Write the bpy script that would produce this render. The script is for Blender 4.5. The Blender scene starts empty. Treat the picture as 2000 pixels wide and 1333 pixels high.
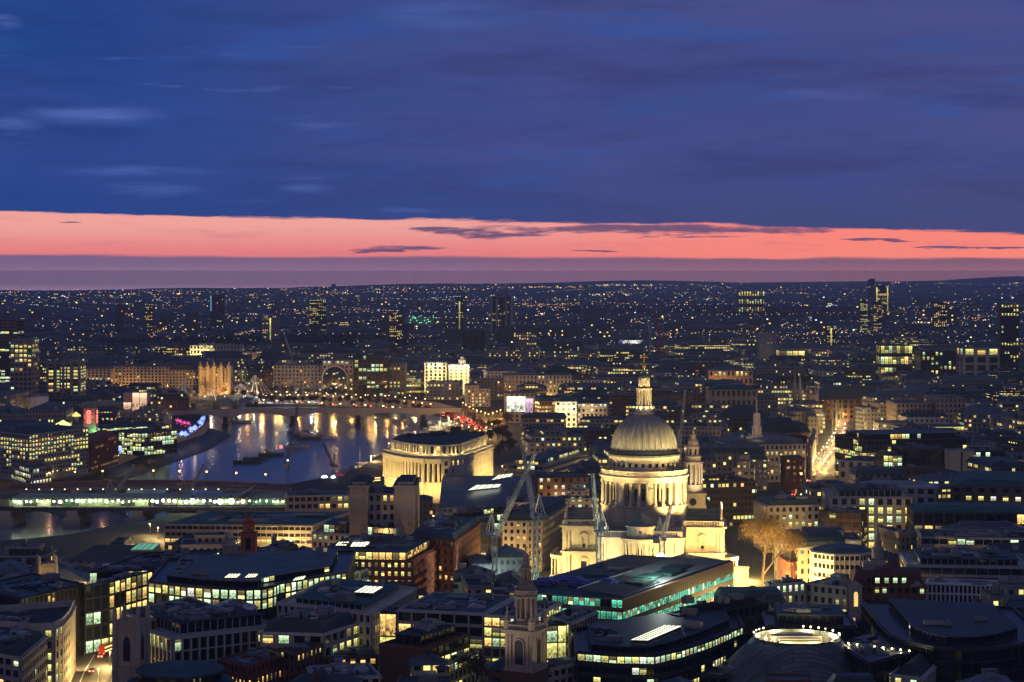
import bpy, math, random
from mathutils import Vector, Matrix
from mathutils.geometry import tessellate_polygon

SC = bpy.context.scene
COL = SC.collection
R = random.Random(7)
PI = math.pi
F, H, V0 = 4000.0, 150.0, 530.0      # lens in pixels of the 2000 px wide photo, eye height, level line


def P(u, v, z=0.0):
    """where the sight line through a photo pixel meets height z"""
    y = (H - z) * F / (v - V0)
    return ((u - 1000.0) / F * y, y)


def X(u, y):
    return (u - 1000.0) / F * y


def Zat(v, y):
    return H - (v - V0) * y / F


def lin(r, g, b):
    f = lambda c: (c / 255 / 12.92) if c <= 10 else ((c / 255 + .055) / 1.055) ** 2.4
    return (f(r), f(g), f(b), 1.0)


# ---------------------------------------------------------------- camera
cam = bpy.data.cameras.new("camera")
cam.sensor_width = 36.0
cam.lens = 72.0
cam.shift_y = -136.5 / 2000.0
cam.clip_start = 1.0
cam.clip_end = 60000.0
cam_o = bpy.data.objects.new("camera", cam)
cam_o.location = (0, 0, H)
cam_o.rotation_euler = (PI / 2, 0, 0)
COL.objects.link(cam_o)
SC.camera = cam_o

SC.view_settings.view_transform = 'Standard'
SC.view_settings.look = 'None'
SC.view_settings.exposure = 0.0
SC.view_settings.gamma = 1.0
SC.render.engine = 'CYCLES'
cy = SC.cycles
cy.max_bounces = 4
cy.diffuse_bounces = 2
cy.glossy_bounces = 2
cy.transmission_bounces = 2
cy.transparent_max_bounces = 4
cy.volume_bounces = 0
cy.sample_clamp_indirect = 1.5
cy.caustics_reflective = False
cy.caustics_refractive = False
cy.use_denoising = True
cy.use_adaptive_sampling = True
cy.adaptive_threshold = 0.01


# ---------------------------------------------------------------- node helpers
class NG:
    def __init__(s, tree):
        s.t = tree
        s.n = tree.nodes
        s.l = tree.links

    def node(s, kind, **kw):
        n = s.n.new(kind)
        for k, v in kw.items():
            setattr(n, k, v)
        return n

    def put(s, sock, val):
        if isinstance(val, bpy.types.NodeSocket):
            s.l.new(val, sock)
        elif val is not None:
            sock.default_value = val

    def m(s, op, a, b=None, c=None, clamp=False):
        n = s.node('ShaderNodeMath', operation=op, use_clamp=clamp)
        s.put(n.inputs[0], a)
        if b is not None:
            s.put(n.inputs[1], b)
        if c is not None:
            s.put(n.inputs[2], c)
        return n.outputs[0]

    def step(s, x, lo, hi):
        n = s.node('ShaderNodeMapRange', interpolation_type='SMOOTHSTEP')
        s.put(n.inputs[0], x)
        s.put(n.inputs[1], lo)
        s.put(n.inputs[2], hi)
        return n.outputs[0]

    def mix(s, f, a, b, blend='MIX'):
        n = s.node('ShaderNodeMix', data_type='RGBA', blend_type=blend)
        s.put(n.inputs[0], f)
        s.put(n.inputs[6], a)
        s.put(n.inputs[7], b)
        return n.outputs[2]

    def vec(s, x, y, z=0.0):
        n = s.node('ShaderNodeCombineXYZ')
        s.put(n.inputs[0], x)
        s.put(n.inputs[1], y)
        s.put(n.inputs[2], z)
        return n.outputs[0]

    def noise(s, vec, scale=1.0, detail=3.0, rough=.55):
        n = s.node('ShaderNodeTexNoise')
        s.put(n.inputs['Vector'], vec)
        n.inputs['Scale'].default_value = scale
        n.inputs['Detail'].default_value = detail
        n.inputs['Roughness'].default_value = rough
        return n.outputs[0]


# ---------------------------------------------------------------- sky: dusk cloud deck over a red western band
W = bpy.data.worlds.new("World")
SC.world = W
W.use_nodes = True
W.node_tree.nodes.clear()
g = NG(W.node_tree)
tc = g.node('ShaderNodeTexCoord')
sp = g.node('ShaderNodeSeparateXYZ')
g.l.new(tc.outputs['Generated'], sp.inputs[0])
sx, sy, sz = sp.outputs
az = g.m('ARCTAN2', sx, sy)
hyp = g.m('SQRT', g.m('ADD', g.m('MULTIPLY', sx, sx), g.m('MULTIPLY', sy, sy)))
el = g.m('DIVIDE', sz, g.m('MAXIMUM', hyp, 1e-3))
nb = g.noise(g.vec(g.m('MULTIPLY', az, 9.0), g.m('MULTIPLY', el, 110.0)), 1.0, 5.0, .6)
nb2 = g.noise(g.vec(g.m('MULTIPLY', az, 26.0), g.m('MULTIPLY', el, 190.0), 3.0), 1.0, 4.0, .6)
wob = g.m('ADD', g.m('MULTIPLY', g.m('SUBTRACT', nb, .5), .010), g.m('MULTIPLY', g.m('SUBTRACT', nb2, .5), .0042))
e1 = g.m('ADD', g.m('ADD', g.m('ADD', el, g.m('MULTIPLY', az, .0165)), g.m('MULTIPLY', g.m('MAXIMUM', g.m('SUBTRACT', az, .14), 0.0), .027)), wob)          # cloud deck's lower edge
e2 = g.m('ADD', g.m('ADD', el, g.m('MULTIPLY', az, .004)), g.m('MULTIPLY', wob, .45))   # top of the murk on the horizon
# horizon murk
murk = g.mix(g.step(el, .0028, -.0005), lin(118, 89, 117), lin(121, 92, 122))
murk = g.mix(g.step(az, -.22, .24), g.mix(.4, murk, lin(116, 104, 148)), g.mix(.3, murk, lin(140, 90, 112)))
tz = g.m('EXPONENT', g.m('DIVIDE', -.00021, g.m('MAXIMUM', el, .000225)))
murk = g.mix(g.m('DIVIDE', g.m('SUBTRACT', 1.0, tz), .607), murk, g.mix(g.step(az, -.22, .24), lin(206, 160, 196), lin(224, 150, 166)))
# red band
red = g.mix(g.step(el, .007, .024), lin(230, 128, 132), lin(240, 164, 156))
red = g.mix(g.step(az, -.05, .16), red, lin(250, 136, 124))
red = g.mix(g.m('MULTIPLY', g.step(nb2, .5, .8), .5), red, lin(206, 116, 132))
grey = lin(100, 80, 118)


def lens(uc, vc, hu, hv, soft=False):
    a = g.m('DIVIDE', g.m('SUBTRACT', az, math.atan((uc - 1000) / F)), hu / F)
    b = g.m('DIVIDE', g.m('SUBTRACT', g.m('ADD', el, g.m('MULTIPLY', wob, .8)), (V0 - vc) / F), hv / F)
    r2 = g.m('ADD', g.m('MULTIPLY', a, a), g.m('MULTIPLY', b, b))
    if soft:
        k = g.m('MAXIMUM', g.m('SUBTRACT', 1.0, r2), 0.0)
        return g.m('MULTIPLY', g.m('MULTIPLY', k, k), g.step(wis, .3, .62))
    return g.step(g.m('ADD', g.m('SUBTRACT', 1.0, r2), g.m('MULTIPLY', g.m('SUBTRACT', nb2, .5), 4.5)), -.1, .75)


wis = g.noise(g.vec(g.m('MULTIPLY', az, 14.0), g.m('MULTIPLY', el, 130.0), 11.0), 1.0, 5.0, .55)
cl = lens(1270, 452, 430, 13)
for a in ((780, 486, 105, 6), (850, 451, 95, 7), (1710, 470, 80, 3.5), (1400, 465, 90, 3.5), (1840, 484, 60, 3), (1960, 485, 80, 3),
          (140, 438, 24, 2.2), (1160, 490, 60, 3)):
    cl = g.m('MAXIMUM', cl, lens(*a))
red = g.mix(g.m('MULTIPLY', cl, .93), red, grey)
sky = g.mix(g.step(e2, .0059, .0077), murk, red)
# deck
big = g.noise(g.vec(g.m('MULTIPLY', az, 4.0), g.m('MULTIPLY', el, 22.0), 7.0), 1.0, 5.0, .55)
fine = g.noise(g.vec(g.m('MULTIPLY', az, 11.0), g.m('MULTIPLY', el, 75.0), 1.5), 1.0, 6.0, .6)
leftw = g.step(az, .06, -.26)
mott = g.noise(g.vec(g.m('MULTIPLY', az, 7.0), g.m('MULTIPLY', el, 46.0), 21.0), 1.0, 7.0, .62)
deck = g.mix(g.step(az, -.24, .26), lin(50, 73, 140), lin(68, 77, 134))
deck = g.mix(g.step(big, .36, .64), deck, g.mix(leftw, lin(74, 79, 136), lin(34, 70, 140)))
deck = g.mix(g.m('MULTIPLY', g.step(fine, .48, .72), .5), deck, lin(50, 84, 158))
deck = g.mix(g.m('MULTIPLY', g.step(mott, .44, .68), .6), deck, g.mix(leftw, lin(56, 60, 112), lin(36, 60, 122)))
deck = g.mix(g.m('MULTIPLY', g.step(el, .058, .024), .55), deck, g.mix(g.step(az, -.2, .22), lin(46, 70, 136), lin(68, 73, 116)))
deck = g.mix(g.m('MULTIPLY', g.m('MULTIPLY', g.step(wis, .6, .78), leftw), g.m('MULTIPLY', g.step(el, .03, .04), .7)), deck, lin(96, 116, 182))
for a in ((870, 32, 130, 22), (260, 338, 130, 9), (300, 372, 80, 10), (170, 228, 120, 16), (1620, 185, 90, 12), (8, 58, 30, 14), (600, 371, 50, 5), (20, 252, 60, 10), (800, 412, 60, 5)):
    deck = g.mix(g.m('MULTIPLY', lens(a[0], a[1], a[2] * 1.5, a[3] * 1.7, True), .75 if a[0] < 500 else .45), deck, lin(84, 110, 180))
deck = g.mix(g.step(el, .145, .7), deck, lin(50, 74, 118))
deck = g.mix(g.step(sy, .25, -.45), deck, lin(94, 94, 130))  # unseen mauve glow behind the camera, added to lift facades and haze
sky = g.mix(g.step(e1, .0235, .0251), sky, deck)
sky = g.mix(g.step(sz, -.02, -.08), sky, lin(18, 22, 40))
bg = g.node('ShaderNodeBackground')
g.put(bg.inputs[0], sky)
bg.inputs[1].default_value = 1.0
wo = g.node('ShaderNodeOutputWorld')
g.l.new(bg.outputs[0], wo.inputs[0])


# ---------------------------------------------------------------- materials
def newmat(name):
    m = bpy.data.materials.new(name)
    m.use_nodes = True
    m.node_tree.nodes.clear()
    q = NG(m.node_tree)
    out = q.node('ShaderNodeOutputMaterial')
    return m, q, out


def pbr(name, rgb, rough=.75, var=.3, scale=.25, metal=0.0, spec=.35, streak=None, bump=0.0, panel=None):
    m, q, out = newmat(name)
    b = q.node('ShaderNodeBsdfPrincipled')
    t = q.node('ShaderNodeTexCoord')
    oi = q.node('ShaderNodeObjectInfo')
    ad = q.node('ShaderNodeVectorMath', operation='ADD')
    q.l.new(t.outputs['Object'], ad.inputs[0])
    q.put(ad.inputs[1], q.vec(q.m('MULTIPLY', oi.outputs['Random'], 90.0), 0.0, 0.0))
    v = ad.outputs[0]
    if streak:
        vm = q.node('ShaderNodeVectorMath', operation='MULTIPLY')
        q.l.new(v, vm.inputs[0])
        vm.inputs[1].default_value = streak
        v = vm.outputs[0]
    n1 = q.noise(v, scale, 5.0, .6)
    n2 = q.noise(v, scale * 9, 3.0, .6)
    f = q.m('ADD', q.m('MULTIPLY', n1, .65), q.m('MULTIPLY', n2, .35))
    f = q.m('ADD', q.m('MULTIPLY', q.m('SUBTRACT', f, .5), var * 3.0), 1.0)
    f = q.m('MULTIPLY', f, q.m('ADD', .85, q.m('MULTIPLY', oi.outputs['Random'], .3)))
    if panel:
        br = q.node('ShaderNodeTexBrick')
        q.l.new(v, br.inputs['Vector'])
        br.inputs['Color1'].default_value = (.62, .62, .62, 1)
        br.inputs['Color2'].default_value = (1.35, 1.35, 1.35, 1)
        br.inputs['Mortar'].default_value = (.45, .45, .45, 1)
        br.inputs['Scale'].default_value = 1.0
        br.inputs['Mortar Size'].default_value = .12
        br.inputs['Brick Width'].default_value = panel[0]
        br.inputs['Row Height'].default_value = panel[1]
        sb = q.node('ShaderNodeSeparateColor')
        q.l.new(br.outputs[0], sb.inputs[0])
        f = q.m('MULTIPLY', f, sb.outputs[0])
    c = q.node('ShaderNodeVectorMath', operation='SCALE')
    c.inputs[0].default_value = rgb[:3]
    q.put(c.inputs[3], f)
    q.l.new(c.outputs[0], b.inputs['Base Color'])
    b.inputs['Roughness'].default_value = rough
    b.inputs['Metallic'].default_value = metal
    b.inputs['Specular IOR Level'].default_value = spec
    if bump:
        bp = q.node('ShaderNodeBump')
        bp.inputs['Strength'].default_value = bump
        q.put(bp.inputs['Height'], n2)
        q.l.new(bp.outputs[0], b.inputs['Normal'])
    q.l.new(b.outputs[0], out.inputs[0])
    return m


def emit(name, rgb, strength, pattern=0.0, rnd=.0):
    m, q, out = newmat(name)
    e = q.node('ShaderNodeEmission')
    e.inputs[0].default_value = (*rgb[:3], 1)
    s = strength
    if rnd or pattern:
        oi = q.node('ShaderNodeObjectInfo')
        s = q.m('MULTIPLY', strength, q.m('ADD', 1 - rnd, q.m('MULTIPLY', oi.outputs['Random'], 2 * rnd)))
        if pattern:
            t = q.node('ShaderNodeTexCoord')
            sv = q.node('ShaderNodeSeparateXYZ')
            q.l.new(t.outputs['Object'], sv.inputs[0])
            vv = q.vec(q.m('ADD', q.m('MULTIPLY', sv.outputs[0], 4.0), q.m('MULTIPLY', oi.outputs['Random'], 77.0)), sv.outputs[1], q.m('MULTIPLY', sv.outputs[2], 5.0))
            n = q.noise(vv, 1.0, 4.0, .65)
            s = q.m('MULTIPLY', s, q.m('ADD', 1 - pattern, q.m('MULTIPLY', q.step(n, .34, .62), pattern * 1.5)))
            # rooms behind the pane: ceiling lights high up, furniture and people low down, a glazing bar
            n2 = q.noise(q.vec(q.m('ADD', q.m('MULTIPLY', sv.outputs[0], 9.0), q.m('MULTIPLY', oi.outputs['Random'], 33.0)), 0.0, q.m('MULTIPLY', sv.outputs[2], 3.0)), 1.0, 2.0, .5)
            ceil = q.step(sv.outputs[2], .12, .4)
            s = q.m('MULTIPLY', s, q.m('ADD', .72, q.m('MULTIPLY', ceil, .65)))
            furn = q.m('MULTIPLY', q.step(n2, .47, .56), q.step(sv.outputs[2], .0, -.2))
            s = q.m('MULTIPLY', s, q.m('SUBTRACT', 1.0, q.m('MULTIPLY', furn, .8)))
            bar = q.m('GREATER_THAN', q.m('ABSOLUTE', q.m('SUBTRACT', q.m('FRACT', q.m('ADD', q.m('MULTIPLY', sv.outputs[0], 2.0), .5)), .5)), .045)
            s = q.m('MULTIPLY', s, q.m('ADD', .3, q.m('MULTIPLY', bar, .7)))
    q.put(e.inputs[1], s)
    q.l.new(e.outputs[0], out.inputs[0])
    m.cycles.emission_sampling = 'NONE'
    return m


def cityfac(name, wall, p, cw, ch, strength, lits, glass=(.02, .025, .04), ww=.27, rowbias=.5):
    """a wall with a grid of windows measured in metres along the wall, a few of them lit"""
    m, q, out = newmat(name)
    uv = q.node('ShaderNodeUVMap')
    s = q.node('ShaderNodeSeparateXYZ')
    q.l.new(uv.outputs[0], s.inputs[0])
    oi = q.node('ShaderNodeObjectInfo')
    rnd = oi.outputs['Random']
    cwv = q.m('MULTIPLY', cw, q.m('ADD', .75, q.m('MULTIPLY', rnd, .6)))
    us = q.m('DIVIDE', s.outputs[0], cwv)
    vs = q.m('DIVIDE', s.outputs[1], ch)
    fu, fv = q.m('FLOOR', us), q.m('FLOOR', vs)
    ru, rv = q.m('FRACT', us), q.m('FRACT', vs)
    inu = q.m('MULTIPLY', q.m('GREATER_THAN', ru, ww), q.m('LESS_THAN', ru, 1 - ww))
    inv = q.m('MULTIPLY', q.m('GREATER_THAN', rv, .28), q.m('LESS_THAN', rv, .78))
    win = q.m('MULTIPLY', inu, inv)
    wn = q.node('ShaderNodeTexWhiteNoise', noise_dimensions='3D')
    q.put(wn.inputs[0], q.vec(fu, fv, q.m('MULTIPLY', rnd, 511.0)))
    wf = q.node('ShaderNodeTexWhiteNoise', noise_dimensions='3D')
    q.put(wf.inputs[0], q.vec(q.m('FLOOR', q.m('DIVIDE', us, 7.0)), fv, q.m('MULTIPLY', rnd, 217.0)))
    pr = q.m('MULTIPLY', p, q.m('ADD', q.m('MULTIPLY', q.m('POWER', wf.outputs[0], 4.0), 5.0 * rowbias), 1 - rowbias))
    pr = q.m('MULTIPLY', pr, q.m('ADD', .25, q.m('MULTIPLY', rnd, 1.5)))
    lit = q.m('MULTIPLY', q.m('LESS_THAN', wn.outputs[0], pr), win)
    sc = q.node('ShaderNodeSeparateColor')
    q.l.new(wn.outputs[1], sc.inputs[0])
    colr = q.mix(q.m('GREATER_THAN', sc.outputs[1], .55), (*lits[0], 1), (*lits[1], 1))
    colr = q.mix(q.m('GREATER_THAN', sc.outputs[1], .9), colr, (*lits[2], 1))
    n = q.noise(q.vec(s.outputs[0], s.outputs[1], q.m('MULTIPLY', rnd, 60.0)), .15, 4.0)
    k = q.m('MULTIPLY', q.m('ADD', .55, q.m('MULTIPLY', n, .9)), q.m('ADD', .7, q.m('MULTIPLY', rnd, .6)))
    wc = q.node('ShaderNodeVectorMath', operation='SCALE')
    wc.inputs[0].default_value = wall
    q.put(wc.inputs[3], k)
    base = q.mix(win, wc.outputs[0], (*glass, 1))
    b = q.node('ShaderNodeBsdfPrincipled')
    q.l.new(base, b.inputs['Base Color'])
    q.put(b.inputs['Roughness'], q.m('SUBTRACT', .8, q.m('MULTIPLY', win, .6)))
    q.l.new(colr, b.inputs['Emission Color'])
    q.put(b.inputs['Emission Strength'], q.m('MULTIPLY', lit, q.m('MULTIPLY', strength, q.m('ADD', .25, sc.outputs[2]))))
    q.l.new(b.outputs[0], out.inputs[0])
    m.cycles.emission_sampling = 'NONE'
    return m


YEL, WARM, COOL, TEAL, WHITE, ORG = (.80, .74, .22), (1.0, .62, .18), (.62, .85, .48), (.15, .72, .46), (.95, .95, .85), (1.0, .38, .06)
M = {}
M['stone'] = pbr('portland_stone', (.36, .31, .24), .85, .3, .12, streak=(1, 1, .35))
M['dimstone'] = pbr('grey_stone', (.24, .215, .19), .85, .3, .12, streak=(1, 1, .35))
M['lime'] = pbr('pale_limestone', (.46, .42, .34), .85, .28, .10, streak=(1, 1, .35))
M['cath'] = pbr('cathedral_stone', (.50, .44, .33), .85, .62, .2, streak=(1, 1, .35))
M['pale'] = pbr('pale_cladding', (.36, .36, .33), .6, .2, .1)
M['white'] = pbr('white_panel', (.62, .62, .62), .5, .15, .1)
M['brick'] = pbr('red_brick', (.17, .062, .035), .9, .35, .35)
M['brown'] = pbr('brown_brick', (.13, .075, .045), .9, .3, .3)
M['dark'] = pbr('dark_granite', (.035, .035, .04), .35, .3, .2)
M['steel'] = pbr('dark_steel', (.05, .055, .06), .4, .25, .3, metal=.3)
M['glass'] = pbr('dark_window_glass', (.012, .016, .024), .12, .3, .2, spec=.7)
M['copper'] = pbr('brown_glass_cladding', (.20, .10, .055), .35, .3, .15, spec=.6, streak=(3, 3, .3))
M['roof'] = pbr('felt_roof', (.040, .054, .050), .8, .6, .07, panel=(7.0, 3.4))
M['lead'] = pbr('lead_sheet', (.10, .12, .115), .55, .5, .09, panel=(9.0, 1.3))
M['blueroof'] = pbr('blue_slate_roof', (.034, .060, .066), .55, .55, .08, panel=(9.0, 1.6))
M['greenroof'] = pbr('green_copper_roof', (.032, .09, .07), .6, .5, .08, panel=(8.0, 2.4))
M['whiteroof'] = pbr('white_membrane_roof', (.30, .33, .32), .6, .45, .07, panel=(6.0, 3.0))
M['slate'] = pbr('grey_slate', (.045, .056, .058), .6, .4, .15)
M['tile'] = pbr('red_roof_tile', (.11, .05, .035), .85, .35, .2)
M['plant'] = pbr('plant_metal', (.20, .22, .22), .5, .35, .2, metal=.2)
M['gold'] = pbr('gilded_metal', (.85, .55, .14), .3, .2, .5, metal=.9)
M['ground'] = pbr('city_ground', (.04, .042, .038), .9, .4, .05)
M['asphalt'] = pbr('asphalt', (.055, .052, .05), .75, .3, .2)
M['paint'] = pbr('road_paint', (.6, .6, .55), .7, .2, .5)
M['mud'] = pbr('foreshore_mud', (.035, .033, .03), .6, .4, .06, bump=.3)
M['bark'] = pbr('bark', (.075, .055, .038), .9, .4, .8)
M['leaf'] = pbr('dry_twigs', (.10, .07, .035), .9, .5, .4)
M['twig'] = pbr('pale_twigs', (.20, .125, .045), .9, .5, .4)
M['evergreen'] = pbr('evergreen_leaf', (.03, .05, .025), .9, .5, .3)
M['wood'] = pbr('dark_wood_mass', (.016, .02, .018), .95, .5, .02)
M['crane'] = pbr('crane_paint', (.42, .48, .47), .5, .2, .4)
M['craneblue'] = pbr('dark_blue_crane_paint', (.10, .14, .20), .5, .2, .4)
M['cranered'] = pbr('red_crane_paint', (.45, .05, .05), .5, .2, .4)
M['boat'] = pbr('boat_hull', (.07, .075, .085), .5, .4, .4)
M['boatw'] = pbr('boat_cabin', (.45, .45, .43), .5, .3, .4)
M['sheet'] = pbr('white_sheeting', (.34, .40, .27), .8, .35, .25)
M['tarp'] = pbr('blue_tarpaulin', (.09, .11, .30), .55, .5, .4)
M['concrete'] = pbr('concrete', (.30, .28, .25), .85, .3, .1, streak=(1, 1, .4))
M['rubber'] = pbr('rubber', (.02, .02, .02), .9, .2, 1)
M['carpaint'] = pbr('dark_car_paint', (.06, .06, .07), .3, .3, 1, spec=.6)
M['busred'] = pbr('red_bus_paint', (.5, .03, .03), .35, .2, 1, spec=.6)
M['black'] = pbr('black_paint', (.02, .02, .022), .5, .2, 1)
M['water'] = None

L = {}
L['warm'] = emit('lit_window_warm', WARM, 1.5, .55, .45)
L['yel'] = emit('lit_window_yellow', YEL, 1.45, .55, .45)
L['cool'] = emit('lit_window_cool', COOL, 1.4, .55, .45)
L['teal'] = emit('lit_window_teal', TEAL, .85, .75, .5)
L['white'] = emit('lit_window_white', (.9, .92, .75), 1.5, .4, .3)
L['dim'] = emit('lit_window_dim', (.7, .55, .25), .28, .6, .5)
L['blue'] = emit('lit_window_blue', (.02, .03, .8), .7, .3, .2)
L['glow'] = emit('glowing_screen', (1.0, .62, .38), 1.25, .15)
L['sky'] = emit('lit_skylight', (.95, .95, .70), 1.6, .4, .2)
L['tealsky'] = emit('teal_skylight', (.25, .75, .55), .42, .4, .2)
B_ORG = emit('sodium_bulb', (1.0, .50, .13), 7.0)
B_WARM = emit('warm_bulb', (1.0, .74, .38), 7.0)
B_WHITE = emit('white_bulb', (.95, 1.0, .9), 9.0)
B_RED = emit('red_bulb', (1.0, .06, .05), 5.0)
B_BLUE = emit('blue_bulb', (.18, .28, 1.0), 3.5)
B_PINK = emit('pink_bulb', (1.0, .10, .45), 2.0)
B_PURP = emit('violet_bulb', (.25, .08, 1.0), 2.5)
B_GREEN = emit('green_bulb', (.2, 1.0, .6), 3.0)
LITS = {'warm': [('warm', 6), ('yel', 3), ('dim', 2)], 'yel': [('yel', 6), ('warm', 2), ('cool', 2), ('dim', 1)],
        'cool': [('cool', 6), ('yel', 3), ('white', 1)], 'teal': [('teal', 9), ('cool', 1)], 'white': [('white', 4), ('cool', 2), ('yel', 2)]}
M['glasslit'] = M['glass']
FAC = {}
LT = [YEL, WARM, (.75, .9, .6)]
for nm, wall in (('grey', (.20, .20, .20)), ('stone', (.33, .29, .23)), ('brick', (.15, .075, .05)), ('pale', (.38, .37, .34)), ('dark', (.06, .066, .07))):
    FAC[nm] = cityfac('city_wall_' + nm, wall, .17, 3.4, 3.8, 1.5, LT)
    FAC[nm + '_busy'] = cityfac('busy_city_wall_' + nm, wall, .62, 3.0, 3.8, 1.35, LT, ww=.14, rowbias=.7)
FAC['far'] = cityfac('far_city_wall', (.09, .09, .095), .05, 5.5, 4.5, 3.0, [WARM, YEL, (.7, .85, .9)], ww=.2, rowbias=.3)


# ---------------------------------------------------------------- mesh builder
class MB:
    def __init__(s):
        s.v, s.f, s.mi, s.uv = [], [], [], []

    def face(s, pts, m=0, uv=None):
        b = len(s.v)
        s.v.extend(pts)
        s.f.append(tuple(range(b, b + len(pts))))
        s.mi.append(m)
        s.uv.append(uv)

    def hexa(s, a, m=0, mt=None, bottom=True):
        """8 corners: 4 low (ccw), 4 high"""
        b = len(s.v)
        s.v.extend(a)
        q = [(0, 1, 5, 4), (1, 2, 6, 5), (2, 3, 7, 6), (3, 0, 4, 7)]
        for f in q:
            s.f.append(tuple(b + i for i in f))
            s.mi.append(m)
            s.uv.append(None)
        s.f.append((b + 4, b + 5, b + 6, b + 7))
        s.mi.append(m if mt is None else mt)
        s.uv.append(None)
        if bottom:
            s.f.append((b + 3, b + 2, b + 1, b))
            s.mi.append(m)
            s.uv.append(None)

    def box(s, x0, y0, z0, x1, y1, z1, m=0, mt=None):
        s.hexa([(x0, y0, z0), (x1, y0, z0), (x1, y1, z0), (x0, y1, z0), (x0, y0, z1), (x1, y0, z1), (x1, y1, z1), (x0, y1, z1)], m, mt)

    def obox(s, o, d, n, s0, s1, t0, t1, z0, z1, m=0, mt=None):
        q = lambda a, t, z: (o[0] + d[0] * a + n[0] * t, o[1] + d[1] * a + n[1] * t, z)
        # d x n must be ccw seen from above: (s0,t1) is outside
        s.hexa([q(s0, t1, z0), q(s1, t1, z0), q(s1, t0, z0), q(s0, t0, z0), q(s0, t1, z1), q(s1, t1, z1), q(s1, t0, z1), q(s0, t0, z1)], m, mt)

    def prism(s, poly, z0, z1, m=0, mt=None, edge=None, top=True, u0=0.0, us=1.0):
        n = len(poly)
        u = u0
        for i in range(n):
            a, b = poly[i], poly[(i + 1) % n]
            l = math.hypot(b[0] - a[0], b[1] - a[1]) * us
            s.face([(a[0], a[1], z0), (b[0], b[1], z0), (b[0], b[1], z1), (a[0], a[1], z1)], edge[i] if edge else m,
                   [(u, z0 * us), (u + l, z0 * us), (u + l, z1 * us), (u, z1 * us)])
            u += l + 3.3
        if top:
            s.face([(p[0], p[1], z1) for p in poly], m if mt is None else mt)

    def frustum(s, p0, z0, p1, z1, m=0, mt=None, top=True):
        n = len(p0)
        for i in range(n):
            j = (i + 1) % n
            s.face([(*p0[i], z0), (*p0[j], z0), (*p1[j], z1), (*p1[i], z1)], m)
        if top:
            s.face([(*p, z1) for p in p1], m if mt is None else mt)

    def lathe(s, prof, c=(0, 0), seg=24, m=0, a0=0.0, a1=2 * PI, mfun=None, rfun=None):
        full = abs(a1 - a0 - 2 * PI) < 1e-6
        k = seg if full else seg + 1
        b = len(s.v)
        for r, z in prof:
            for i in range(k):
                a = a0 + (a1 - a0) * i / seg
                rr = r if rfun is None else r * rfun(a, z)
                s.v.append((c[0] + rr * math.cos(a), c[1] + rr * math.sin(a), z))
        for j in range(len(prof) - 1):
            for i in range(seg):
                i2 = (i + 1) % k
                s.f.append((b + j * k + i, b + j * k + i2, b + (j + 1) * k + i2, b + (j + 1) * k + i))
                s.mi.append(m if mfun is None else mfun(j))
                s.uv.append(None)

    def bar(s, p, q, w=.2, m=0, w2=None):
        p, q = Vector(p), Vector(q)
        d = q - p
        if d.length < 1e-6:
            return
        d.normalize()
        a = d.cross(Vector((0, 0, 1)))
        if a.length < .05:
            a = d.cross(Vector((1, 0, 0)))
        a.normalize()
        c = d.cross(a)
        w2 = w if w2 is None else w2
        lo = [p + a * x * w / 2 + c * y * w / 2 for x, y in ((-1, -1), (1, -1), (1, 1), (-1, 1))]
        hi = [q + a * x * w2 / 2 + c * y * w2 / 2 for x, y in ((-1, -1), (1, -1), (1, 1), (-1, 1))]
        s.hexa([tuple(x) for x in lo] + [tuple(x) for x in hi], m)

    def ball(s, c, r, m=0):
        t = []
        for z, rr in ((-1, 0), (-.6, .8), (0, 1), (.6, .8), (1, 0)):
            t.append((max(rr, .02) * r, c[2] + z * r))
        s.lathe(t, (c[0], c[1]), 8, m)

    def build(s, name, mats, parent=None, o=(0, 0, 0), smooth=False):
        me = bpy.data.meshes.new(name)
        if o != (0, 0, 0):
            v = [(a[0] - o[0], a[1] - o[1], a[2] - o[2]) for a in s.v]
        else:
            v = s.v
        me.from_pydata(v, [], s.f)
        for m in mats:
            me.materials.append(m)
        if any(s.mi):
            me.polygons.foreach_set('material_index', s.mi)
        if any(x is not None for x in s.uv):
            ul = me.uv_layers.new(name='UVMap')
            flat = []
            for f, u in zip(s.f, s.uv):
                if u is None:
                    flat.extend([0.0, 0.0] * len(f))
                else:
                    for a in u:
                        flat.extend(a)
            ul.data.foreach_set('uv', flat)
        if smooth:
            me.polygons.foreach_set('use_smooth', [True] * len(me.polygons))
        me.update()
        ob = bpy.data.objects.new(name, me)
        COL.objects.link(ob)
        if parent is not None:
            ob.parent = parent
        return ob


def tag(o, label=None, cat=None, group=None, kind=None):
    if label:
        o['label'] = label
    if cat:
        o['category'] = cat
    if group:
        o['group'] = group
    if kind:
        o['kind'] = kind
    return o


def empty(name, loc, label, cat, group=None):
    o = bpy.data.objects.new(name, None)
    o.location = loc
    COL.objects.link(o)
    return tag(o, label, cat, group)


def inst(src_mesh, name, parent, loc, rz=0.0, sc=(1, 1, 1)):
    o = bpy.data.objects.new(name, src_mesh)
    o.location = loc
    o.rotation_euler = (0, 0, rz)
    o.scale = sc
    COL.objects.link(o)
    if parent is not None:
        o.parent = parent
    return o


LK = 3.2


def light(kind, loc, energy, col, r=1.0, target=None, spot=None, blend=.5, parent=None, name='lamp'):
    d = bpy.data.lights.new(name, kind)
    d.energy = energy * LK
    d.color = col[:3]
    d.shadow_soft_size = r
    if kind == 'SPOT':
        d.spot_size = math.radians(spot or 90)
        d.spot_blend = blend
    o = bpy.data.objects.new(name, d)
    o.location = loc
    if target is not None:
        o.rotation_euler = (Vector(target) - Vector(loc)).to_track_quat('-Z', 'Y').to_euler()
    COL.objects.link(o)
    if parent is not None:
        o.parent = parent
        o.location = Vector(loc) - parent.location
    return o


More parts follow.
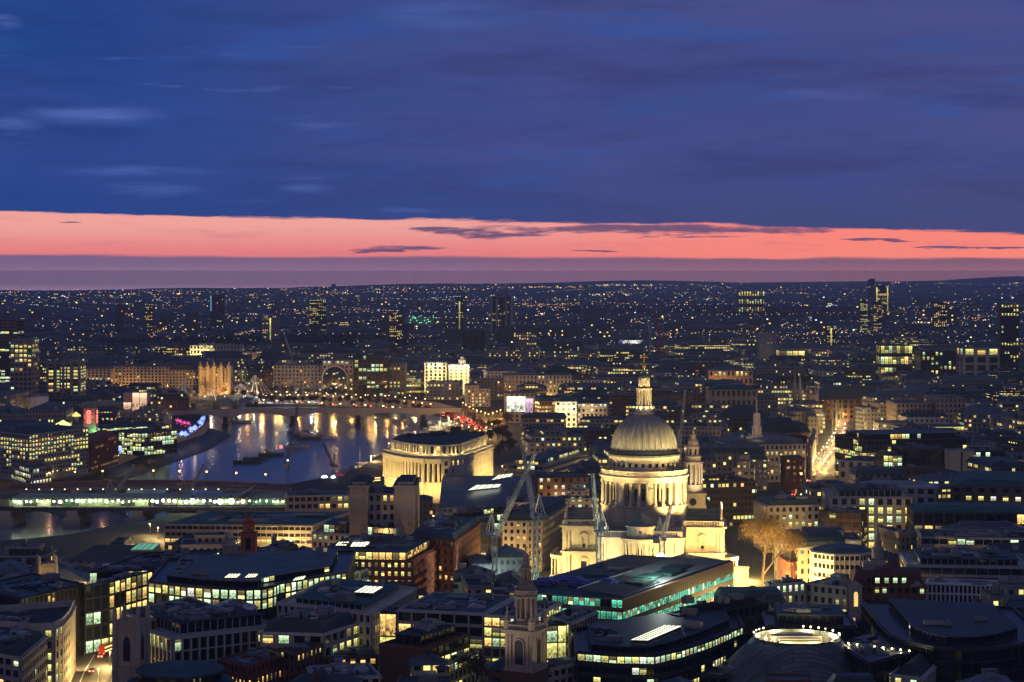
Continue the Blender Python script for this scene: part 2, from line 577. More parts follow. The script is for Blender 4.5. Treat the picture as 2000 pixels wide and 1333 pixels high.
# unit pane, standing in the xz plane and facing -y
def unit_pane(mat):
    b = MB()
    b.box(-.5, -.02, -.5, .5, .02, .5)
    me = bpy.data.meshes.new('window')
    me.from_pydata(b.v, [], b.f)
    me.materials.append(mat)
    return me


PANE = {k: unit_pane(m) for k, m in L.items()}
PANE['dark'] = unit_pane(M['glass'])


def plant_mesh(kind):
    b = MB()
    if kind == 0:
        b.box(-.5, -.5, 0, .5, .5, .92)
        for i in range(5):
            z = .15 + i * .15
            b.box(-.53, -.53, z, .53, .53, z + .06)
        b.box(-.45, -.45, .92, .45, .45, 1.0)
    elif kind == 1:
        b.box(-.5, -.5, .12, .5, .5, .8)
        for x in (-.42, .38):
            b.box(x, -.45, 0, x + .06, .45, .12)
        for x in (-.25, .25):
            b.lathe([(.19, .8), (.19, .98), (.14, .98), (.14, .86), (.01, .86)], (x, 0), 12)
    else:
        b.box(-.5, -.35, .2, .5, .1, .65)
        b.box(-.5, -.35, 0, -.38, .1, .2)
        b.box(.38, -.35, 0, .5, .1, .2)
        b.box(-.2, .1, .0, .2, .5, 1.0)
        b.box(-.24, .06, 1.0, .24, .54, 1.06)
    me = bpy.data.meshes.new('roof_plant')
    me.from_pydata(b.v, [], b.f)
    me.materials.append(M['plant'])
    return me


PLANT = [plant_mesh(k) for k in range(3)]


# ---------------------------------------------------------------- buildings
FOOT = []     # footprints already taken
ANCH = []     # (x, y, phrase) of things a label can name


def area(p):
    return sum(p[i][0] * p[(i + 1) % len(p)][1] - p[(i + 1) % len(p)][0] * p[i][1] for i in range(len(p))) / 2


def ccw(p):
    return list(p) if area(p) > 0 else list(reversed(p))


def inset(p, d):
    n = len(p)
    out = []
    for i in range(n):
        a, b, c = p[i - 1], p[i], p[(i + 1) % n]
        d1 = Vector((b[0] - a[0], b[1] - a[1])).normalized()
        d2 = Vector((c[0] - b[0], c[1] - b[1])).normalized()
        n1, n2 = Vector((-d1.y, d1.x)), Vector((-d2.y, d2.x))
        k = n1 + n2
        q = max(.35, 1 + n1.dot(n2))
        out.append((b[0] + k.x * d / q, b[1] + k.y * d / q))
    return out


def inside(pt, p):
    x, y = pt
    r = False
    for i in range(len(p)):
        (x1, y1), (x2, y2) = p[i], p[i - 1]
        if (y1 > y) != (y2 > y) and x < (x2 - x1) * (y - y1) / (y2 - y1) + x1:
            r = not r
    return r


def cen(p):
    return (sum(a[0] for a in p) / len(p), sum(a[1] for a in p) / len(p))


def shape(px, z):
    """('L', left, corner, right) three roof corners; ('F', a, b, depth) a front edge; ('C', chain, depth)"""
    if px[0] == 'L':
        l, c, r = (P(u, v, z) for u, v in px[1:4])
        return ccw([l, c, r, (l[0] + r[0] - c[0], l[1] + r[1] - c[1])])
    if px[0] == 'F':
        a, b = P(*px[1], z), P(*px[2], z)
        d = Vector((b[0] - a[0], b[1] - a[1])).normalized()
        n = (-d.y, d.x)
        return ccw([a, b, (b[0] + n[0] * px[3], b[1] + n[1] * px[3]), (a[0] + n[0] * px[3], a[1] + n[1] * px[3])])
    ch = [P(*q, z) for q in px[1]]
    return ccw(ch + [(ch[-1][0] * 1.02, ch[-1][1] + px[2]), (ch[0][0] * 1.02, ch[0][1] + px[2])])


def shown(x, y, z):
    u = 1000 + x / y * F
    v = V0 + (H - z) / y * F
    return -15 < u < 2015 and v < 1345


class Fac:
    """collects the facades of one building"""

    def __init__(s, t):
        s.t = t
        s.o = tuple(t.location)
        s.b = MB()
        s.win = []          # (x, y, z, rz, w, h, kind)

    def edge(s, p0, p1, z0, z1, fl, bay, pw, bh, vis, d=.45, lit=.3, kind='yel', m=0, rows=None, solid=()):
        l = math.hypot(p1[0] - p0[0], p1[1] - p0[1])
        if l < 1.0:
            return
        dv = ((p1[0] - p0[0]) / l, (p1[1] - p0[1]) / l)
        n = (dv[1], -dv[0])
        nb = max(1, round(l / bay))
        bw = l / nb
        fh = (z1 - z0) / fl
        k = min(vis, fl)
        zl = z1 - k * fh
        if zl > z0 + .1:
            s.b.obox(p0, dv, n, 0, l, -.1, d * .5, z0, zl, m)
        for j in range(k):
            zb = z1 - (j + 1) * fh
            s.b.obox(p0, dv, n, 0, l, -.05, d * .8, zb, zb + fh * (1 if j in solid else bh), m)
        for i in range(nb + 1):
            hw = pw * bw / 2
            a, b = max(0, i * bw - hw), min(l, i * bw + hw)
            s.b.obox(p0, dv, n, a, b, -.05, d, zl, z1, m)
        for j in range(k):
            zb = z1 - (j + 1) * fh
            pj = lit if rows is None else rows[min(j, len(rows) - 1)]
            pj = min(1.0, pj * (R.uniform(.35, 1.65) if rows is None else 1.0))
            on = R.random() < pj
            for i in range(nb):
                if R.random() > .62:
                    on = R.random() < pj
                if pj >= .97:
                    on = True
                kk = 'dark'
                if on:
                    c = LITS[kind]
                    x = R.random() * sum(w for _, w in c)
                    for nm, w in c:
                        x -= w
                        kk = nm
                        if x <= 0:
                            break
                sx_ = (i + .5) * bw
                wx, wy = p0[0] + dv[0] * sx_ + n[0] * .1, p0[1] + dv[1] * sx_ + n[1] * .1
                wz = zb + fh * (bh + (1 - bh) / 2)
                if j not in solid and shown(wx, wy, wz):
                    hh_ = fh * (1 - bh) * .97
                    if kk != 'dark' and R.random() < .3:
                        cut = R.choice((.3, .45, .6)) * hh_
                        s.win.append((wx, wy, wz + hh_ / 2 - cut / 2, math.atan2(dv[1], dv[0]), bw * (1 - pw) * .97, cut, 'dim'))
                        wz -= cut / 2
                        hh_ -= cut
                    s.win.append((wx, wy, wz, math.atan2(dv[1], dv[0]), bw * (1 - pw) * .97, hh_, kk))

    def finish(s, mats, cap=100, dark=True, name='wall'):
        w = s.b.build(name, mats, s.t, s.o)
        if not dark:
            s.win = [q for q in s.win if q[6] != 'dark']
        s.win.sort(key=lambda q: (q[6] == 'dark', -q[4] * q[5] / q[1]))
        rest = s.win[cap:]
        for x, y, z, rz, ww, wh, kk in s.win[:cap]:
            inst(PANE[kk], 'window', s.t, (x - s.o[0], y - s.o[1], z - s.o[2]), rz, (ww, 1, wh))
        rest = [q for q in rest if q[6] != 'dark']
        if rest:
            b = MB()
            ks = sorted({q[6] for q in rest})
            for x, y, z, rz, ww, wh, kk in rest:
                d = (math.cos(rz), math.sin(rz))
                b.obox((x, y), d, (d[1], -d[0]), -ww / 2, ww / 2, -.02, .02, z - wh / 2, z + wh / 2, ks.index(kk))
            tag(b.build('window', [L[q] for q in ks], s.t, s.o), kind='stuff')
        return w


STY = {  # pier share, band share, wall, roof
    'stone': (.52, .46, 'stone', 'lead'), 'lime': (.5, .42, 'lime', 'roof'), 'brick': (.55, .5, 'brick', 'slate'), 'brown': (.5, .48, 'brown', 'roof'),
    'glass': (.09, .16, 'steel', 'roof'), 'ribbon': (.07, .42, 'pale', 'roof'), 'pale': (.4, .4, 'pale', 'roof'), 'dark': (.22, .32, 'dark', 'roof'),
    'fins': (.34, .16, 'pale', 'roof'), 'white': (.4, .4, 'white', 'whiteroof'), 'concrete': (.3, .42, 'concrete', 'roof')}


def building(name, label, px, z, fl, bay, sty, lit=.3, kind='yel', vis=8, z0=0.0, roof=None, plant=4, rows=None, cap=100, dark=None,
             setb=None, hip=0.0, mans=0.0, cat='building', par=1.0, anchor=None, pw=None, bh=None, wall=None, sides=None, d=.45, group=None, cornice=True, reg=True, solid=()):
    poly = px if isinstance(px[0], tuple) else shape(px, z)
    poly = ccw(poly)
    c = cen(poly)
    t = empty(name, (c[0], c[1], z0), label, cat, group)
    if reg:
        FOOT.append(poly)
    if anchor:
        ANCH.append((c[0], c[1], anchor))
    s = STY[sty]
    pw_, bh_ = s[0] if pw is None else pw, s[1] if bh is None else bh
    wm, rm = M[wall or s[2]], M[roof or s[3]]
    f = Fac(t)
    n = len(poly)
    front = []
    for i in range(n):
        a, b = poly[i], poly[(i + 1) % n]
        nx, ny = b[1] - a[1], -(b[0] - a[0])
        front.append(nx * (0 - (a[0] + b[0]) / 2) + ny * (0 - (a[1] + b[1]) / 2) > 0)
    f.b.prism(poly, z0, z - .05, 0, 0, edge=[1 if q else 0 for q in front])
    for i in range(n):
        if front[i]:
            sd = (sides or {}).get(i, {})
            f.edge(poly[i], poly[(i + 1) % n], z0, z, fl, sd.get('bay', bay), sd.get('pw', pw_), sd.get('bh', bh_), vis, d, sd.get('lit', lit), sd.get('kind', kind), 0, sd.get('rows', rows), sd.get('solid', solid))
    zr = z
    near = c[1] < 1150
    if setb:
        ins, hh, lp = setb
        ip = inset(poly, ins)
        fr = [front[i] for i in range(n)]
        f.b.prism(ip, z + .02, z + hh, 0, 2, edge=[1 if q else 0 for q in fr])
        for i in range(n):
            if fr[i]:
                f.edge(ip[i], ip[(i + 1) % n], z + .02, z + hh, 1, 3.0, .1, .18, 1, .25, lp, kind, 0)
    f.finish([wm, M['glass'], rm], cap, near if dark is None else dark)
    # roof
    rb = MB()
    if cornice:
        for i in range(n):
            a, b = poly[i], poly[(i + 1) % n]
            l = math.hypot(b[0] - a[0], b[1] - a[1])
            if l < .5:
                continue
            dv = ((b[0] - a[0]) / l, (b[1] - a[1]) / l)
            nn = (dv[1], -dv[0])
            rb.obox(a, dv, nn, -.5, l + .5, -.45, d + .3, z + .004, z + .45, 1)
            if par > .5:
                rb.obox(a, dv, nn, 0.0, l, -.4, .05, z + .44, z + par, 1)
    if hip:
        ip = inset(poly, min(9.0, .42 * min(math.dist(poly[0], poly[1]), math.dist(poly[1], poly[2]))))
        rb.frustum(inset(poly, .3), z + .3, ip, z + hip, 0)
    elif mans:
        ip = inset(poly, 2.2)
        rb.frustum(inset(poly, .5), z + .3, ip, z + mans, 0)
        zr = z + mans
    else:
        top = inset(poly, setb[0] - .6 if setb else .35)
        zz = z + setb[1] + .02 if setb else z + .2
        rb.prism(top, zz - .2, zz + .15, 0, 0)
        zr = zz + .15
    base = poly if not setb else inset(poly, setb[0])
    if mans:
        base = inset(poly, 2.2)
    if not hip and near:
        # low upstands, ducts and walkways that belong to the roof sheet
        e1_ = Vector((base[1][0] - base[0][0], base[1][1] - base[0][1]))
        e2_ = Vector((base[-1][0] - base[0][0], base[-1][1] - base[0][1]))
        for _ in range(22):
            s0, s1 = R.uniform(.1, .8), R.uniform(.12, .8)
            q = Vector(base[0]) + e1_ * s0 + e2_ * s1
            if not inside((q.x, q.y), base):
                continue
            dd = (e1_ if R.random() < .6 else e2_).normalized()
            ln = R.uniform(2, .28 * e1_.length + 2)
            if inside((q.x + dd.x * ln, q.y + dd.y * ln), inset(base, 1.0)):
                hw_ = R.choice((.3, .4, .6, 1.2, 2.0)) * min(1, ln / 5)
                rb.obox((q.x, q.y), (dd.x, dd.y), (dd.y, -dd.x), 0, ln, -hw_, hw_, zr - .02, zr + R.uniform(.25, 1.3), R.choice((0, 1, 2, 2)))
    rb.build('roof', [rm, wm, M['plant']], t, (c[0], c[1], z0))
    if plant and not hip:
        e1_ = Vector((base[1][0] - base[0][0], base[1][1] - base[0][1]))
        ang = math.atan2(e1_.y, e1_.x)
        xs = [p[0] for p in base]
        ys = [p[1] for p in base]
        k = 0
        for _ in range(plant * 8):
            if k >= plant:
                break
            q = (R.uniform(min(xs), max(xs)), R.uniform(min(ys), max(ys)))
            if inside(q, inset(base, 3.5)):
                w = R.uniform(2.2, 7.0)
                inst(R.choice(PLANT), 'roof_plant', t, (q[0] - c[0], q[1] - c[1], zr - z0), ang + R.choice((0, PI / 2)), (w, R.uniform(2, 5), R.uniform(1.4, 3.2)))
                k += 1
    return t, poly


def skylight(t, pts, z, kind='sky', name='skylight', h=.5):
    """a lit lantern in a roof, given by photo corners at height z"""
    poly = ccw([P(u, v, z) for u, v in pts])
    b = MB()
    b.prism(poly, z - .3, z + h, 0, 1)
    b.prism(inset(poly, .3), z + h, z + h + .12, 1, 1)
    n = len(poly)
    if n == 4:
        for k in (1, 2, 3):
            a = Vector(poly[0]).lerp(Vector(poly[1]), k / 4)
            c = Vector(poly[3]).lerp(Vector(poly[2]), k / 4)
            b.bar((*a, z + h + .2), (*c, z + h + .2), .25, 0)
    return b.build(name, [M['steel'], L[kind]], t, tuple(t.location))

# ================================================================ SETTING: land, river, hills
RIVER_PX = [(-150, 1100), (60, 1083), (140, 1074), (210, 1058), (290, 1046), (322, 1036), (345, 1022), (480, 988), (570, 970), (690, 945), (745, 908), (800, 882), (868, 856),
            (912, 836), (902, 815), (850, 801), (760, 793), (600, 787), (520, 781), (440, 776), (300, 773), (100, 770), (-150, 768),
            (-150, 786), (100, 789), (320, 792), (352, 803), (400, 822), (410, 836), (396, 851), (300, 881), (232, 909), (120, 936), (40, 951), (-20, 966), (-150, 985)]
RIVER = ccw([P(u, v, -9.0) for u, v in RIVER_PX])
VHZ = ((-400, 574), (0, 571), (500, 563.5), (1000, 557), (1500, 553.5), (2000, 552.5), (2400, 552.5))


def vhz(u):
    for (a, va), (b_, vb) in zip(VHZ, VHZ[1:]):
        if u <= b_:
            return va + (vb - va) * (max(u, a) - a) / (b_ - a)
    return VHZ[-1][1]


yfar = lambda u: H * F / (vhz(u) - V0)
outer = [(-9000, 330), (9000, 330), (9000, 26500)] + [(X(u, yfar(u)), yfar(u)) for u in (2300, 1750, 1250, 1000, 750, 500, 250, 0, -300)] + [(-9000, 13500)]
tri = tessellate_polygon([[Vector((*p, 0)) for p in outer], [Vector((*p, 0)) for p in RIVER]])
allp = outer + RIVER
gb = MB()
gb.v = [(*p, 0.0) for p in allp]
for t3 in tri:
    a, b, c = (allp[i] for i in t3)
    up = (b[0] - a[0]) * (c[1] - a[1]) - (b[1] - a[1]) * (c[0] - a[0]) > 0
    gb.f.append(tuple(t3) if up else tuple(reversed(t3)))
    gb.mi.append(0)
    gb.uv.append(None)
for i in range(len(RIVER)):
    a, b = RIVER[i], RIVER[(i + 1) % len(RIVER)]
    gb.face([(*a, 0), (*b, 0), (*b, -12), (*a, -12)], 1)
tag(gb.build('ground', [M['ground'], M['concrete']]), kind='structure')

m, q, out = newmat('river_water')
bs = q.node('ShaderNodeBsdfPrincipled')
bs.inputs['Base Color'].default_value = (.07, .12, .16, 1)
bs.inputs['Roughness'].default_value = .22
bs.inputs['IOR'].default_value = 1.33
bs.inputs['Specular IOR Level'].default_value = .8
tc_ = q.node('ShaderNodeTexCoord')
vm_ = q.node('ShaderNodeVectorMath', operation='MULTIPLY')
q.l.new(tc_.outputs['Object'], vm_.inputs[0])
vm_.inputs[1].default_value = (.05, .16, .1)
nn_ = q.noise(vm_.outputs[0], 1.0, 4.0, .6)
bp_ = q.node('ShaderNodeBump')
bp_.inputs['Strength'].default_value = .35
bp_.inputs['Distance'].default_value = .6
q.put(bp_.inputs['Height'], nn_)
q.l.new(bp_.outputs[0], bs.inputs['Normal'])
q.l.new(bs.outputs[0], out.inputs[0])
M['water'] = m
wb = MB()
wb.prism(ccw([(p[0], p[1]) for p in RIVER]), -9.2, -9.0, 0, 0)
tag(wb.build('river_water', [M['water']]), kind='structure')

fb = MB()
fp = ccw([P(u, v, -8.7) for u, v in ((235, 908), (300, 880), (393, 850), (408, 836), (430, 842), (452, 850), (440, 860), (400, 882), (335, 905), (250, 935), (130, 948), (60, 958), (45, 948), (120, 934))])
fb.prism(fp, -9.3, -8.6, 0, 0)
tag(fb.build('foreshore', [M['mud']]), kind='structure')

hb = MB()
hr = random.Random(3)
prev = None
for i in range(81):
    u = -200 + i * 30
    yy = yfar(u) - 300
    zt = (10 + 16 * (.5 + .5 * math.sin(i * .17 + 1.0)) + 8 * math.sin(i * .43) + 50 * math.exp(-((u - 1960) / 120.0) ** 2) + 16 * math.exp(-((u - 1300) / 180.0) ** 2) + hr.uniform(-2, 2)) * yy / 25000 * 1.1
    ring = [(X(u, yy) * .99, yy - 900, -1), (X(u, yy), yy - 300, zt * .7), (X(u, yy), yy, zt), (X(u, yy), yy + 280, -1)]
    if prev:
        for k in range(3):
            hb.face([prev[k], ring[k], ring[k + 1], prev[k + 1]])
    prev = ring
tag(hb.build('hills', [M['wood']]), kind='structure')


def strip(name, pts, w, mat, z=.02, kind='structure'):
    """a ribbon of road along ground points"""
    b = MB()
    n = len(pts)
    prev = None
    for i in range(n):
        a = Vector(pts[max(0, i - 1)])
        c = Vector(pts[min(n - 1, i + 1)])
        d = (c - a).normalized()
        nn = Vector((d.y, -d.x))
        q = Vector(pts[i])
        cur = (q - nn * w / 2, q + nn * w / 2)
        if prev:
            b.face([(*prev[0], z), (*prev[1], z), (*cur[1], z), (*cur[0], z)])
        prev = cur
    o = b.build(name, [mat])
    return tag(o, kind=kind)


ROADS = []


def road(name, px, w, z=.02):
    pts = [P(u, v, 0) for u, v in px]
    strip(name, pts, w, M['asphalt'], z)
    strip(name + '_marking', pts, .3, M['paint'], z + .004)
    ROADS.append((pts, w))
    return pts


ROAD_CANNON = road('street_road', [(120, 1420), (165, 1312), (205, 1245), (236, 1205), (262, 1178)], 20)
ROAD_FLEET = road('street_road', [(1500, 1010), (1568, 945), (1590, 925), (1617, 892), (1637, 860), (1647, 832), (1651, 815)], 20)
ROAD_EMB = road('embankment_road', [(500, 783), (620, 789), (740, 795), (850, 806), (905, 822), (950, 842)], 22)
ROAD_EMB2 = road('embankment_road', [(40, 768), (250, 768), (400, 771), (520, 782)], 16)
ROAD_VIC = road('street_road', [(985, 1145), (1010, 1118), (1040, 1092), (1080, 1065)], 22)
ROAD_THAMES = road('street_road', [(288, 1052), (330, 1056), (420, 1062), (500, 1070), (590, 1085)], 16)
ROAD_NB = road('street_road', [(688, 962), (715, 958), (745, 966), (800, 985)], 14)


def near_road(x, y, m):
    for pts, w in ROADS:
        for i in range(len(pts) - 1):
            a, b = Vector(pts[i]), Vector(pts[i + 1])
            d = b - a
            t = max(0, min(1, (Vector((x, y)) - a).dot(d) / d.length_squared))
            if ((a + d * t) - Vector((x, y))).length < w / 2 + m:
                return True
    return False


# ================================================================ FOREGROUND BUILDINGS
D = building
D('office_block', 'dark roofed corner block with ledges at the bottom end of the yellow street', ('L', (-90, 1268), (40, 1290), (91, 1246)), 22, 6, 3.6, 'concrete', .25, 'yel', 6, plant=3, mans=2.5, anchor='the dark roofed corner block')
D('office_block', 'white curved parapet block lit by the street lamps beside the yellow road', ('C', [(-60, 1222), (60, 1233), (106, 1231), (122, 1222), (135, 1207)], 24), 24, 6, 4.2, 'lime', .55, 'yel', 6, roof='roof', plant=3, par=2.6, anchor='the white curved parapet block')
D('office_block', 'long dark ribbed office with metal roof behind white parapet block', ('L', (-60, 1150), (40, 1172), (164, 1144)), 26, 6, 2.6, 'fins', .14, 'yel', 5, wall='dark', roof='blueroof', plant=3, anchor='the dark ribbed office')
t, _ = D('office_block', 'metal roofed office with a warm lit gridded side above the yellow street', ('L', (166, 1146), (212, 1139), (297, 1117)), 27, 5, 3.4, 'glass', .35, 'yel', 5, roof='blueroof', plant=2, par=.3, anchor='the warm gridded office',
         sides={0: dict(lit=.22, kind='cool', bay=4.5), 1: dict(rows=[.92, .85, .8, .95, .95], kind='warm', bay=4.2, pw=.16)})
t, _ = D('office_block', 'long flat roofed block with green skylight and glowing glazed side', ('L', (175, 1120), (333, 1113), (432, 1077)), 27, 5, 3.0, 'glass', .3, 'yel', 4, plant=3, anchor='the green skylight block', sides={1: dict(rows=[.7, .8, 1, .9], kind='yel', pw=.2)})
skylight(t, [(255, 1076), (298, 1076), (312, 1064), (272, 1064)], 27.6, 'tealsky')
t, _ = D('office_block', 'round ended black glass office with broad bright windows', ('C', [(290, 1139), (330, 1144), (365, 1148), (430, 1152), (480, 1154), (510, 1153), (533, 1148), (545, 1142), (676, 1120)], 62), 28, 7, 3.3, 'dark', .2, 'cool', 3, pw=.2, bh=.18, rows=[1.0, .75, .6], plant=3, setb=(7.0, 2.5, .12), roof='lead', anchor='the round ended glass office')
for pts in (((438, 1131), (462, 1131), (470, 1124), (448, 1124)), ((478, 1131), (498, 1130), (504, 1124), (486, 1124)), ((572, 1137), (592, 1134), (597, 1128), (578, 1131))):
    skylight(t, pts, 31, 'sky')
D('office_block', 'low colonnaded stone block with dark roof beside the pinnacled church tower', ('L', (238, 1198), (284, 1216), (418, 1187)), 25, 5, 2.6, 'lime', .03, 'yel', 4, pw=.45, bh=.12, plant=2, anchor='the colonnaded block')
D('office_block', 'white membrane roof slab between the colonnade and the round ended office', ('L', (405, 1192), (452, 1206), (500, 1188)), 24, 6, 4, 'white', .1, 'yel', 3, plant=4, par=1.2)
D('office_block', 'dark office with thin white vertical fins and tall lit windows', ('F', (338, 1250), (548, 1226), 34), 22, 5, 3.2, 'fins', .28, 'yel', 5, wall='pale', pw=.22, bh=.1, plant=6, d=.9, setb=(5, 4.5, .05), anchor='the white finned office')
D('office_block', 'mansard roofed corner block with square lit windows under black attic', ('L', (508, 1240), (632, 1243), (700, 1221)), 22, 5, 5.2, 'lime', .65, 'yel', 4, rows=[.85, .5, .3, .3], pw=.34, bh=.36, mans=5.0, roof='slate', plant=7, anchor='the mansard corner block')
D('brick_house', 'small brick block with a row of warm lit windows at the bottom edge', ('L', (430, 1291), (482, 1306), (566, 1280)), 17, 4, 2.6, 'brick', .6, 'warm', 3, rows=[.3, .95, .4], plant=2, anchor='the small brick block')
D('brick_house', 'stepped brick annex with a pale parapet beside the mansard corner block', ('L', (548, 1272), (578, 1281), (628, 1262)), 19, 5, 3.0, 'brown', .12, 'warm', 3, plant=2)
t, _ = D('office_block', 'teal roofed classical block with pale cornice and square glowing skylight', ('L', (542, 1182), (726, 1203), (812, 1152)), 26, 6, 3.0, 'lime', .12, 'warm', 5, roof='greenroof', setb=(6, 2.2, 0), plant=3, anchor='the teal roofed classical block')
skylight(t, [(692, 1163), (728, 1165), (748, 1153), (714, 1151)], 28.6, 'sky', h=1.2)
D('stair_tower', 'glazed yellow stair tower with visible flight against a pale office', ('F', (733, 1199), (775, 1200), 9), 25, 3, 11.6, 'glass', 1.0, 'yel', 2, rows=[1, 1], pw=.05, bh=.04, plant=1, cat='tower', anchor='the yellow stair tower')
t, _ = D('office_block', 'wide navy roofed office with dark top windows and lit floor below', ('F', (777, 1195), (944, 1203), 42), 26, 6, 5.6, 'pale', .3, 'yel', 4, rows=[.06, .5, .12, .2], pw=.12, bh=.28, roof='blueroof', plant=4, anchor='the wide navy roofed office')
D('office_block', 'office end bay with a tall wall of yellow panes behind the stone steeple', ('F', (945.5, 1206), (1040, 1211), 36), 25.6, 7, 3.2, 'lime', .9, 'yel', 6, rows=[1, 1, 1, .15, .9, .5], pw=.12, bh=.2, roof='blueroof', plant=2)
D('office_block', 'blank dark block with a boxed roof plant and stepped ribbon windows', ('L', (742, 1262), (829, 1271), (916, 1243)), 20, 5, 4.2, 'dark', .1, 'yel', 4, wall='brown', sides={0: dict(rows=[0, 0, 0, 0], pw=.96, bh=.9), 1: dict(rows=[.12, .75, .3, .2], pw=.1, bh=.35)}, plant=3, setb=(4, 4, 0), anchor='the blank dark block')
D('office_block', 'terraced wing with lit ribbon window below the blank dark block', ('L', (838, 1303), (852, 1308), (934, 1276)), 14, 4, 3.4, 'lime', .6, 'yel', 3, rows=[.95, .3, .4], pw=.2, bh=.3, plant=0)
D('office_block', 'small pale flat roofed block at the bottom edge below the mansard block', ('F', (622, 1331), (743, 1325), 22), 17, 4, 3.4, 'pale', .2, 'yel', 2, plant=3)
D('office_block', 'dark low block with two small roof lights left of the blank dark block', ('F', (640, 1290), (738, 1286), 24), 14, 4, 3.4, 'brown', .25, 'warm', 2, plant=4)
D('stair_tower', 'yellow glazed staircase bay with zigzag flights right of the stone steeple', ('L', (1062, 1219), (1067, 1224), (1111, 1222)), 24, 4, 5.0, 'glass', 1.0, 'yel', 4, rows=[1, 1, 1, 1], pw=.06, bh=.05, plant=0, cat='tower')
D('office_block', 'grey fronted office with narrow windows and flat roof right of the staircase bay', ('L', (1075, 1208), (1113, 1221), (1166, 1199)), 24.6, 6, 2.6, 'pale', .25, 'cool', 6, pw=.3, bh=.25, plant=2)
# the long copper and glass building site in front of the cathedral
t, ONC = D('building_site', 'long copper clad building site with green lit floors and ribbed metal roof', ('L', (985, 1157), (1216, 1173), (1432, 1098)), 27, 6, 2.2, 'glass', .8, 'teal', 4, wall='copper', roof='blueroof', d=.25, plant=0,
           sides={0: dict(rows=[.75, .85, .75, .8], pw=.1, bh=.36), 1: dict(rows=[0, .97, .97, .9], pw=.09, bh=.42, solid=(0,))}, par=.4, anchor='the copper clad building site')
o = tuple(t.location)
b = MB()
e0, e1v = Vector(ONC[1]), Vector(ONC[2])
bk = Vector(ONC[0]) - Vector(ONC[1])
dd = (e1v - e0).normalized()
for i in range(46):      # purlins of the unfinished roof
    a = e0 + dd * (6 + i * (e1v - e0).length / 49)
    b.bar((*(a + bk * .03), 27.7), (*(a + bk * .42), 29.6), .35, 0, .35)
b.bar((*(e0 + dd * 4 + bk * .42), 29.7), (*(e1v + bk * .42), 29.7), .5)
b.bar((*(e0 + dd * 4 + bk * .03), 27.7), (*(e1v + bk * .03), 27.7), .5)
b.build('roof_rib', [M['plant']], t, o)
for k in range(4):
    b = MB()
    p_ = e0 + dd * (34 + k * 14) + bk * (.16 + .05 * (k % 2))
    b.obox((p_.x, p_.y), (dd.x, dd.y), (dd.y, -dd.x), -6, 6, -4, 4, 28.4, 29.4, 0)
    b.build('roof_panel', [M['greenroof']], t, o)
for k, (u, v) in enumerate(((1066, 1134), (1092, 1132), (1112, 1131), (1135, 1138), (1188, 1136))):
    x, y = P(u, v, 29)
    b = MB()
    pr = [(4.6, 27.3), (5.0, 28.0), (4.4, 28.7), (4.5, 29.2), (3.2, 29.6), (2.9, 30.1), (1.2, 30.3), (.05, 30.5)]
    b.lathe(pr, (x, y), 26, 0, rfun=lambda a, z: 1 + .22 * math.sin(2 * a + k) + .13 * math.sin(7 * a + 5 * z + k) + .12 * math.sin(13 * a - 9 * z))
    tag(b.build('tarpaulin_heap', [M['tarp']]), ['rumpled blue sheeting heap nearest the lattice mast on the site roof', 'wide blue sheeting heap second along the site roof', 'blue sheeting heap third along the site roof', 'blue sheeting heap fourth along the site roof by the tower mast', 'lone blue sheeting heap beside the glaring work light'][k], 'tarpaulin', 'blue sheeting heaps on the site roof')
# right of centre
t, _ = D('office_block', 'curved office with dark roof, glowing arched skylight and sweeping lit bands', ('C', [(1128, 1277), (1205, 1283), (1278, 1284), (1330, 1272), (1390, 1252), (1432, 1233), (1450, 1246 - 20)], 44), 22, 6, 2.7, 'glass', .5, 'cool', 5, rows=[.97, .12, .3, .25, .4], pw=.08, bh=.4, roof='blueroof', setb=(5, 2.5, 0), plant=3, anchor='the curved green glass office')
skylight(t, [(1232, 1256), (1265, 1257), (1331, 1229), (1298, 1227)], 25, 'sky', h=1.0)
D('office_block', 'pale blank block with slit windows below the curved office', ('F', (1126, 1287), (1208, 1294), 16), 19, 5, 5, 'pale', .1, 'yel', 3, pw=.7, bh=.5, plant=3)
D('office_block', 'pale low block with roof sheds beside the foot of the stone steeple', ('L', (1048, 1303), (1065, 1313), (1132, 1299)), 17, 5, 3.2, 'concrete', .12, 'warm', 3, plant=4)
D('office_block', 'long dark slate block between copper site and the lamp ringed drum', ('L', (1302, 1202), (1325, 1208), (1500, 1181)), 24, 5, 3.4, 'dark', .05, 'cool', 3, roof='blueroof', plant=3, setb=(4, 3, 0))
D('office_block', 'dark hipped roof office behind the lamp ringed drum', ('F', (1500, 1226), (1672, 1228), 30), 23, 5, 4.4, 'dark', .04, 'cool', 3, roof='blueroof', plant=2, setb=(4, 4, 0))
D('office_block', 'pale blank gabled wing with a slanting glazed roof at the bottom right', ('L', (1740, 1322), (1800, 1330), (1848, 1282)), 18, 4, 4.6, 'pale', .1, 'cool', 3, pw=.6, plant=1, hip=4)
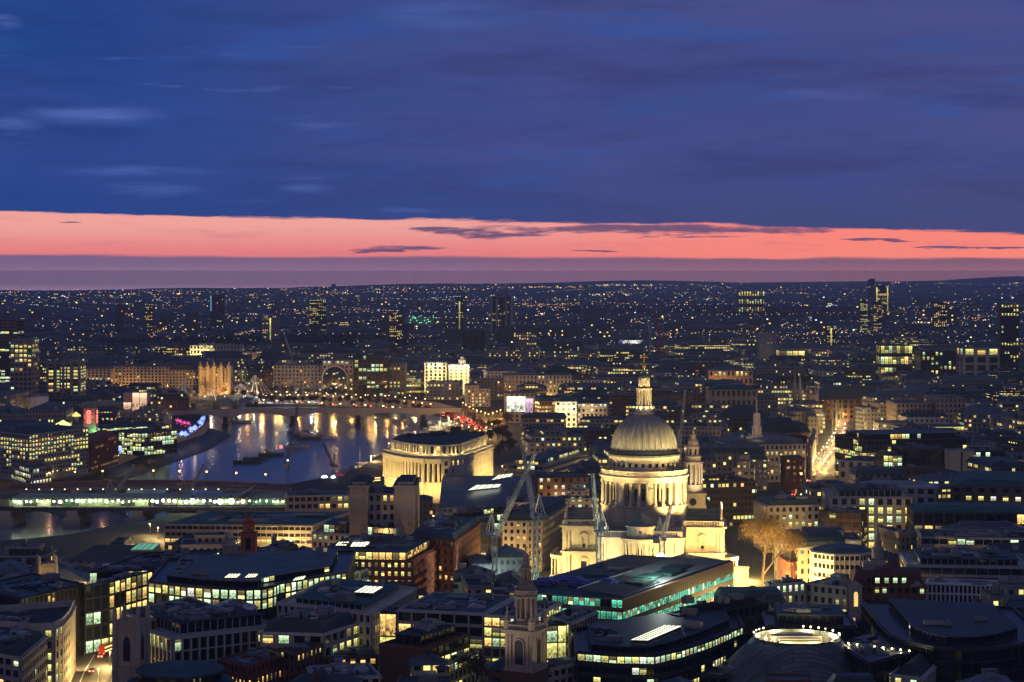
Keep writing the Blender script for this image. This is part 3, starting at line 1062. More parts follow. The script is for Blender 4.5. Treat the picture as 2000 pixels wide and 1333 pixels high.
# red brick pedimented block
t, U_ = D('brick_block', 'dark red brick block with dormers and two pedimented lit arches', ('F', (1662, 1147), (1808, 1149), 15), 22, 5, 3.0, 'brick', .14, 'cool', 5, rows=[.3, .12, .25, .3, .1], pw=.45, mans=6.5, roof='tile', plant=2, anchor='the red brick pedimented block')
o = tuple(t.location)
ya = P(1735, 1148, 22)[1]
for u in (1671, 1790):
    x = X(u, ya)
    b = MB()
    b.box(x - 2.6, ya - .9, 0, x + 2.6, ya - .3, 22.6)
    b.face([(x - 3, ya - 1.1, 22.6), (x + 3, ya - 1.1, 22.6), (x, ya - 1.1, 25)])
    b.face([(x + 3, ya + 2, 22.6), (x - 3, ya + 2, 22.6), (x, ya + 2, 25)])
    b.face([(x - 3, ya - 1.1, 22.6), (x, ya - 1.1, 25), (x, ya + 2, 25), (x - 3, ya + 2, 22.6)], 1)
    b.face([(x, ya - 1.1, 25), (x + 3, ya - 1.1, 22.6), (x + 3, ya + 2, 22.6), (x, ya + 2, 25)], 1)
    b.build('pavilion', [M['concrete'], M['slate']], t, o)
    b = MB()
    arch = [(x - .8, 14.5), (x + .8, 14.5), (x + .8, 19.6)] + [(x + .8 * math.cos(a), 19.6 + .8 * math.sin(a)) for a in (.5, 1.05, 1.57, 2.09, 2.64)] + [(x - .8, 19.6)]
    b.face([(p[0], ya - .94, p[1]) for p in arch])
    b.build('window', [L['warm']], t, o)
for k, u in enumerate((1697, 1714, 1732, 1749, 1766)):
    x = X(u, ya)
    b = MB()
    b.box(x - 1.3, ya + .4, 23.4, x + 1.3, ya + 3, 26.2)
    b.box(x - 1.5, ya + .2, 26.2, x + 1.5, ya + 3, 26.5, 1)
    d_ = b.build('dormer', [M['brick'], M['slate']], t, o)
    inst(PANE['cool' if k else 'dark'], 'window', d_, (x - o[0], ya + .36 - o[1], 24.8), 0, (1.7, 1, 2.0))
D('office_block', 'white low block with roof terraces left of the pedimented brick block', ('L', (1496, 1140), (1502, 1147), (1572, 1141)), 18, 4, 3.0, 'lime', .4, 'cool', 4, rows=[.3, .4, .9, .5], plant=6)
D('office_block', 'white set back block with three bright square windows beside the brick pediments', ('F', (1574, 1143), (1657, 1152), 22), 17, 4, 3.2, 'lime', .4, 'yel', 3, rows=[.35, .2, .9], plant=5)
# curved dark glass complex on the right
px = [(1740 + 0, 1245)] + [(1890 - 165 * math.cos(a), 1225 + 48 * math.sin(a)) for a in (.1, .45, .8, 1.15, 1.5, 1.85, 2.2, 2.55)]
D('office_block', 'huge curved dark glass office with ribbed stepped roof at the right edge', ('C', px[1:] + [(2040, 1246)], 60), 24, 6, 3.0, 'glass', .06, 'cool', 5, rows=[.02, .05, .03, .2, .1], roof='blueroof', setb=(9, 3.0, .03), plant=3, anchor='the huge curved glass office')
D('office_block', 'dark glass hall with a glaring lit foyer below the huge curved office', ('F', (1880, 1292), (2020, 1296), 20), 14, 3, 4.0, 'glass', .5, 'cool', 3, rows=[.75, .3, .2], plant=2, roof='blueroof')
D('office_block', 'long banded office with white sills and flat roof beyond the curved dark complex', ('F', (1772, 1108), (2020, 1112), 42), 24, 6, 5.0, 'ribbon', .05, 'cool', 5, rows=[.02, .05, .12, .03, .06], pw=.04, bh=.3, wall='pale', roof='blueroof', plant=6, setb=(6, 3, .03), anchor='the long banded office')
D('office_block', 'low white striped block in front of the long banded office', ('F', (1812, 1142), (2020, 1148), 12), 20, 5, 1.8, 'white', .05, 'cool', 3, pw=.4, bh=.2, plant=4)
# octagon, barrel roof, spire
Yo = 126 * F / (1086 - V0)
Yc = Yo + 13
xo = X(1645, Yc)
oct_ = [(xo + 14.5 * math.cos(PI / 8 + i * PI / 4), Yc + 14.5 * math.sin(PI / 8 + i * PI / 4)) for i in range(8)]
D('office_block', 'eight sided stone office with blue pyramid roof and dark window bands', oct_, 24, 6, 2.4, 'lime', .0, 'warm', 6, rows=[0, 0, .04, .03, .05, .05], pw=.22, bh=.5, roof='blueroof', hip=2.6, plant=0, sides=None, anchor='the eight sided office')
t, bp4 = D('office_block', 'stone block with rounded blue barrel roof left of the eight sided office', ('F', (1560, 1072), (1652, 1068), 26), 23, 5, 3.4, 'stone', .3, 'yel', 4, plant=0, roof='blueroof')
b = MB()
a0, b0, c0, d0 = (Vector(p) for p in bp4)
for i in range(10):
    z0_, z1_ = 23.6 + 6.5 * math.sin(PI * i / 10), 23.6 + 6.5 * math.sin(PI * (i + 1) / 10)
    f0, f1 = .5 - .5 * math.cos(PI * i / 10), .5 - .5 * math.cos(PI * (i + 1) / 10)
    p0, p1 = a0.lerp(d0, f0), a0.lerp(d0, f1)
    q0, q1 = b0.lerp(c0, f0), b0.lerp(c0, f1)
    b.face([(*p0, z0_), (*q0, z0_), (*q1, z1_), (*p1, z1_)])
    b.face([(*p0, z0_), (*p1, z1_), (*p1, 23.6), (*p0, 23.6)])
    b.face([(*q1, z1_), (*q0, z0_), (*q0, 23.6), (*q1, 23.6)])
b.build('roof', [M['blueroof']], t, tuple(t.location))
D('office_block', 'steep slate house fronting the bare tree with bright ground windows', ('L', (1520, 1085), (1542, 1100), (1583, 1092)), 17, 4, 3.2, 'brick', .5, 'warm', 3, rows=[.3, .9, .3], mans=5, roof='slate', plant=0)
# right hand middle distance
t, _ = D('office_block', 'pale modern office with glass centre bays and slatted blue roof', ('F', (1622, 974), (1782, 975), 46), 28, 6, 4.6, 'lime', .55, 'yel', 6, rows=[.4, .5, .65, .75, .5, .5], pw=.42, bh=.3, roof='blueroof', plant=6, setb=(5, 4, .05), anchor='the pale glass centred office')
D('office_block', 'timber roofed mid block with framed glass front beside the pale modern office', ('F', (1603, 1002), (1680, 1005), 24), 22, 5, 4.0, 'lime', .4, 'yel', 5, rows=[.25, .1, .7, .6, .6], wall='brown', pw=.2, plant=3)
D('office_block', 'stone office with lit square windows behind the bare tree', ('F', (1500, 992), (1600, 990), 26), 24, 6, 3.4, 'lime', .4, 'yel', 6, roof='blueroof', mans=3.5, plant=3, anchor='the stone office behind the bare tree')
D('office_block', 'long green roofed hall with two orange lit windows at the right', ('F', (1784, 1003), (2025, 1006), 36), 25, 4, 5.0, 'dark', .25, 'warm', 3, rows=[.16, .1, .1], wall='steel', pw=.2, bh=.22, roof='greenroof', plant=3, hip=3)
D('office_block', 'dark banded office with small lights below the long green roofed hall', ('F', (1800, 1052), (2025, 1056), 30), 22, 5, 4.0, 'ribbon', .15, 'yel', 4, wall='concrete', pw=.1, plant=5)
D('office_block', 'broad green roofed hall with two rows of round lights under the eaves', ('F', (1856, 952), (2025, 956), 70), 28, 6, 6.5, 'dark', .7, 'white', 4, rows=[.0, .75, .8, .3], wall='steel', pw=.55, bh=.5, roof='greenroof', hip=4, plant=0, anchor='the broad green roofed hall')
D('office_block', 'low hall with white slatted rooflights behind the pale modern office', ('F', (1672, 952), (1828, 956), 24), 25, 5, 6, 'pale', .05, 'cool', 3, roof='whiteroof', hip=3, plant=0)
D('office_block', 'black glass office with yellow lower floors beside blank pale towers', ('F', (1763, 880), (1852, 880), 40), 30, 7, 3.6, 'glass', .3, 'yel', 7, rows=[.02, .02, .03, .05, .75, .6, .3], pw=.06, bh=.1, roof='roof', plant=4, anchor='the black glass office')
D('office_block', 'blank pale stair shaft standing right of the black glass office', ('F', (1853.5, 883), (1876, 883), 14), 30, 7, 6, 'pale', .0, 'yel', 2, pw=.98, bh=.95, plant=0)
D('office_block', 'second blank pale stair shaft with a lit slot right of the first', ('F', (1880, 883), (1904, 883), 14), 30, 7, 6, 'pale', .0, 'yel', 2, pw=.98, bh=.95, plant=0)
D('office_block', 'dark round cornered office right of the blank pale stair shafts', ('F', (1906, 884), (1962, 884), 30), 30, 7, 3.4, 'glass', .2, 'yel', 6, plant=3)
D('office_block', 'green glass office in stepped layers with two bright window bands', ('F', (1684, 862), (1888, 858), 50), 30, 7, 3.2, 'glass', .4, 'yel', 7, rows=[.05, .35, .85, .5, .5, .4, .4], pw=.07, bh=.25, roof='blueroof', setb=(6, 4, .25), plant=3, anchor='the layered green glass office')
D('office_block', 'glass fronted office with all floors lit beside the yellow lamplit street', ('F', (1708, 890), (1762, 892), 24), 26, 6, 3.0, 'glass', .85, 'cool', 6, rows=[.8, .9, .95, .9, .8, .6], plant=2)
D('classical_hall', 'small pale classical hall with one tall lit window and blue roof', ('F', (1638, 902), (1738, 906), 22), 20, 3, 5.6, 'lime', .35, 'warm', 3, rows=[.3, .1, .1], roof='blueroof', hip=3.5, plant=0)
D('stone_block', 'pale stone palace with tall lit arched windows and rooftop chimneys', ('F', (1424, 872), (1574, 870), 40), 26, 6, 3.4, 'lime', .45, 'warm', 6, rows=[.3, .55, .35, .5, .6, .4], mans=4, roof='lead', plant=5, anchor='the pale stone palace')
D('brick_block', 'blank dark brick block at the corner of the yellow lamplit street', ('F', (1533, 898), (1571, 898), 20), 22, 5, 4, 'brick', .02, 'warm', 4, plant=2)
D('stone_block', 'stone terrace along the left kerb of the yellow lamplit street', ('L', (1579, 872), (1583, 879), (1593, 844)), 20, 5, 3.6, 'stone', .3, 'warm', 5, mans=3, plant=2)
D('stone_block', 'tall pale stone museum block with lit lower windows', ('F', (1752, 790), (1817, 790), 50), 33, 7, 3.6, 'stone', .4, 'warm', 7, rows=[0, .05, .05, .7, .2, .7, .3], plant=3, roof='blueroof')
D('stone_block', 'tall windowless stone book stack with lit lower windows', ('F', (1828, 780), (1886, 780), 50), 37, 8, 3.8, 'stone', .4, 'warm', 8, rows=[0, 0, 0, .05, .1, .75, .4, .2], plant=2)
D('office_block', 'lit banded office below the two tall stone museum blocks', ('F', (1756, 836), (1890, 834), 26), 22, 5, 3.2, 'ribbon', .35, 'yel', 4, plant=3)
# left centre
t, _ = D('brick_block', 'brown brick hotel with white dressed windows and dormers, dotted roof lights', ('L', (800, 1050), (889, 1060), (935, 1026)), 27, 7, 3.6, 'brick', .12, 'warm', 7, rows=[.2, .1, .25, .15, .2, .2, .3], roof='blueroof', mans=3.5, plant=2, anchor='the brown brick hotel')
t, _ = D('brick_block', 'brick office with lit windows on every floor and glazed attic', ('L', (600, 1097), (806, 1100), (868, 1064)), 23, 6, 2.9, 'brick', .75, 'warm', 6, rows=[.85, .7, .85, .8, .75, .8], setb=(4, 4, .85), plant=4, cap=100, anchor='the lit brick office')
for pts in (((655, 1068), (676, 1068), (682, 1061), (662, 1061)), ((684, 1070), (716, 1070), (722, 1061), (690, 1061))):
    skylight(t, pts, 27.5, 'sky')
D('stone_block', 'long pale office with flat dark roof and gridded lit side below lit brick office', ('L', (485, 1112), (704, 1120), (778, 1094)), 19.5, 5, 3.0, 'lime', .3, 'yel', 5, sides={0: dict(rows=[.05, .6, .5], pw=.5), 1: dict(rows=[.5, .65, .7, .8], pw=.16, bh=.3)}, plant=5, setb=(5, 3, 0), anchor='the long pale office')
t, _ = D('office_block', 'low wide beige office with dark green roof near the railway bridge', ('L', (322, 1027), (609, 1030), (684, 1003)), 14, 4, 3.0, 'concrete', .1, 'warm', 4, wall='stone', rows=[.04, .0, .42, .1], pw=.12, bh=.5, roof='greenroof', plant=3, anchor='the wide beige office')
D('office_block', 'low dark range with lit strips along the railway viaduct', ('F', (562, 972), (682, 970), 26), 13, 3, 3.6, 'concrete', .4, 'yel', 3, rows=[.5, .25, .2], plant=3, roof='greenroof')
D('office_block', 'long sloping roofed range with a lit underside left of the lit brick office', ('L', (476, 1083), (500, 1090), (580, 1068)), 16, 4, 3.0, 'glass', .3, 'yel', 3, roof='roof', plant=1)
# twin towered pale stone telephone building
for k, (u0, u1, v, z, lbl) in enumerate(((684, 719, 949, 46, 'left tower of the pale twin towered block, one lit window'), )):
    pass
t, _ = D('stone_block', 'pale stone block with square corner towers around a recessed green lit court', ('F', (719, 968), (772, 968), 30), 41, 9, 3.4, 'lime', .12, 'warm', 7, plant=2, roof='blueroof', anchor='the pale twin towered block')
o = tuple(t.location)
for u0, u1 in ((684, 719.5), (771.5, 812)):
    y0 = (H - 46) * F / (950 - V0)
    f = Fac(t)
    pl = [(X(u0, y0), y0 - 4), (X(u1, y0), y0 - 4), (X(u1, y0), y0 + 34), (X(u0, y0), y0 + 34)]
    FOOT.append(pl)
    f.b.prism(pl, 0, 46, 0, 2)
    f.edge(pl[0], pl[1], 0, 45.5, 9, 4.4, .62, .5, 8, .3, .14, 'warm')
    if u0 > 750:
        f.edge(pl[1], pl[2], 0, 45.5, 9, 4.4, .6, .5, 8, .3, .12, 'warm')
    f.b.prism(inset(pl, -.7), 46, 46.8, 0, 2)
    f.b.prism(inset(pl, 1.2), 46.8, 48.3, 0, 2)
    f.finish([M['dimstone'], M['glass'], M['roof']], 60, False, 'corner_tower')
D('stone_block', 'pale lower wing with a row of square lit attic windows before the twin towers', ('L', (610, 1044), (786, 1054), (808, 1036)), 22, 6, 3.0, 'lime', .3, 'cool', 5, rows=[.75, .1, .3, .2, .1], roof='blueroof', setb=(5, 4.5, .45), plant=3)
# curved river front palace with colonnade
def faces_us(a, b_):
    return (b_[1] - a[1]) * -(a[0] + b_[0]) - (b_[0] - a[0]) * -(a[1] + b_[1]) > 0


UH_PX = [(752, 879), (762, 882), (776, 885), (792, 888), (810, 890), (832, 892), (862, 892.5), (880, 892), (908, 889.5), (962, 869)]
uh = [P(u, v, 30) for u, v in UH_PX]
poly = ccw(uh + [(uh[-1][0] - 20, uh[-1][1] + 40), (uh[0][0] + 4, uh[0][1] + 40)])
FOOT.append(poly)
c = cen(poly)
t = empty('curved_palace', (c[0], c[1], 0), 'floodlit curved stone office palace with giant colonnade and set back attic', 'building')
ANCH.append((c[0], c[1], 'the floodlit curved palace'))
o = tuple(t.location)
f = Fac(t)
f.b.prism(poly, 0, 30, 0, 2)
cols = []
for i in range(len(poly) - 1):
    a, b_ = poly[i], poly[i + 1]
    if not faces_us(a, b_):
        continue
    l = math.dist(a, b_)
    colon = i < 6
    f.edge(a, b_, 0, 12.5, 4, 3.0, .55, .45, 4, .5, .14, 'warm')
    if colon:
        n_ = max(1, round(l / 3.6))
        dv = ((b_[0] - a[0]) / l, (b_[1] - a[1]) / l)
        nn = (dv[1], -dv[0])
        f.b.obox(a, dv, nn, 0, l, -.1, 1.9, 12.5, 13.3)
        f.b.obox(a, dv, nn, 0, l, -.1, 1.9, 25.6, 27.6)
        for k in range(n_):
            s_ = (k + .5) * l / n_
            cols.append((a[0] + dv[0] * s_ + nn[0] * 1.1, a[1] + dv[1] * s_ + nn[1] * 1.1))
        for k in range(n_ + 1):
            s_ = min(max(k * l / n_, .2), l - .2)
            inst(PANE['dark'], 'window', t, (a[0] + dv[0] * s_ + nn[0] * .06 - o[0], a[1] + dv[1] * s_ + nn[1] * .06 - o[1], 19.5), math.atan2(dv[1], dv[0]), (1.2, 1, 11.5))
    else:
        f.edge(a, b_, 12.5, 27, 3, 4.2, .66, .4, 3, .4, .14, 'warm')
    dv = ((b_[0] - a[0]) / l, (b_[1] - a[1]) / l)
    nn = (dv[1], -dv[0])
    f.b.obox(a, dv, nn, -.6, l + .6, -.2, 2.4 if colon else 1.3, 27.6, 28.6)
    f.b.obox(a, dv, nn, -.3, l + .3, -.2, 1.5 if colon else .8, 28.6, 30.4)
att = inset(poly, 4.2)
f.b.prism(att, 30, 37, 0, 2)
for i in range(len(att) - 1):
    if faces_us(att[i], att[i + 1]):
        f.edge(att[i], att[i + 1], 30.2, 36.2, 1, 3.4, .4, .16, 1, .5, .25, 'warm')
        l = math.dist(att[i], att[i + 1])
        dv = ((att[i + 1][0] - att[i][0]) / l, (att[i + 1][1] - att[i][1]) / l)
        f.b.obox(att[i], dv, (dv[1], -dv[0]), -.3, l + .3, -.2, .9, 36.2, 37.2)
f.finish([M['lime'], M['glass'], M['roof']], 100, True)
cb = MB()
cb.lathe([(1.05, 13.3), (.95, 14), (.92, 18), (.8, 24.6), (1.05, 25.2), (1.05, 25.6)], (0, 0), 12)
cme = cb.build('column', [M['lime']], t)
cme.location = (cols[0][0] - o[0], cols[0][1] - o[1], 0)
for x, y in cols[1:]:
    inst(cme.data, 'column', t, (x - o[0], y - o[1], 0))
rb = MB()
rb.prism(inset(att, 1.2), 37, 37.4, 0)
for k in range(12):
    q_ = Vector(att[0]).lerp(Vector(att[-2]), R.uniform(.1, .9)) + Vector((R.uniform(2, 34), R.uniform(4, 22)))
    if inside((q_.x, q_.y), inset(att, 2)):
        rb.box(q_.x - R.uniform(1, 4), q_.y - 2, 37.3, q_.x + R.uniform(1, 4), q_.y + 2, 37.4 + R.uniform(1, 3))
rb.build('roof', [M['roof']], t, o)
for i in range(len(poly) - 1):
    a, b_ = poly[i], poly[i + 1]
    if not faces_us(a, b_):
        continue
    l = math.dist(a, b_)
    dv = ((b_[0] - a[0]) / l, (b_[1] - a[1]) / l)
    nn = (dv[1], -dv[0])
    k = max(1, round(l / 16))
    for j in range(k):
        s_ = (j + .5) * l / k
        x, y = a[0] + dv[0] * s_, a[1] + dv[1] * s_
        light('SPOT', (x + nn[0] * 17, y + nn[1] * 17, 3), 13500 * min(1, l / 14), (1.0, .68, .21), 1.0, (x, y, 19), 120, .9)
        light('POINT', (x - nn[0] * 1.4, y - nn[1] * 1.4, 31), 500 * min(1, l / 14), (1.0, .72, .28), .4)
# hall with curved grey roof and long bright rooflights
t, sl = D('school_hall', 'low hall with swelling grey roof and two long glaring rooflights', ('L', (852, 990), (862, 996), (1052, 984)), 14, 3, 4, 'concrete', .1, 'warm', 3, plant=0, wall='stone')
o = tuple(t.location)
q = [P(856, 993, 14), P(1052, 986, 14)]
b = MB()
Yh0, Yh1 = P(900, 992, 14)[1], P(960, 925, 16)[1]
for i in range(12):
    k0, k1 = i / 12, (i + 1) / 12
    za, zb = 14.5 + 6 * math.sin(PI * k0), 14.5 + 6 * math.sin(PI * k1)
    ya_, yb_ = Yh0 + (Yh1 - Yh0) * k0, Yh0 + (Yh1 - Yh0) * k1
    b.face([(X(858 + 10 * k0, ya_), ya_, za), (X(1045, ya_), ya_, za), (X(1045, yb_), yb_, zb), (X(858 + 10 * k1, yb_), yb_, zb)])
b.build('roof', [M['lead']], t, o)
FOOT.append([(X(858, Yh0), Yh0), (X(1045, Yh0), Yh0), (X(1045, Yh1), Yh1), (X(858, Yh1), Yh1)])
for pts in (((914, 960), (974, 954), (979, 948), (930, 950)), ((960, 940), (998, 933), (1002, 927), (974, 930))):
    skylight(t, pts, 20.6, 'white', h=.6)
D('stone_block', 'sloping glass roofed block with teal panels between hall and brown brick hotel', ('L', (838, 1018), (858, 1024), (985, 1004)), 20, 5, 3.4, 'glass', .2, 'cool', 4, roof='greenroof', plant=8, setb=(5, 3, .1))
D('stone_block', 'tall pale stone office with rounded corner and lit windows left of the cathedral', ('C', [(982, 1020), (1030, 1021), (1058, 1019), (1070, 1012), (1104, 990)], 24), 25, 7, 3.2, 'stone', .4, 'warm', 7, mans=4, roof='slate', plant=4, anchor='the rounded corner stone office')
D('stone_block', 'narrow glazed infill office between the brown brick hotel and tower cranes', ('F', (938, 1024), (978, 1022), 26), 22, 6, 3.4, 'glass', .2, 'cool', 6, plant=2)
D('office_block', 'low lit roof terrace block behind the rounded corner stone office', ('F', (1000, 985), (1095, 984), 30), 21, 5, 4, 'lime', .6, 'yel', 4, rows=[.7, .4, .3, .3], plant=8)
D('brick_block', 'dark block with four bright square windows left of the cathedral drum', ('F', (1050, 935), (1150, 934), 30), 22, 5, 4.5, 'brown', .22, 'white', 5, pw=.6, bh=.5, plant=4, roof='blueroof')
D('office_block', 'long low office with slanting lit glass gallery left of the cathedral dome', ('L', (985, 908), (1062, 912), (1150, 885)), 20, 5, 3.4, 'ribbon', .25, 'yel', 4, roof='blueroof', plant=5, setb=(6, 3, .4), anchor='the slanting gallery office')

# ================================================================ THE CATHEDRAL
CY = 1000.0
CX = X(1258, CY)
CA = -math.atan(.0925)
CT = empty('cathedral', (CX, CY, 0), 'floodlit domed stone cathedral with colonnaded drum and golden cross', 'cathedral')
CT.rotation_euler = (0, 0, CA)
FOOT.append([(CX - 46, CY - 95), (CX + 54, CY - 95), (CX + 66, CY + 100), (CX - 40, CY + 100)])
ANCH.append((CX, CY, 'the domed cathedral'))
CST, CLD, CGD, CDK = M['cath'], M['lead'], M['gold'], M['glass']


def cw_(p):    # cathedral frame to world
    v = CT.matrix_basis @ Vector(p) if False else (Matrix.Translation((CX, CY, 0)) @ Matrix.Rotation(CA, 4, 'Z')) @ Vector(p)
    return (v.x, v.y, v.z)


# drum
b = MB()
b.lathe([(21.4, 20), (21.4, 30), (21.0, 30.3), (21.0, 36.2), (21.7, 36.6), (21.7, 37.2), (16.6, 37.2)], (0, 0), 96)
b.build('drum_base', [CST], CT, smooth=False)
b = MB()
b.lathe([(16.6, 37.2), (16.6, 48.6)], (0, 0), 64)
b.build('drum', [CST], CT)
cb = MB()
cb.box(-.95, -.95, 37.2, .95, .95, 38.0)
cb.lathe([(.9, 38.0), (.78, 38.5), (.76, 41.0), (.64, 46.8), (.68, 47.0), (.95, 48.1), (.95, 48.5)], (0, 0), 12)
cme = None
for i in range(32):
    a = PI * 2 * (i + .5) / 32
    x, y = 20.2 * math.cos(a), 20.2 * math.sin(a)
    if cme is None:
        o_ = cb.build('column', [CST], CT)
        cme = o_.data
        o_.location = (x, y, 0)
        o_.rotation_euler = (0, 0, a)
    else:
        inst(cme, 'column', CT, (x, y, 0), a)
nb_ = MB()          # every fourth bay is walled with a niche
nb_.box(-1.9, -3.6, 37.2, 1.9, -.1, 48.5)
nb_.box(-1.1, -.12, 39.0, 1.1, .12, 39.5)
nb_.lathe([(1.25, 45.1), (1.25, 45.5), (.9, 45.5), (.9, 45.1)], (0, 0), 10)
nb_.box(-1.15, -.1, 39.5, -.8, .14, 45.2)
nb_.box(.8, -.1, 39.5, 1.15, .14, 45.2)
nme = None
for i in range(8):
    a = PI * 2 * (i * 4 + 1.0) / 32
    x, y = 20.2 * math.cos(a), 20.2 * math.sin(a)
    if nme is None:
        o_ = nb_.build('niche', [CST], CT)
        nme = o_.data
        o_.location = (x, y, 0)
        o_.rotation_euler = (0, 0, a - PI / 2)
    else:
        inst(nme, 'niche', CT, (x, y, 0), a - PI / 2)
wb_ = MB()
wb_.box(-.9, -.1, 39.4, .9, .1, 45.4)
wme = None
for i in range(32):
    if i % 4 == 0:
        continue
    a = PI * 2 * (i + 1.0) / 32
    if wme is None:
        o_ = wb_.build('window', [CDK], CT)
        wme = o_.data
    else:
        o_ = inst(wme, 'window', CT, (0, 0, 0))
    o_.location = (16.62 * math.cos(a), 16.62 * math.sin(a), 0)
    o_.rotation_euler = (0, 0, a - PI / 2)
b = MB()
b.lathe([(16.4, 48.5), (21.0, 48.5), (21.0, 49.3), (20.9, 49.4), (20.9, 50.3), (21.9, 50.5), (22.0, 51.2), (21.3, 51.3), (21.3, 51.9), (17.4, 51.9)], (0, 0), 96)
for i in range(96):
    a = PI * 2 * i / 96
    c_, s_ = math.cos(a), math.sin(a)
    b.obox((20.95 * c_, 20.95 * s_), (-s_, c_), (c_, s_), -.28, .28, 0, .75, 50.2, 50.5)
b.build('entablature', [CST], CT)
b = MB()
b.lathe([(21.2, 51.9), (21.2, 52.3), (20.7, 52.3)], (0, 0), 96)
b.lathe([(21.25, 53.6), (21.3, 54.0), (20.6, 54.0), (20.65, 53.6), (21.25, 53.6)], (0, 0), 96)
for i in range(192):
    a = PI * 2 * i / 192
    w = .34 if i % 12 else .9
    b.obox((20.95 * math.cos(a), 20.95 * math.sin(a)), (-math.sin(a), math.cos(a)), (math.cos(a), math.sin(a)), -w / 2, w / 2, -.22, .22, 52.2, 53.7)
b.build('balustrade', [CST], CT)
b = MB()
b.lathe([(17.0, 51.8), (17.0, 59.3), (17.5, 59.6), (17.5, 60.3), (17.3, 60.4)], (0, 0), 96)
for i in range(32):
    a = PI * 2 * (i + .5) / 32
    b.obox((17.0 * math.cos(a), 17.0 * math.sin(a)), (-math.sin(a), math.cos(a)), (math.cos(a), math.sin(a)), -.55, .55, -.1, .35, 52, 59.4)
b.build('attic', [CST], CT)
wb_ = MB()
wb_.box(-.72, -.1, 55.6, .72, .08, 57.4)
wme = None
for i in range(32):
    a = PI * 2 * i / 32
    if wme is None:
        o_ = wb_.build('attic_window', [CDK], CT)
        wme = o_.data
    else:
        o_ = inst(wme, 'attic_window', CT, (0, 0, 0))
    o_.location = (17.0 * math.cos(a), 17.0 * math.sin(a), 0)
    o_.rotation_euler = (0, 0, a - PI / 2)
b = MB()
b.lathe([(17.3, 60.35), (17.6, 60.6), (17.6, 61.2), (16.9, 61.3), (16.9, 61.9), (16.4, 62.0), (16.4, 62.7), (15.8, 62.8), (15.8, 63.8), (15.3, 63.8)], (0, 0), 96, mfun=lambda j: 0 if j % 4 < 2 else 1)
b.build('dome_step', [CLD, M['slate']], CT)
prof = []
for i in range(25):
    a = PI / 2 * .94 * i / 24
    prof.append((15.45 * math.cos(a) ** .92 if i < 25 else 0, 63.7 + 16.6 * math.sin(a)))
b = MB()
b.lathe(prof, (0, 0), 256, rfun=lambda a, z: 1 + .05 * max(0.0, math.cos(32 * a)) ** 6 - .006 * math.cos(64 * a))
M['dome'] = pbr('dome_lead', (.30, .29, .25), .6, .85, .55, streak=(1, 1, .07), spec=.4)
b.build('dome', [M['dome']], CT)
# lantern
b = MB()
b.lathe([(4.5, 79.6), (4.7, 80.4), (4.9, 80.6), (4.9, 81.2), (4.2, 81.2), (4.2, 82.6), (3.9, 82.8), (3.9, 84.2), (2.1, 84.3), (2.1, 92.2)], (0, 0), 24)
b.lathe([(2.0, 91.9), (3.9, 92.0), (4.0, 92.9), (3.3, 93.1), (2.2, 93.2), (2.2, 97.0), (2.7, 97.3), (2.7, 97.8)], (0, 0), 24)
for i in range(4):
    a = PI / 2 * i + PI / 4
    b.obox((2.2 * math.cos(a), 2.2 * math.sin(a)), (-math.sin(a), math.cos(a)), (math.cos(a), math.sin(a)), -.9, .9, -.4, .7, 92.9, 97)
    b.obox((2.1 * math.cos(a), 2.1 * math.sin(a)), (-math.sin(a), math.cos(a)), (math.cos(a), math.sin(a)), -.8, .8, -.4, .9, 84.2, 92)
lan = b.build('lantern', [CST], CT)
cme = None
cb = MB()
cb.lathe([(.5, 84.2), (.42, 84.8), (.36, 91.2), (.5, 91.8), (.5, 92.1)], (0, 0), 8)
for i in range(12):
    a = PI * 2 * (i + .5) / 12
    if cme is None:
        o_ = cb.build('column', [CST], lan)
        cme = o_.data
    else:
        o_ = inst(cme, 'column', lan, (0, 0, 0))
    o_.location = (3.3 * math.cos(a), 3.3 * math.sin(a), 0)
b = MB()
b.lathe([(2.7, 97.8), (2.6, 98.8), (2.0, 99.8), (1.2, 100.3), (1.0, 101.0), (1.1, 101.4), (.55, 101.7), (.4, 102.3)], (0, 0), 20)
b.build('cupola', [CLD], CT)
b = MB()
b.lathe([(.4, 102.2), (.5, 102.5), (1.05, 103.0), (1.2, 103.7), (1.05, 104.4), (.4, 104.9), (.3, 105.3), (.05, 105.4)], (0, 0), 16)
b.build('ball', [CGD], CT)
b = MB()
b.box(-.26, -.2, 105.2, .26, .2, 109.6)
b.box(-1.6, -.2, 107.6, 1.6, .2, 108.15)
for x, z in ((0, 109.6), (-1.6, 107.87), (1.6, 107.87)):
    b.ball((x, 0, z), .42)
b.build('cross', [CGD], CT)


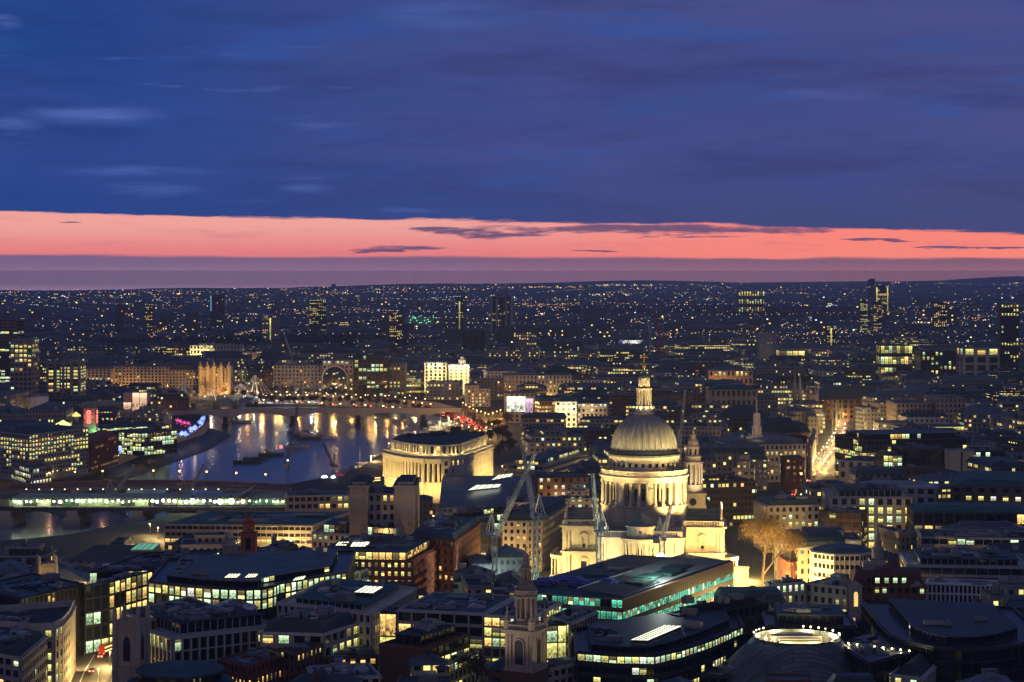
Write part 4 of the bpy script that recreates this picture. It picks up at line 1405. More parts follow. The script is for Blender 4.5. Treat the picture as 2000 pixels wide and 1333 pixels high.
def cath_wall(bm, win, p0, p1, n, top=27.6, panel=True, base=0.0, arched=True):
    """two storeys of paired pilasters with cornices, niches above and arched openings below"""
    l = math.dist(p0, p1)
    dv = ((p1[0] - p0[0]) / l, (p1[1] - p0[1]) / l)
    nn = (dv[1], -dv[0])
    bw = l / n
    bx = lambda s0, s1, t0, t1, z0, z1: bm.obox(p0, dv, nn, s0, s1, t0, t1, z0, z1)
    for k in range(n + 1):
        s_ = k * bw
        for off in ((-.95, .95) if 0 < k < n else ((.75, 2.2) if k == 0 else (-2.2, -.75))):
            for z0, z1 in ((base, 13.4), (16.0, 25.4)):
                bx(s_ + off - .5, s_ + off + .5, -.1, .85, z0, z1)
                bx(s_ + off - .65, s_ + off + .65, -.1, 1.0, z1 - .9, z1)
                bx(s_ + off - .65, s_ + off + .65, -.1, 1.0, z0, z0 + .7)
    bx(0, l, -.1, .95, 13.4, 14.6)
    bx(-.2, l + .2, -.1, 1.9, 14.6, 15.3)
    bx(0, l, -.1, .5, 15.3, 16.0)
    bx(0, l, -.1, .95, 25.4, top - .9)
    for k in range(int(l / .9)):
        bx(k * .9 + .15, k * .9 + .6, .5, 1.05, top - 1.25, top - .9)
    bx(-.3, l + .3, -.1, 2.1, top - .9, top)
    bx(0, l, -.1, .5, top, top + .5)
    bx(0, l, -.1, .6, top + 2.3, top + 2.8)
    for k in range(int(l / .75)):
        bx(k * .75, k * .75 + .36, .05, .4, top + .45, top + 2.35)
    for k in range(n + 1):
        s_ = min(max(k * bw, .7), l - .7)
        bx(s_ - .9, s_ + .9, -.05, .66, top + .4, top + 2.4)
    for k in range(n):
        s_ = (k + .5) * bw
        # aedicule niche above
        bx(s_ - 1.7, s_ - 1.1, -.1, .6, 17.0, 22.4)
        bx(s_ + 1.1, s_ + 1.7, -.1, .6, 17.0, 22.4)
        bx(s_ - 2.0, s_ + 2.0, -.1, .8, 22.4, 23.0)
        bx(s_ - 1.9, s_ + 1.9, -.1, .7, 16.2, 17.0)
        q = lambda a, t, z: (p0[0] + dv[0] * a + nn[0] * t, p0[1] + dv[1] * a + nn[1] * t, z)
        a_, b_, c_ = (s_ - 2.2, 23.0), (s_ + 2.2, 23.0), (s_, 24.4)
        bm.face([q(a_[0], .9, a_[1]), q(b_[0], .9, b_[1]), q(c_[0], .9, c_[1])])
        bm.face([q(a_[0], .9, a_[1]), q(c_[0], .9, c_[1]), q(c_[0], 0, c_[1]), q(a_[0], 0, a_[1])])
        bm.face([q(c_[0], .9, c_[1]), q(b_[0], .9, b_[1]), q(b_[0], 0, b_[1]), q(c_[0], 0, c_[1])])
        win.append((*q(s_, .05, 17.9)[:2], 17.9, math.atan2(dv[1], dv[0]), 1.3, 1.5))
        if arched:
            win.append((*q(s_, .05, 7.0)[:2], 7.0, math.atan2(dv[1], dv[0]), 2.6, 6.5))
            bx(s_ - 1.9, s_ - 1.4, -.1, .45, 3.2, 10.6)
            bx(s_ + 1.4, s_ + 1.9, -.1, .45, 3.2, 10.6)
            for j in range(7):
                a0_, a1_ = PI * j / 7, PI * (j + 1) / 7
                bm.face([q(s_ + 1.4 * math.cos(a0_), .45, 10.4 + 1.4 * math.sin(a0_)), q(s_ + 2.0 * math.cos(a0_), .45, 10.4 + 2.0 * math.sin(a0_)),
                         q(s_ + 2.0 * math.cos(a1_), .45, 10.4 + 2.0 * math.sin(a1_)), q(s_ + 1.4 * math.cos(a1_), .45, 10.4 + 1.4 * math.sin(a1_))])


def cath_block(name, poly, faces, top=27.6):
    bm, win = MB(), []
    poly = ccw(poly)
    bm.prism(poly, 0, top, 0, 1)
    for i in range(len(poly)):
        if i in faces:
            cath_wall(bm, win, poly[i], poly[(i + 1) % len(poly)], faces[i], top)
    ob = bm.build(name, [CST, CLD], CT)
    for x, y, z, rz, w, h in win:
        inst(PANE['dark'], 'window', ob, (x, y, z), rz, (w, 1, h))
    return ob


# choir reaching towards the viewer, transepts, nave
cath_block('choir', [(-18.6, -58), (18.6, -58), (18.6, -18), (-18.6, -18)], {0: 1, 1: 4, 3: 4})
cath_block('transept', [(18.9, -17), (38, -17), (38, 17), (18.9, 17)], {0: 1, 1: 3})
cath_block('transept', [(-38, -17), (-18.9, -17), (-18.9, 17), (-38, 17)], {0: 1, 3: 3})
cath_block('nave', [(-18.6, 18), (18.6, 18), (18.6, 82), (-18.6, 82)], {1: 6, 3: 6})
bm = MB()
ap = [(7.6 * math.cos(a), -58.2 + 7.6 * math.sin(a)) for a in [PI + PI * i / 10 for i in range(11)]]
bm.prism(ap, 0, 27.6, 0, 1)
for i in range(11):
    a = PI + PI * i / 10
    for z0, z1 in ((0, 13.4), (16, 25.4)):
        bm.obox((7.5 * math.cos(a), -58.2 + 7.5 * math.sin(a)), (-math.sin(a), math.cos(a)), (math.cos(a), math.sin(a)), -.4, .4, -.1, .5, z0, z1)
for r0, z0, z1 in ((8.9, 14.6, 15.3), (8.2, 13.4, 14.6), (8.2, 25.4, 26.7), (9.1, 26.7, 27.6)):
    bm.lathe([(7.0, z0), (r0, z0), (r0, z1), (7.0, z1)], (0, -58.2), 20, 0, PI, 2 * PI)
apse = bm.build('apse', [CST, CLD], CT)
for a in (PI * 1.2, PI * 1.5, PI * 1.8):
    for z, h in ((20.4, 5.4), (7.5, 6.5)):
        x, y = 7.66 * math.cos(a), -58.2 + 7.66 * math.sin(a)
        inst(PANE['dark'], 'window', apse, (x, y, z), a + PI / 2, (1.9, 1, h))
bm = MB()
at_ = [(6.2 * math.cos(a), -56.5 + 6.2 * math.sin(a)) for a in [PI + PI * i / 10 for i in range(11)]]
bm.prism(at_ + [(6.2, -50), (-6.2, -50)], 27.6, 32.2, 0, 1)
bm.lathe([(5.6, 32.2), (6.9, 32.2), (6.9, 32.9), (6.3, 33.0), (.05, 37.6)], (0, -56.5), 20, 0, PI, 2 * PI, mfun=lambda j: 0 if j < 3 else 1)
bm.face([(-6.3, -56.5, 33), (6.3, -56.5, 33), (0, -45, 37.6)], 1)
bm.face([(-6.3, -56.5, 33), (0, -56.5, 37.6), (0, -40, 37.6), (-6.3, -40, 33)], 1)
bm.face([(0, -56.5, 37.6), (6.3, -56.5, 33), (6.3, -40, 33), (0, -40, 37.6)], 1)
ob = bm.build('apse_attic', [CST, CLD], CT)
cme = MB()
cme.lathe([(.05, -.06), (.8, -.06), (.8, .06), (.05, .06)], (0, 0), 14)
o_ = cme.build('window', [CDK], ob)
o_.location = (0, -62.72, 30.2)
o_.rotation_euler = (PI / 2, 0, 0)
# roofs


def gable(bm, x0, y0, x1, y1, z, h, along, m=0):
    if along == 'y':
        xm = (x0 + x1) / 2
        A, B_, C_, D_, E_, F_ = (x0, y0, z), (x1, y0, z), (x1, y1, z), (x0, y1, z), (xm, y0, z + h), (xm, y1, z + h)
    else:
        ym = (y0 + y1) / 2
        A, B_, C_, D_, E_, F_ = (x0, y1, z), (x0, y0, z), (x1, y0, z), (x1, y1, z), (x0, ym, z + h), (x1, ym, z + h)
    bm.face([A, B_, E_], m)
    bm.face([C_, D_, F_], m)
    bm.face([B_, C_, F_, E_], m)
    bm.face([D_, A, E_, F_], m)


bm = MB()
gable(bm, -8, -54, 8, -20, 28.2, 5.4, 'y')
bm.build('roof', [CLD], CT)
bm = MB()
gable(bm, 20, -9, 38, 9, 28.0, 6.5, 'x')
bm.build('roof', [CLD], CT)
bm = MB()
gable(bm, -38, -9, -20, 9, 28.0, 6.5, 'x')
bm.build('roof', [CLD], CT)
bm = MB()
gable(bm, -8, 20, 8, 84, 28.2, 6, 'y')
bm.build('roof', [CLD], CT)
for sx_ in (1, -1):      # transept porticoes and gable statues
    bm = MB()
    c0 = sx_ * 38
    a0_ = -PI / 2 if sx_ > 0 else PI / 2
    bm.lathe([(7.6, 9.8), (7.9, 10), (7.9, 11.6), (7.0, 11.8), (.05, 13.5)], (c0, 0), 20, 0, a0_, a0_ + PI)
    bm.lathe([(8.2, 0), (8.2, 1.6), (5.2, 1.6), (5.2, 9.8), (7.6, 9.8)], (c0, 0), 20, 0, a0_, a0_ + PI)
    pt_ = bm.build('portico', [CST], CT)
    for i in range(6):
        a = a0_ + PI * (i + .5) / 6
        cb = MB()
        cb.lathe([(.6, 1.6), (.55, 5), (.48, 9.2), (.65, 9.9)], (0, 0), 10)
        if i == 0:
            o_ = cb.build('column', [CST], pt_)
            pme = o_.data
        else:
            o_ = inst(pme, 'column', pt_, (0, 0, 0))
        o_.location = (c0 + 7.1 * math.cos(a), 7.1 * math.sin(a), 0)
    for y_ in (-16, -6, 0, 6, 16):
        bm = MB()
        x_ = sx_ * 37.4
        zb = 30.4 if abs(y_) > 7 else (34.6 if y_ == 0 else 32)
        bm.lathe([(.7, zb - 2.5), (.7, zb), (.5, zb + .2), (.55, zb + 1.2), (.62, zb + 2.2), (.3, zb + 2.7), (.36, zb + 3.1), (.05, zb + 3.5)], (x_, y_), 10)
        bm.build('statue', [CST], CT)
# wall screen east of the north transept (lit low wall)
bm = MB()
bm.box(20, -34, 0, 50, -31, 10.5)
bm.box(19.6, -34.4, 10.5, 50.4, -30.6, 11.3)
bm.build('precinct_wall', [CST], CT)
# west towers


def west_tower(cx_, cy_):
    bm = MB()
    bm.box(cx_ - 6.5, cy_ - 6.5, 0, cx_ + 6.5, cy_ + 6.5, 33)
    bm.box(cx_ - 7.1, cy_ - 7.1, 33, cx_ + 7.1, cy_ + 7.1, 34)
    bm.lathe([(5.4, 34), (5.4, 38), (5.7, 38.2), (3.1, 38.2), (3.1, 49)], (cx_, cy_), 24)
    bm.lathe([(3.0, 48.6), (5.2, 48.7), (5.4, 50), (4.2, 50.2), (4.2, 52.5), (4.6, 53), (3.4, 53.2), (3.4, 57.5), (3.8, 58), (3.0, 58.3), (2.8, 60.5), (1.9, 62), (1.5, 63.5), (1.6, 64), (.7, 64.4), (.9, 65.5), (.5, 66.4), (.05, 66.8)], (cx_, cy_), 24)
    tw = bm.build('west_tower', [CST], CT)
    cme = None
    for i in range(12):
        a = PI * 2 * (i + .5) / 12
        cb = MB()
        cb.lathe([(.55, 38.2), (.5, 39), (.42, 47.4), (.6, 48.4), (.6, 48.8)], (0, 0), 8)
        if cme is None:
            o_ = cb.build('column', [CST], tw)
            cme = o_.data
        else:
            o_ = inst(cme, 'column', tw, (0, 0, 0))
        o_.location = (cx_ + 4.7 * math.cos(a), cy_ + 4.7 * math.sin(a), 0)
    for i in range(8):
        a = PI * 2 * (i + .5) / 8
        inst(PANE['dark'], 'window', tw, (cx_ + 3.42 * math.cos(a), cy_ + 3.42 * math.sin(a), 55.2), a + PI / 2, (1.0, 1, 3.0))
    o_ = MB()
    o_.lathe([(.05, -.08), (1.9, -.08), (1.9, .08), (.05, .08)], (0, 0), 16)
    ck = o_.build('window', [CDK], tw)
    ck.location = (cx_, cy_ - 6.55, 29.5)
    ck.rotation_euler = (PI / 2, 0, 0)


west_tower(23.5, 78)
west_tower(-16.5, 80)
# floodlights of the cathedral
FL = (1.0, .76, .30)
for x, y, tx_, ty_, tz_, p, sa in (
        (-22, -70, -12, -58, 17, 2.0, 120), (24, -70, 12, -58, 17, 2.2, 120), (-9, -76, -3, -64, 16, .8, 100), (11, -76, 4, -64, 16, .9, 100),
        (20.5, -26, 24, -17, 14, .9, 130), (46, -27, 33, -17, 15, 2.2, 120), (-20.5, -26, -24, -17, 14, .7, 130), (-46, -27, -33, -17, 15, 2.0, 120), (44, -52, 40, -33, 6, .8, 110), (30, -52, 30, -34, 6, .7, 110), (-46, -34, -38, -14, 10, .6, 120),
        (27, -66, 19, -50, 14, .6, 100), (56, 0, 38, 0, 15, 2.4, 110), (52, 40, 20, 40, 16, 2.2, 120), (-56, 0, -38, 0, 15, 1.8, 110)):
    light('SPOT', cw_((x, y, 1.6)), p * 8200, FL, 1.0, cw_((tx_, ty_, tz_)), sa, .8)
for a, p in ((-PI / 2 + .62, 1.5), (-PI / 2 + 1.05, 1.1), (-PI / 2 + 1.5, .8), (-PI / 2 - 1.25, .6), (-PI / 2 + 2.2, .6), (-PI / 2 - 1.7, .7)):     # from the roofs up at the peristyle
    light('SPOT', cw_((37 * math.cos(a), 37 * math.sin(a), 31.5)), p * 16000, FL, .35, cw_((17 * math.cos(a), 17 * math.sin(a), 45)), 62, .6)
for a, p in ((-2.5, .8), (-2.0, .8), (-1.55, .9), (-1.05, 1.15), (-.55, 1.25), (0.0, 1.0)):     # long throws from the lower roofs up at the dome
    light('SPOT', cw_((43 * math.cos(a), 43 * math.sin(a), 31.5)), 40000 * p, FL, .6, cw_((9 * math.cos(a), 9 * math.sin(a), 68)), 34, .9)
for i in range(8):
    a = PI * 2 * (i + .5) / 8
    if math.sin(a) < .5:
        light('SPOT', cw_((4.55 * math.cos(a), 4.55 * math.sin(a), 82.4)), 620, FL, .2, cw_((2.4 * math.cos(a), 2.4 * math.sin(a), 92)), 100, .8)
        light('SPOT', cw_((3.6 * math.cos(a), 3.6 * math.sin(a), 93.3)), 130, FL, .2, cw_((1.0 * math.cos(a), 1.0 * math.sin(a), 101)), 110, .8)
light('SPOT', cw_((14, -52, 34)), 16000, FL, .5, cw_((6, -20, 88)), 30, .6)
light('SPOT', cw_((23.5 + 5, 62, 34)), 4500, (1.0, .8, .5), .5, cw_((23.5, 75, 48)), 90, .7)
for x_ in (-6, 0, 6):
    light('SPOT', cw_((x_, -70, 2)), 8000, FL, .6, cw_((x_ * .6, -57, 28)), 80, .7)

# ================================================================ STEEPLES AND TOWERS
def rot(a, c):
    ca, sa = math.cos(a), math.sin(a)
    return lambda x, y: (c[0] + ca * x - sa * y, c[1] + sa * x + ca * y)


# big baroque steeple in front
Yb = 668.0
xb = X(1027, Yb)
t = empty('steeple', (xb, Yb, 0), 'tall tiered baroque stone steeple with arched belfry rising before the building site', 'steeple')
FOOT.append([(xb - 8, Yb - 8), (xb + 8, Yb - 8), (xb + 8, Yb + 8), (xb - 8, Yb + 8)])
ANCH.append((xb, Yb, 'the tiered baroque steeple'))
o = (xb, Yb, 0)
zz = lambda v: Zat(v, Yb - 4)
M['oldstone'] = pbr('weathered_stone', (.36, .31, .235), .9, .4, .3, streak=(1, 1, .3))
ra = math.radians(-28)
q = rot(ra, (xb, Yb))
hw = 5.0
sq = lambda h: [q(-h, -h), q(h, -h), q(h, h), q(-h, h)]
z_b0, z_b1, z_c = zz(1302), zz(1240), zz(1232)
b = MB()
b.prism(sq(hw + .5), 0, z_b0 - 2.5, 0, 0)
b.prism(sq(hw + .8), z_b0 - 2.5, z_b0 - 1.6, 0, 0)
b.build('tower_shaft', [M['brown'], M['oldstone']], t, o)
b = MB()
b.prism(sq(hw - .5), z_b0 - 1.6, z_c, 0, 0)
b.prism(sq(hw + .35), z_b0 - 1.6, z_b0 - .6, 0, 0)
b.prism(sq(hw + .3), z_b1, z_b1 + .8, 0, 0)
b.prism(sq(hw + .9), z_b1 + .8, z_b1 + 1.5, 0, 0)
for sx_ in range(4):
    r_ = rot(ra + sx_ * PI / 2, (xb, Yb))
    for s_ in (-4.4, -3.2, 3.2, 4.4):
        p0, p1 = r_(s_ - .45, -hw + .5), r_(s_ + .45, -hw + .5)
        dv = ((p1[0] - p0[0]) / .9, (p1[1] - p0[1]) / .9)
        b.obox(p0, dv, (dv[1], -dv[0]), 0, .9, -.1, .6, z_b0 - .6, z_b1)
bel = b.build('belfry', [M['oldstone']], t, o)
for sx_ in (0, 1, 3):
    r_ = rot(ra + sx_ * PI / 2, (xb, Yb))
    x, y = r_(0, -hw + .46)
    am = MB()
    zt = z_b1 - 3.2
    am.face([(-1.6, 0, z_b0 + .6), (1.6, 0, z_b0 + .6), (1.6, 0, zt)] + [(1.6 * math.cos(a), 0, zt + 1.6 * math.sin(a)) for a in (.4, .8, 1.2, 1.57, 1.95, 2.35, 2.74)] + [(-1.6, 0, zt)])
    ob = am.build('louvre_window', [M['black']], bel)
    ob.location = (x - xb, y - Yb, 0)
    ob.rotation_euler = (0, 0, ra + sx_ * PI / 2)
    am = MB()
    for i in range(8):
        a0_, a1_ = PI * i / 8, PI * (i + 1) / 8
        am.bar((1.75 * math.cos(a0_), -.12, zt + 1.75 * math.sin(a0_)), (1.75 * math.cos(a1_), -.12, zt + 1.75 * math.sin(a1_)), .45)
    for s_ in (-1.75, 1.75):
        am.bar((s_, -.12, z_b0 + .6), (s_, -.12, zt), .45)
    ob2 = am.build('arch', [M['oldstone']], bel)
    ob2.location = ob.location
    ob2.rotation_euler = ob.rotation_euler
b = MB()
za = z_b1 + 1.5
b.prism(sq(hw + .2), za, za + .3, 0, 0)
for sx_ in range(4):
    r_ = rot(ra + sx_ * PI / 2, (xb, Yb))
    for k in range(13):
        s_ = -4.8 + k * .8
        x, y = r_(s_, -hw + .1)
        b.lathe([(.14, za + .3), (.22, za + .7), (.14, za + 1.3)], (x, y), 6)
    p0, p1 = r_(-5.1, -hw), r_(5.1, -hw)
    dv = ((p1[0] - p0[0]) / 10.2, (p1[1] - p0[1]) / 10.2)
    b.obox(p0, dv, (dv[1], -dv[0]), 0, 10.2, -.35, .15, za + 1.3, za + 1.7)
b.build('balustrade', [M['oldstone']], t, o)
for sx_ in (-1, 1):
    for sy_ in (-1, 1):
        x, y = q(sx_ * 4.5, sy_ * 4.5)
        b = MB()
        b.lathe([(1.2, za), (1.1, za + 2.6), (1.35, za + 2.9), (.9, za + 3.6), (.55, za + 4.6), (.3, za + 5.1), (.4, za + 5.6), (.15, za + 6.3), (.22, za + 7.0), (.03, za + 8.0)], (x, y), 12)
        b.build('pinnacle', [M['oldstone']], t, o)
b = MB()
z1_, z2_ = zz(1210), zz(1170)
b.lathe([(4.0, za), (4.0, z1_ - .5), (3.9, z1_), (2.4, z1_), (2.4, z2_), (3.9, z2_), (4.1, z2_ + .5), (3.7, z2_ + .9), (3.7, z2_ + 2.2), (3.9, z2_ + 2.4), (3.4, z2_ + 2.5)], (xb, Yb), 24)
tem = b.build('tempietto', [M['oldstone']], t, o)
for k in range(12):
    a = PI * 2 * k / 12
    cb = MB()
    cb.lathe([(.42, z1_), (.36, z1_ + .5), (.3, z2_ - .6), (.45, z2_)], (0, 0), 8)
    if k == 0:
        o_ = cb.build('column', [M['oldstone']], tem)
        sm = o_.data
    else:
        o_ = inst(sm, 'column', tem, (0, 0, 0))
    o_.location = (3.35 * math.cos(a), 3.35 * math.sin(a), 0)
b = MB()
z3_, z4_ = zz(1138), zz(1115)
b.lathe([(3.2, z2_ + 2.4), (2.9, z2_ + 3.6), (2.0, z3_ - .6), (1.9, z3_ - .2), (2.1, z3_), (1.5, z3_), (1.3, z3_ + .4), (1.3, z4_)], (xb, Yb), 16)
for k in range(8):
    a = PI * 2 * (k + .5) / 8
    b.bar((xb + 3.4 * math.cos(a), Yb + 3.4 * math.sin(a), z2_ + 2.6), (xb + 1.9 * math.cos(a), Yb + 1.9 * math.sin(a), z3_ - .4), .55)
    b.bar((xb + 1.65 * math.cos(a), Yb + 1.65 * math.sin(a), z3_), (xb + 1.65 * math.cos(a), Yb + 1.65 * math.sin(a), z4_), .35)
b.build('upper_stage', [M['oldstone']], t, o)
b = MB()
zt = zz(1062)
b.lathe([(2.0, z4_), (2.0, z4_ + .5), (1.4, z4_ + .7), (1.25, z4_ + 2.5), (.7, z4_ + 3.5), (.55, z4_ + 4), (.2, zt - 2.5), (.45, zt - 2.2), (.5, zt - 1.8), (.1, zt - 1.3), (.05, zt)], (xb, Yb), 12)
b.build('spire', [M['oldstone']], t, o)
light('SPOT', (xb + 20, Yb - 18, 14), 7000, (1, .74, .45), .6, (xb, Yb, 40), 70, .9)  # added spots, in place of ambient glow, to brighten the steeple
light('SPOT', (xb - 22, Yb - 20, 14), 6500, (1, .8, .6), .6, (xb, Yb, 50), 60, .9)


def gothic_tower(name, label, u0, u1, v_top, v_par, Y, cat='church tower', mat='oldstone', base=0, rotd=-12, windows=True, pins=4):
    xc = X((u0 + u1) / 2, Y)
    h = (u1 - u0) / F * Y / 2 * .92
    t = empty(name, (xc, Y, 0), label, cat)
    FOOT.append([(xc - h, Y - h), (xc + h, Y - h), (xc + h, Y + h), (xc - h, Y + h)])
    ANCH.append((xc, Y, 'the ' + ' '.join(label.split()[:4])))
    ra = math.radians(rotd)
    q = rot(ra, (xc, Y))
    zp, zt = Zat(v_par, Y - h), Zat(v_top, Y - h)
    o = (xc, Y, 0)
    sq = lambda k: [q(-k, -k), q(k, -k), q(k, k), q(-k, k)]
    b = MB()
    b.prism(sq(h - .4), base, zp, 0, 0)
    for zf in (.28, .52, .97):
        b.prism(sq(h - .1), base + (zp - base) * zf, base + (zp - base) * zf + .5, 0, 0)
    for s_ in range(4):
        r_ = rot(ra + s_ * PI / 2, (xc, Y))
        for k in range(9):
            p0 = r_(-h + .5 + k * (2 * h - 1) / 8 - .3, -h + .1)
            p1 = r_(-h + .5 + k * (2 * h - 1) / 8 + .3, -h + .1)
            dv = ((p1[0] - p0[0]) / .6, (p1[1] - p0[1]) / .6)
            b.obox(p0, dv, (dv[1], -dv[0]), 0, .6, -.4, 0, zp, zp + 1.5)
    sh = b.build('shaft', [M[mat]], t, o)
    if windows:
        for s_ in (0, 1, 3):
            r_ = rot(ra + s_ * PI / 2, (xc, Y))
            x, y = r_(0, -h + .36)
            am = MB()
            w = h * .3
            z0_, z1_ = base + (zp - base) * .58, base + (zp - base) * .8
            am.face([(-w, 0, z0_), (w, 0, z0_), (w, 0, z1_), (w * .6, 0, z1_ + w), (0, 0, z1_ + w * 1.7), (-w * .6, 0, z1_ + w), (-w, 0, z1_)])
            ob = am.build('window', [M['black']], sh)
            ob.location = (x - xc, y - Y, 0)
            ob.rotation_euler = (0, 0, ra + s_ * PI / 2)
    for sx_, sy_ in ((-1, -1), (1, -1), (1, 1), (-1, 1))[:pins]:
        x, y = q(sx_ * (h - .2), sy_ * (h - .2))
        b = MB()
        r = max(.5, h * .2)
        b.lathe([(r * 1.15, base), (r * 1.1, zp * .55 + base * .45), (r, zp), (r * 1.15, zp + .5), (r * .9, zp + .8), (r * .8, zt - (zt - zp) * .32), (r * .95, zt - (zt - zp) * .3), (r * .3, zt - .4), (.03, zt)], (x, y), 8)
        b.build('turret', [M[mat]], t, o)
    return t


gothic_tower('church_tower', 'gothic church tower with four tall pinnacles above the yellow street', 229, 284, 1184, 1222, 702)
gothic_tower('church_tower', 'small distant pinnacled church tower before the dark river', 73, 110, 1085, 1108, 905, rotd=20)
gothic_tower('church_tower', 'gothic church lantern tower glowing at the head of the lamplit street', 1628, 1643, 782, 806, 1960, 'church tower', 'stone', 0, 20)
gothic_tower('clock_tower', 'grey gothic court tower with round lit clock', 1577, 1596, 750, 772, 2050, 'clock tower', 'stone', 0, 10)
x, y = X(1573.5, 2020), 2020
b = MB()
b.lathe([(.05, -.2), (1.9, -.2), (1.9, .2), (.05, .2)], (0, 0), 16)
o_ = b.build('clock_face', [L['white']], bpy.data.objects['clock_tower'])
ct_ = bpy.data.objects['clock_tower'].location
o_.location = (x - ct_[0], y - ct_[1], Zat(787, 2020))
o_.rotation_euler = (PI / 2, 0, 0)


def spire(name, label, u, v_tip, v_base, Y, w, tiers=0, mat='stone', cat='church spire', z0=0):
    """slender spire on a square tower; tiers > 0 gives stacked open stages"""
    xc = X(u, Y)
    t = empty(name, (xc, Y, 0), label, cat)
    FOOT.append([(xc - w, Y - w), (xc + w, Y - w), (xc + w, Y + w), (xc - w, Y + w)])
    ANCH.append((xc, Y, 'the ' + ' '.join(label.split()[:4])))
    o = (xc, Y, 0)
    zt, zb = Zat(v_tip, Y), Zat(v_base, Y)
    h = w / 2
    b = MB()
    b.box(xc - h, Y - h, 0, xc + h, Y + h, zb)
    b.box(xc - h - .4, Y - h - .4, zb - .6, xc + h + .4, Y + h + .4, zb)
    for s_ in (-1, 1):
        b.box(xc + s_ * h * .75 - .35, Y - h - .25, zb - 9, xc + s_ * h * .75 + .35, Y - h + .1, zb - .6)
    tw = b.build('tower_shaft', [M[mat]], t, o)
    inst(PANE['dark'], 'louvre_window', tw, (0, -h - .03, zb - 5), 0, (h * .7, 1, 5.5))
    z = zb
    if tiers:
        for k in range(tiers):
            r = h * (.98 - .17 * k)
            hh = (zt - zb) * (.72 / tiers)
            b = MB()
            b.lathe([(r * .6, z), (r * .6, z + hh * .78)], (xc, Y), 8)
            b.lathe([(r, z), (r, z + hh * .12), (r * .9, z + hh * .12)], (xc, Y), 8)
            b.lathe([(r * .6, z + hh * .76), (r * 1.0, z + hh * .76), (r * 1.06, z + hh * .9), (r * .8, z + hh)], (xc, Y), 8)
            for i in range(8):
                a = PI * 2 * (i + .5) / 8
                b.bar((xc + r * .86 * math.cos(a), Y + r * .86 * math.sin(a), z), (xc + r * .86 * math.cos(a), Y + r * .86 * math.sin(a), z + hh * .8), r * .3)
            b.build('stage', [M[mat]], t, o)
            z += hh
        r0 = h * (.8 - .17 * tiers)
    else:
        b = MB()
        b.lathe([(h * .8, z), (h * .8, z + 4), (h * 1.0, z + 4.3), (h * .55, z + 5), (h * .5, z + 7), (h * .6, z + 7.4)], (xc, Y), 8)
        b.build('stage', [M[mat]], t, o)
        z += 7.2
        r0 = h * .5
    b = MB()
    b.lathe([(r0, z), (r0 * .9, z + .8), (.12, zt - 1), (.3, zt - .8), (.04, zt)], (xc, Y), 8)
    b.build('spire', [M[mat]], t, o)
    return t


spire('steeple', 'pale five tiered wedding cake steeple right of the domed cathedral', 1478, 768, 905, 1480, 11, 4, 'stone')
light('SPOT', (X(1474, 1440), 1438, 34), 9000, (1, .72, .55), .6, (X(1478, 1480), 1480, 44), 70, .9)  # added spot above the roofs, only to brighten the dark steeple
spire('steeple', 'slender pale stone spire behind the red brick pedimented block', 1714, 1022, 1092, 850, 6.2, 0, 'stone')
spire('steeple', 'dark squat spire with lantern among roofs left of the lit brick office', 449, 1032, 1085, 870, 8, 0, 'oldstone')
spire('steeple', 'brick church tower with white louvres and spire near the beige office', 486, 1004, 1040, 960, 7, 0, 'brick')
spire('steeple', 'distant grey steeple among roofs right of the lantern', 1449, 745, 785, 2050, 8, 3, 'stone')

# ---- lamp ringed drum (cone roofed)
Yd = 700.0
xd = X(1556, Yd)
t = empty('round_office', (xd, Yd, 0), 'round office with conical metal roof and a lamp ringed open crown', 'building')
FOOT.append([(xd - 30, Yd - 30), (xd + 30, Yd - 30), (xd + 30, Yd + 30), (xd - 30, Yd + 30)])
ANCH.append((xd, Yd, 'the lamp ringed drum'))
o = (xd, Yd, 0)
ex = lambda a, z: 1.0
b = MB()
b.lathe([(27, 0), (27, 12)], (xd, Yd), 48)
b.build('wall', [M['dark']], t, o)
for i in range(40):
    a = PI + PI * (i + .5) / 40
    inst(PANE[R.choice(['cool', 'yel', 'dark', 'dark'])], 'window', t, (27.08 * math.cos(a), 27.08 * math.sin(a), 9.3), a + PI / 2, (1.7, 1, 2.6))
b = MB()
b.lathe([(28, 12), (28.2, 12.8), (27, 13), (14.8, 24.6), (14.9, 25.2), (14.2, 25.2), (14.2, 22)], (xd, Yd), 64)
b.build('cone_roof', [M['lead']], t, o)
b = MB()
b.lathe([(14.2, 22.0), (.05, 22.05)], (xd, Yd), 48)
b.lathe([(12.2, 22), (12.2, 24.4)], (xd, Yd), 48)
b.build('crown_wall', [M['lime']], t, o)
for k in range(6):
    b = MB()
    y_ = Yd - 8 + k * 3.0
    w_ = math.sqrt(max(4, 118 - (y_ - Yd) ** 2))
    b.box(xd - w_ * R.uniform(.6, .95), y_ - .5, 22.1, xd + w_ * R.uniform(.6, .95), y_ + .5, R.uniform(24.6, 25.9))
    for j in range(9):
        b.box(xd - w_ + j * w_ / 4.5 - .1, y_ - .62, 22.1, xd - w_ + j * w_ / 4.5 + .1, y_ - .5, 24.3)
    b.build('louvre_bank', [M['lime']], t, o)
bulb_b = MB()
bulb_b.ball((0, 0, 0), .32)
bulb_b.box(-.1, -.1, -1.0, .1, .1, -.25, 1)
bulb_me = bulb_b.build('rim_lamp', [emit('rim_bulb', (1.0, .84, .42), 9.0), M['black']], t).data
bpy.data.objects['rim_lamp'].location = (14.5, 0, 26.2)
for i in range(1, 30):
    a = 2 * PI * (i + R.uniform(-.3, .3)) / 30
    if R.random() < .62:
        inst(bulb_me, 'rim_lamp', t, (14.5 * math.cos(a), 14.5 * math.sin(a), 26.2), 0, [R.choice((.7, 1, 1, 1.7))] * 3)
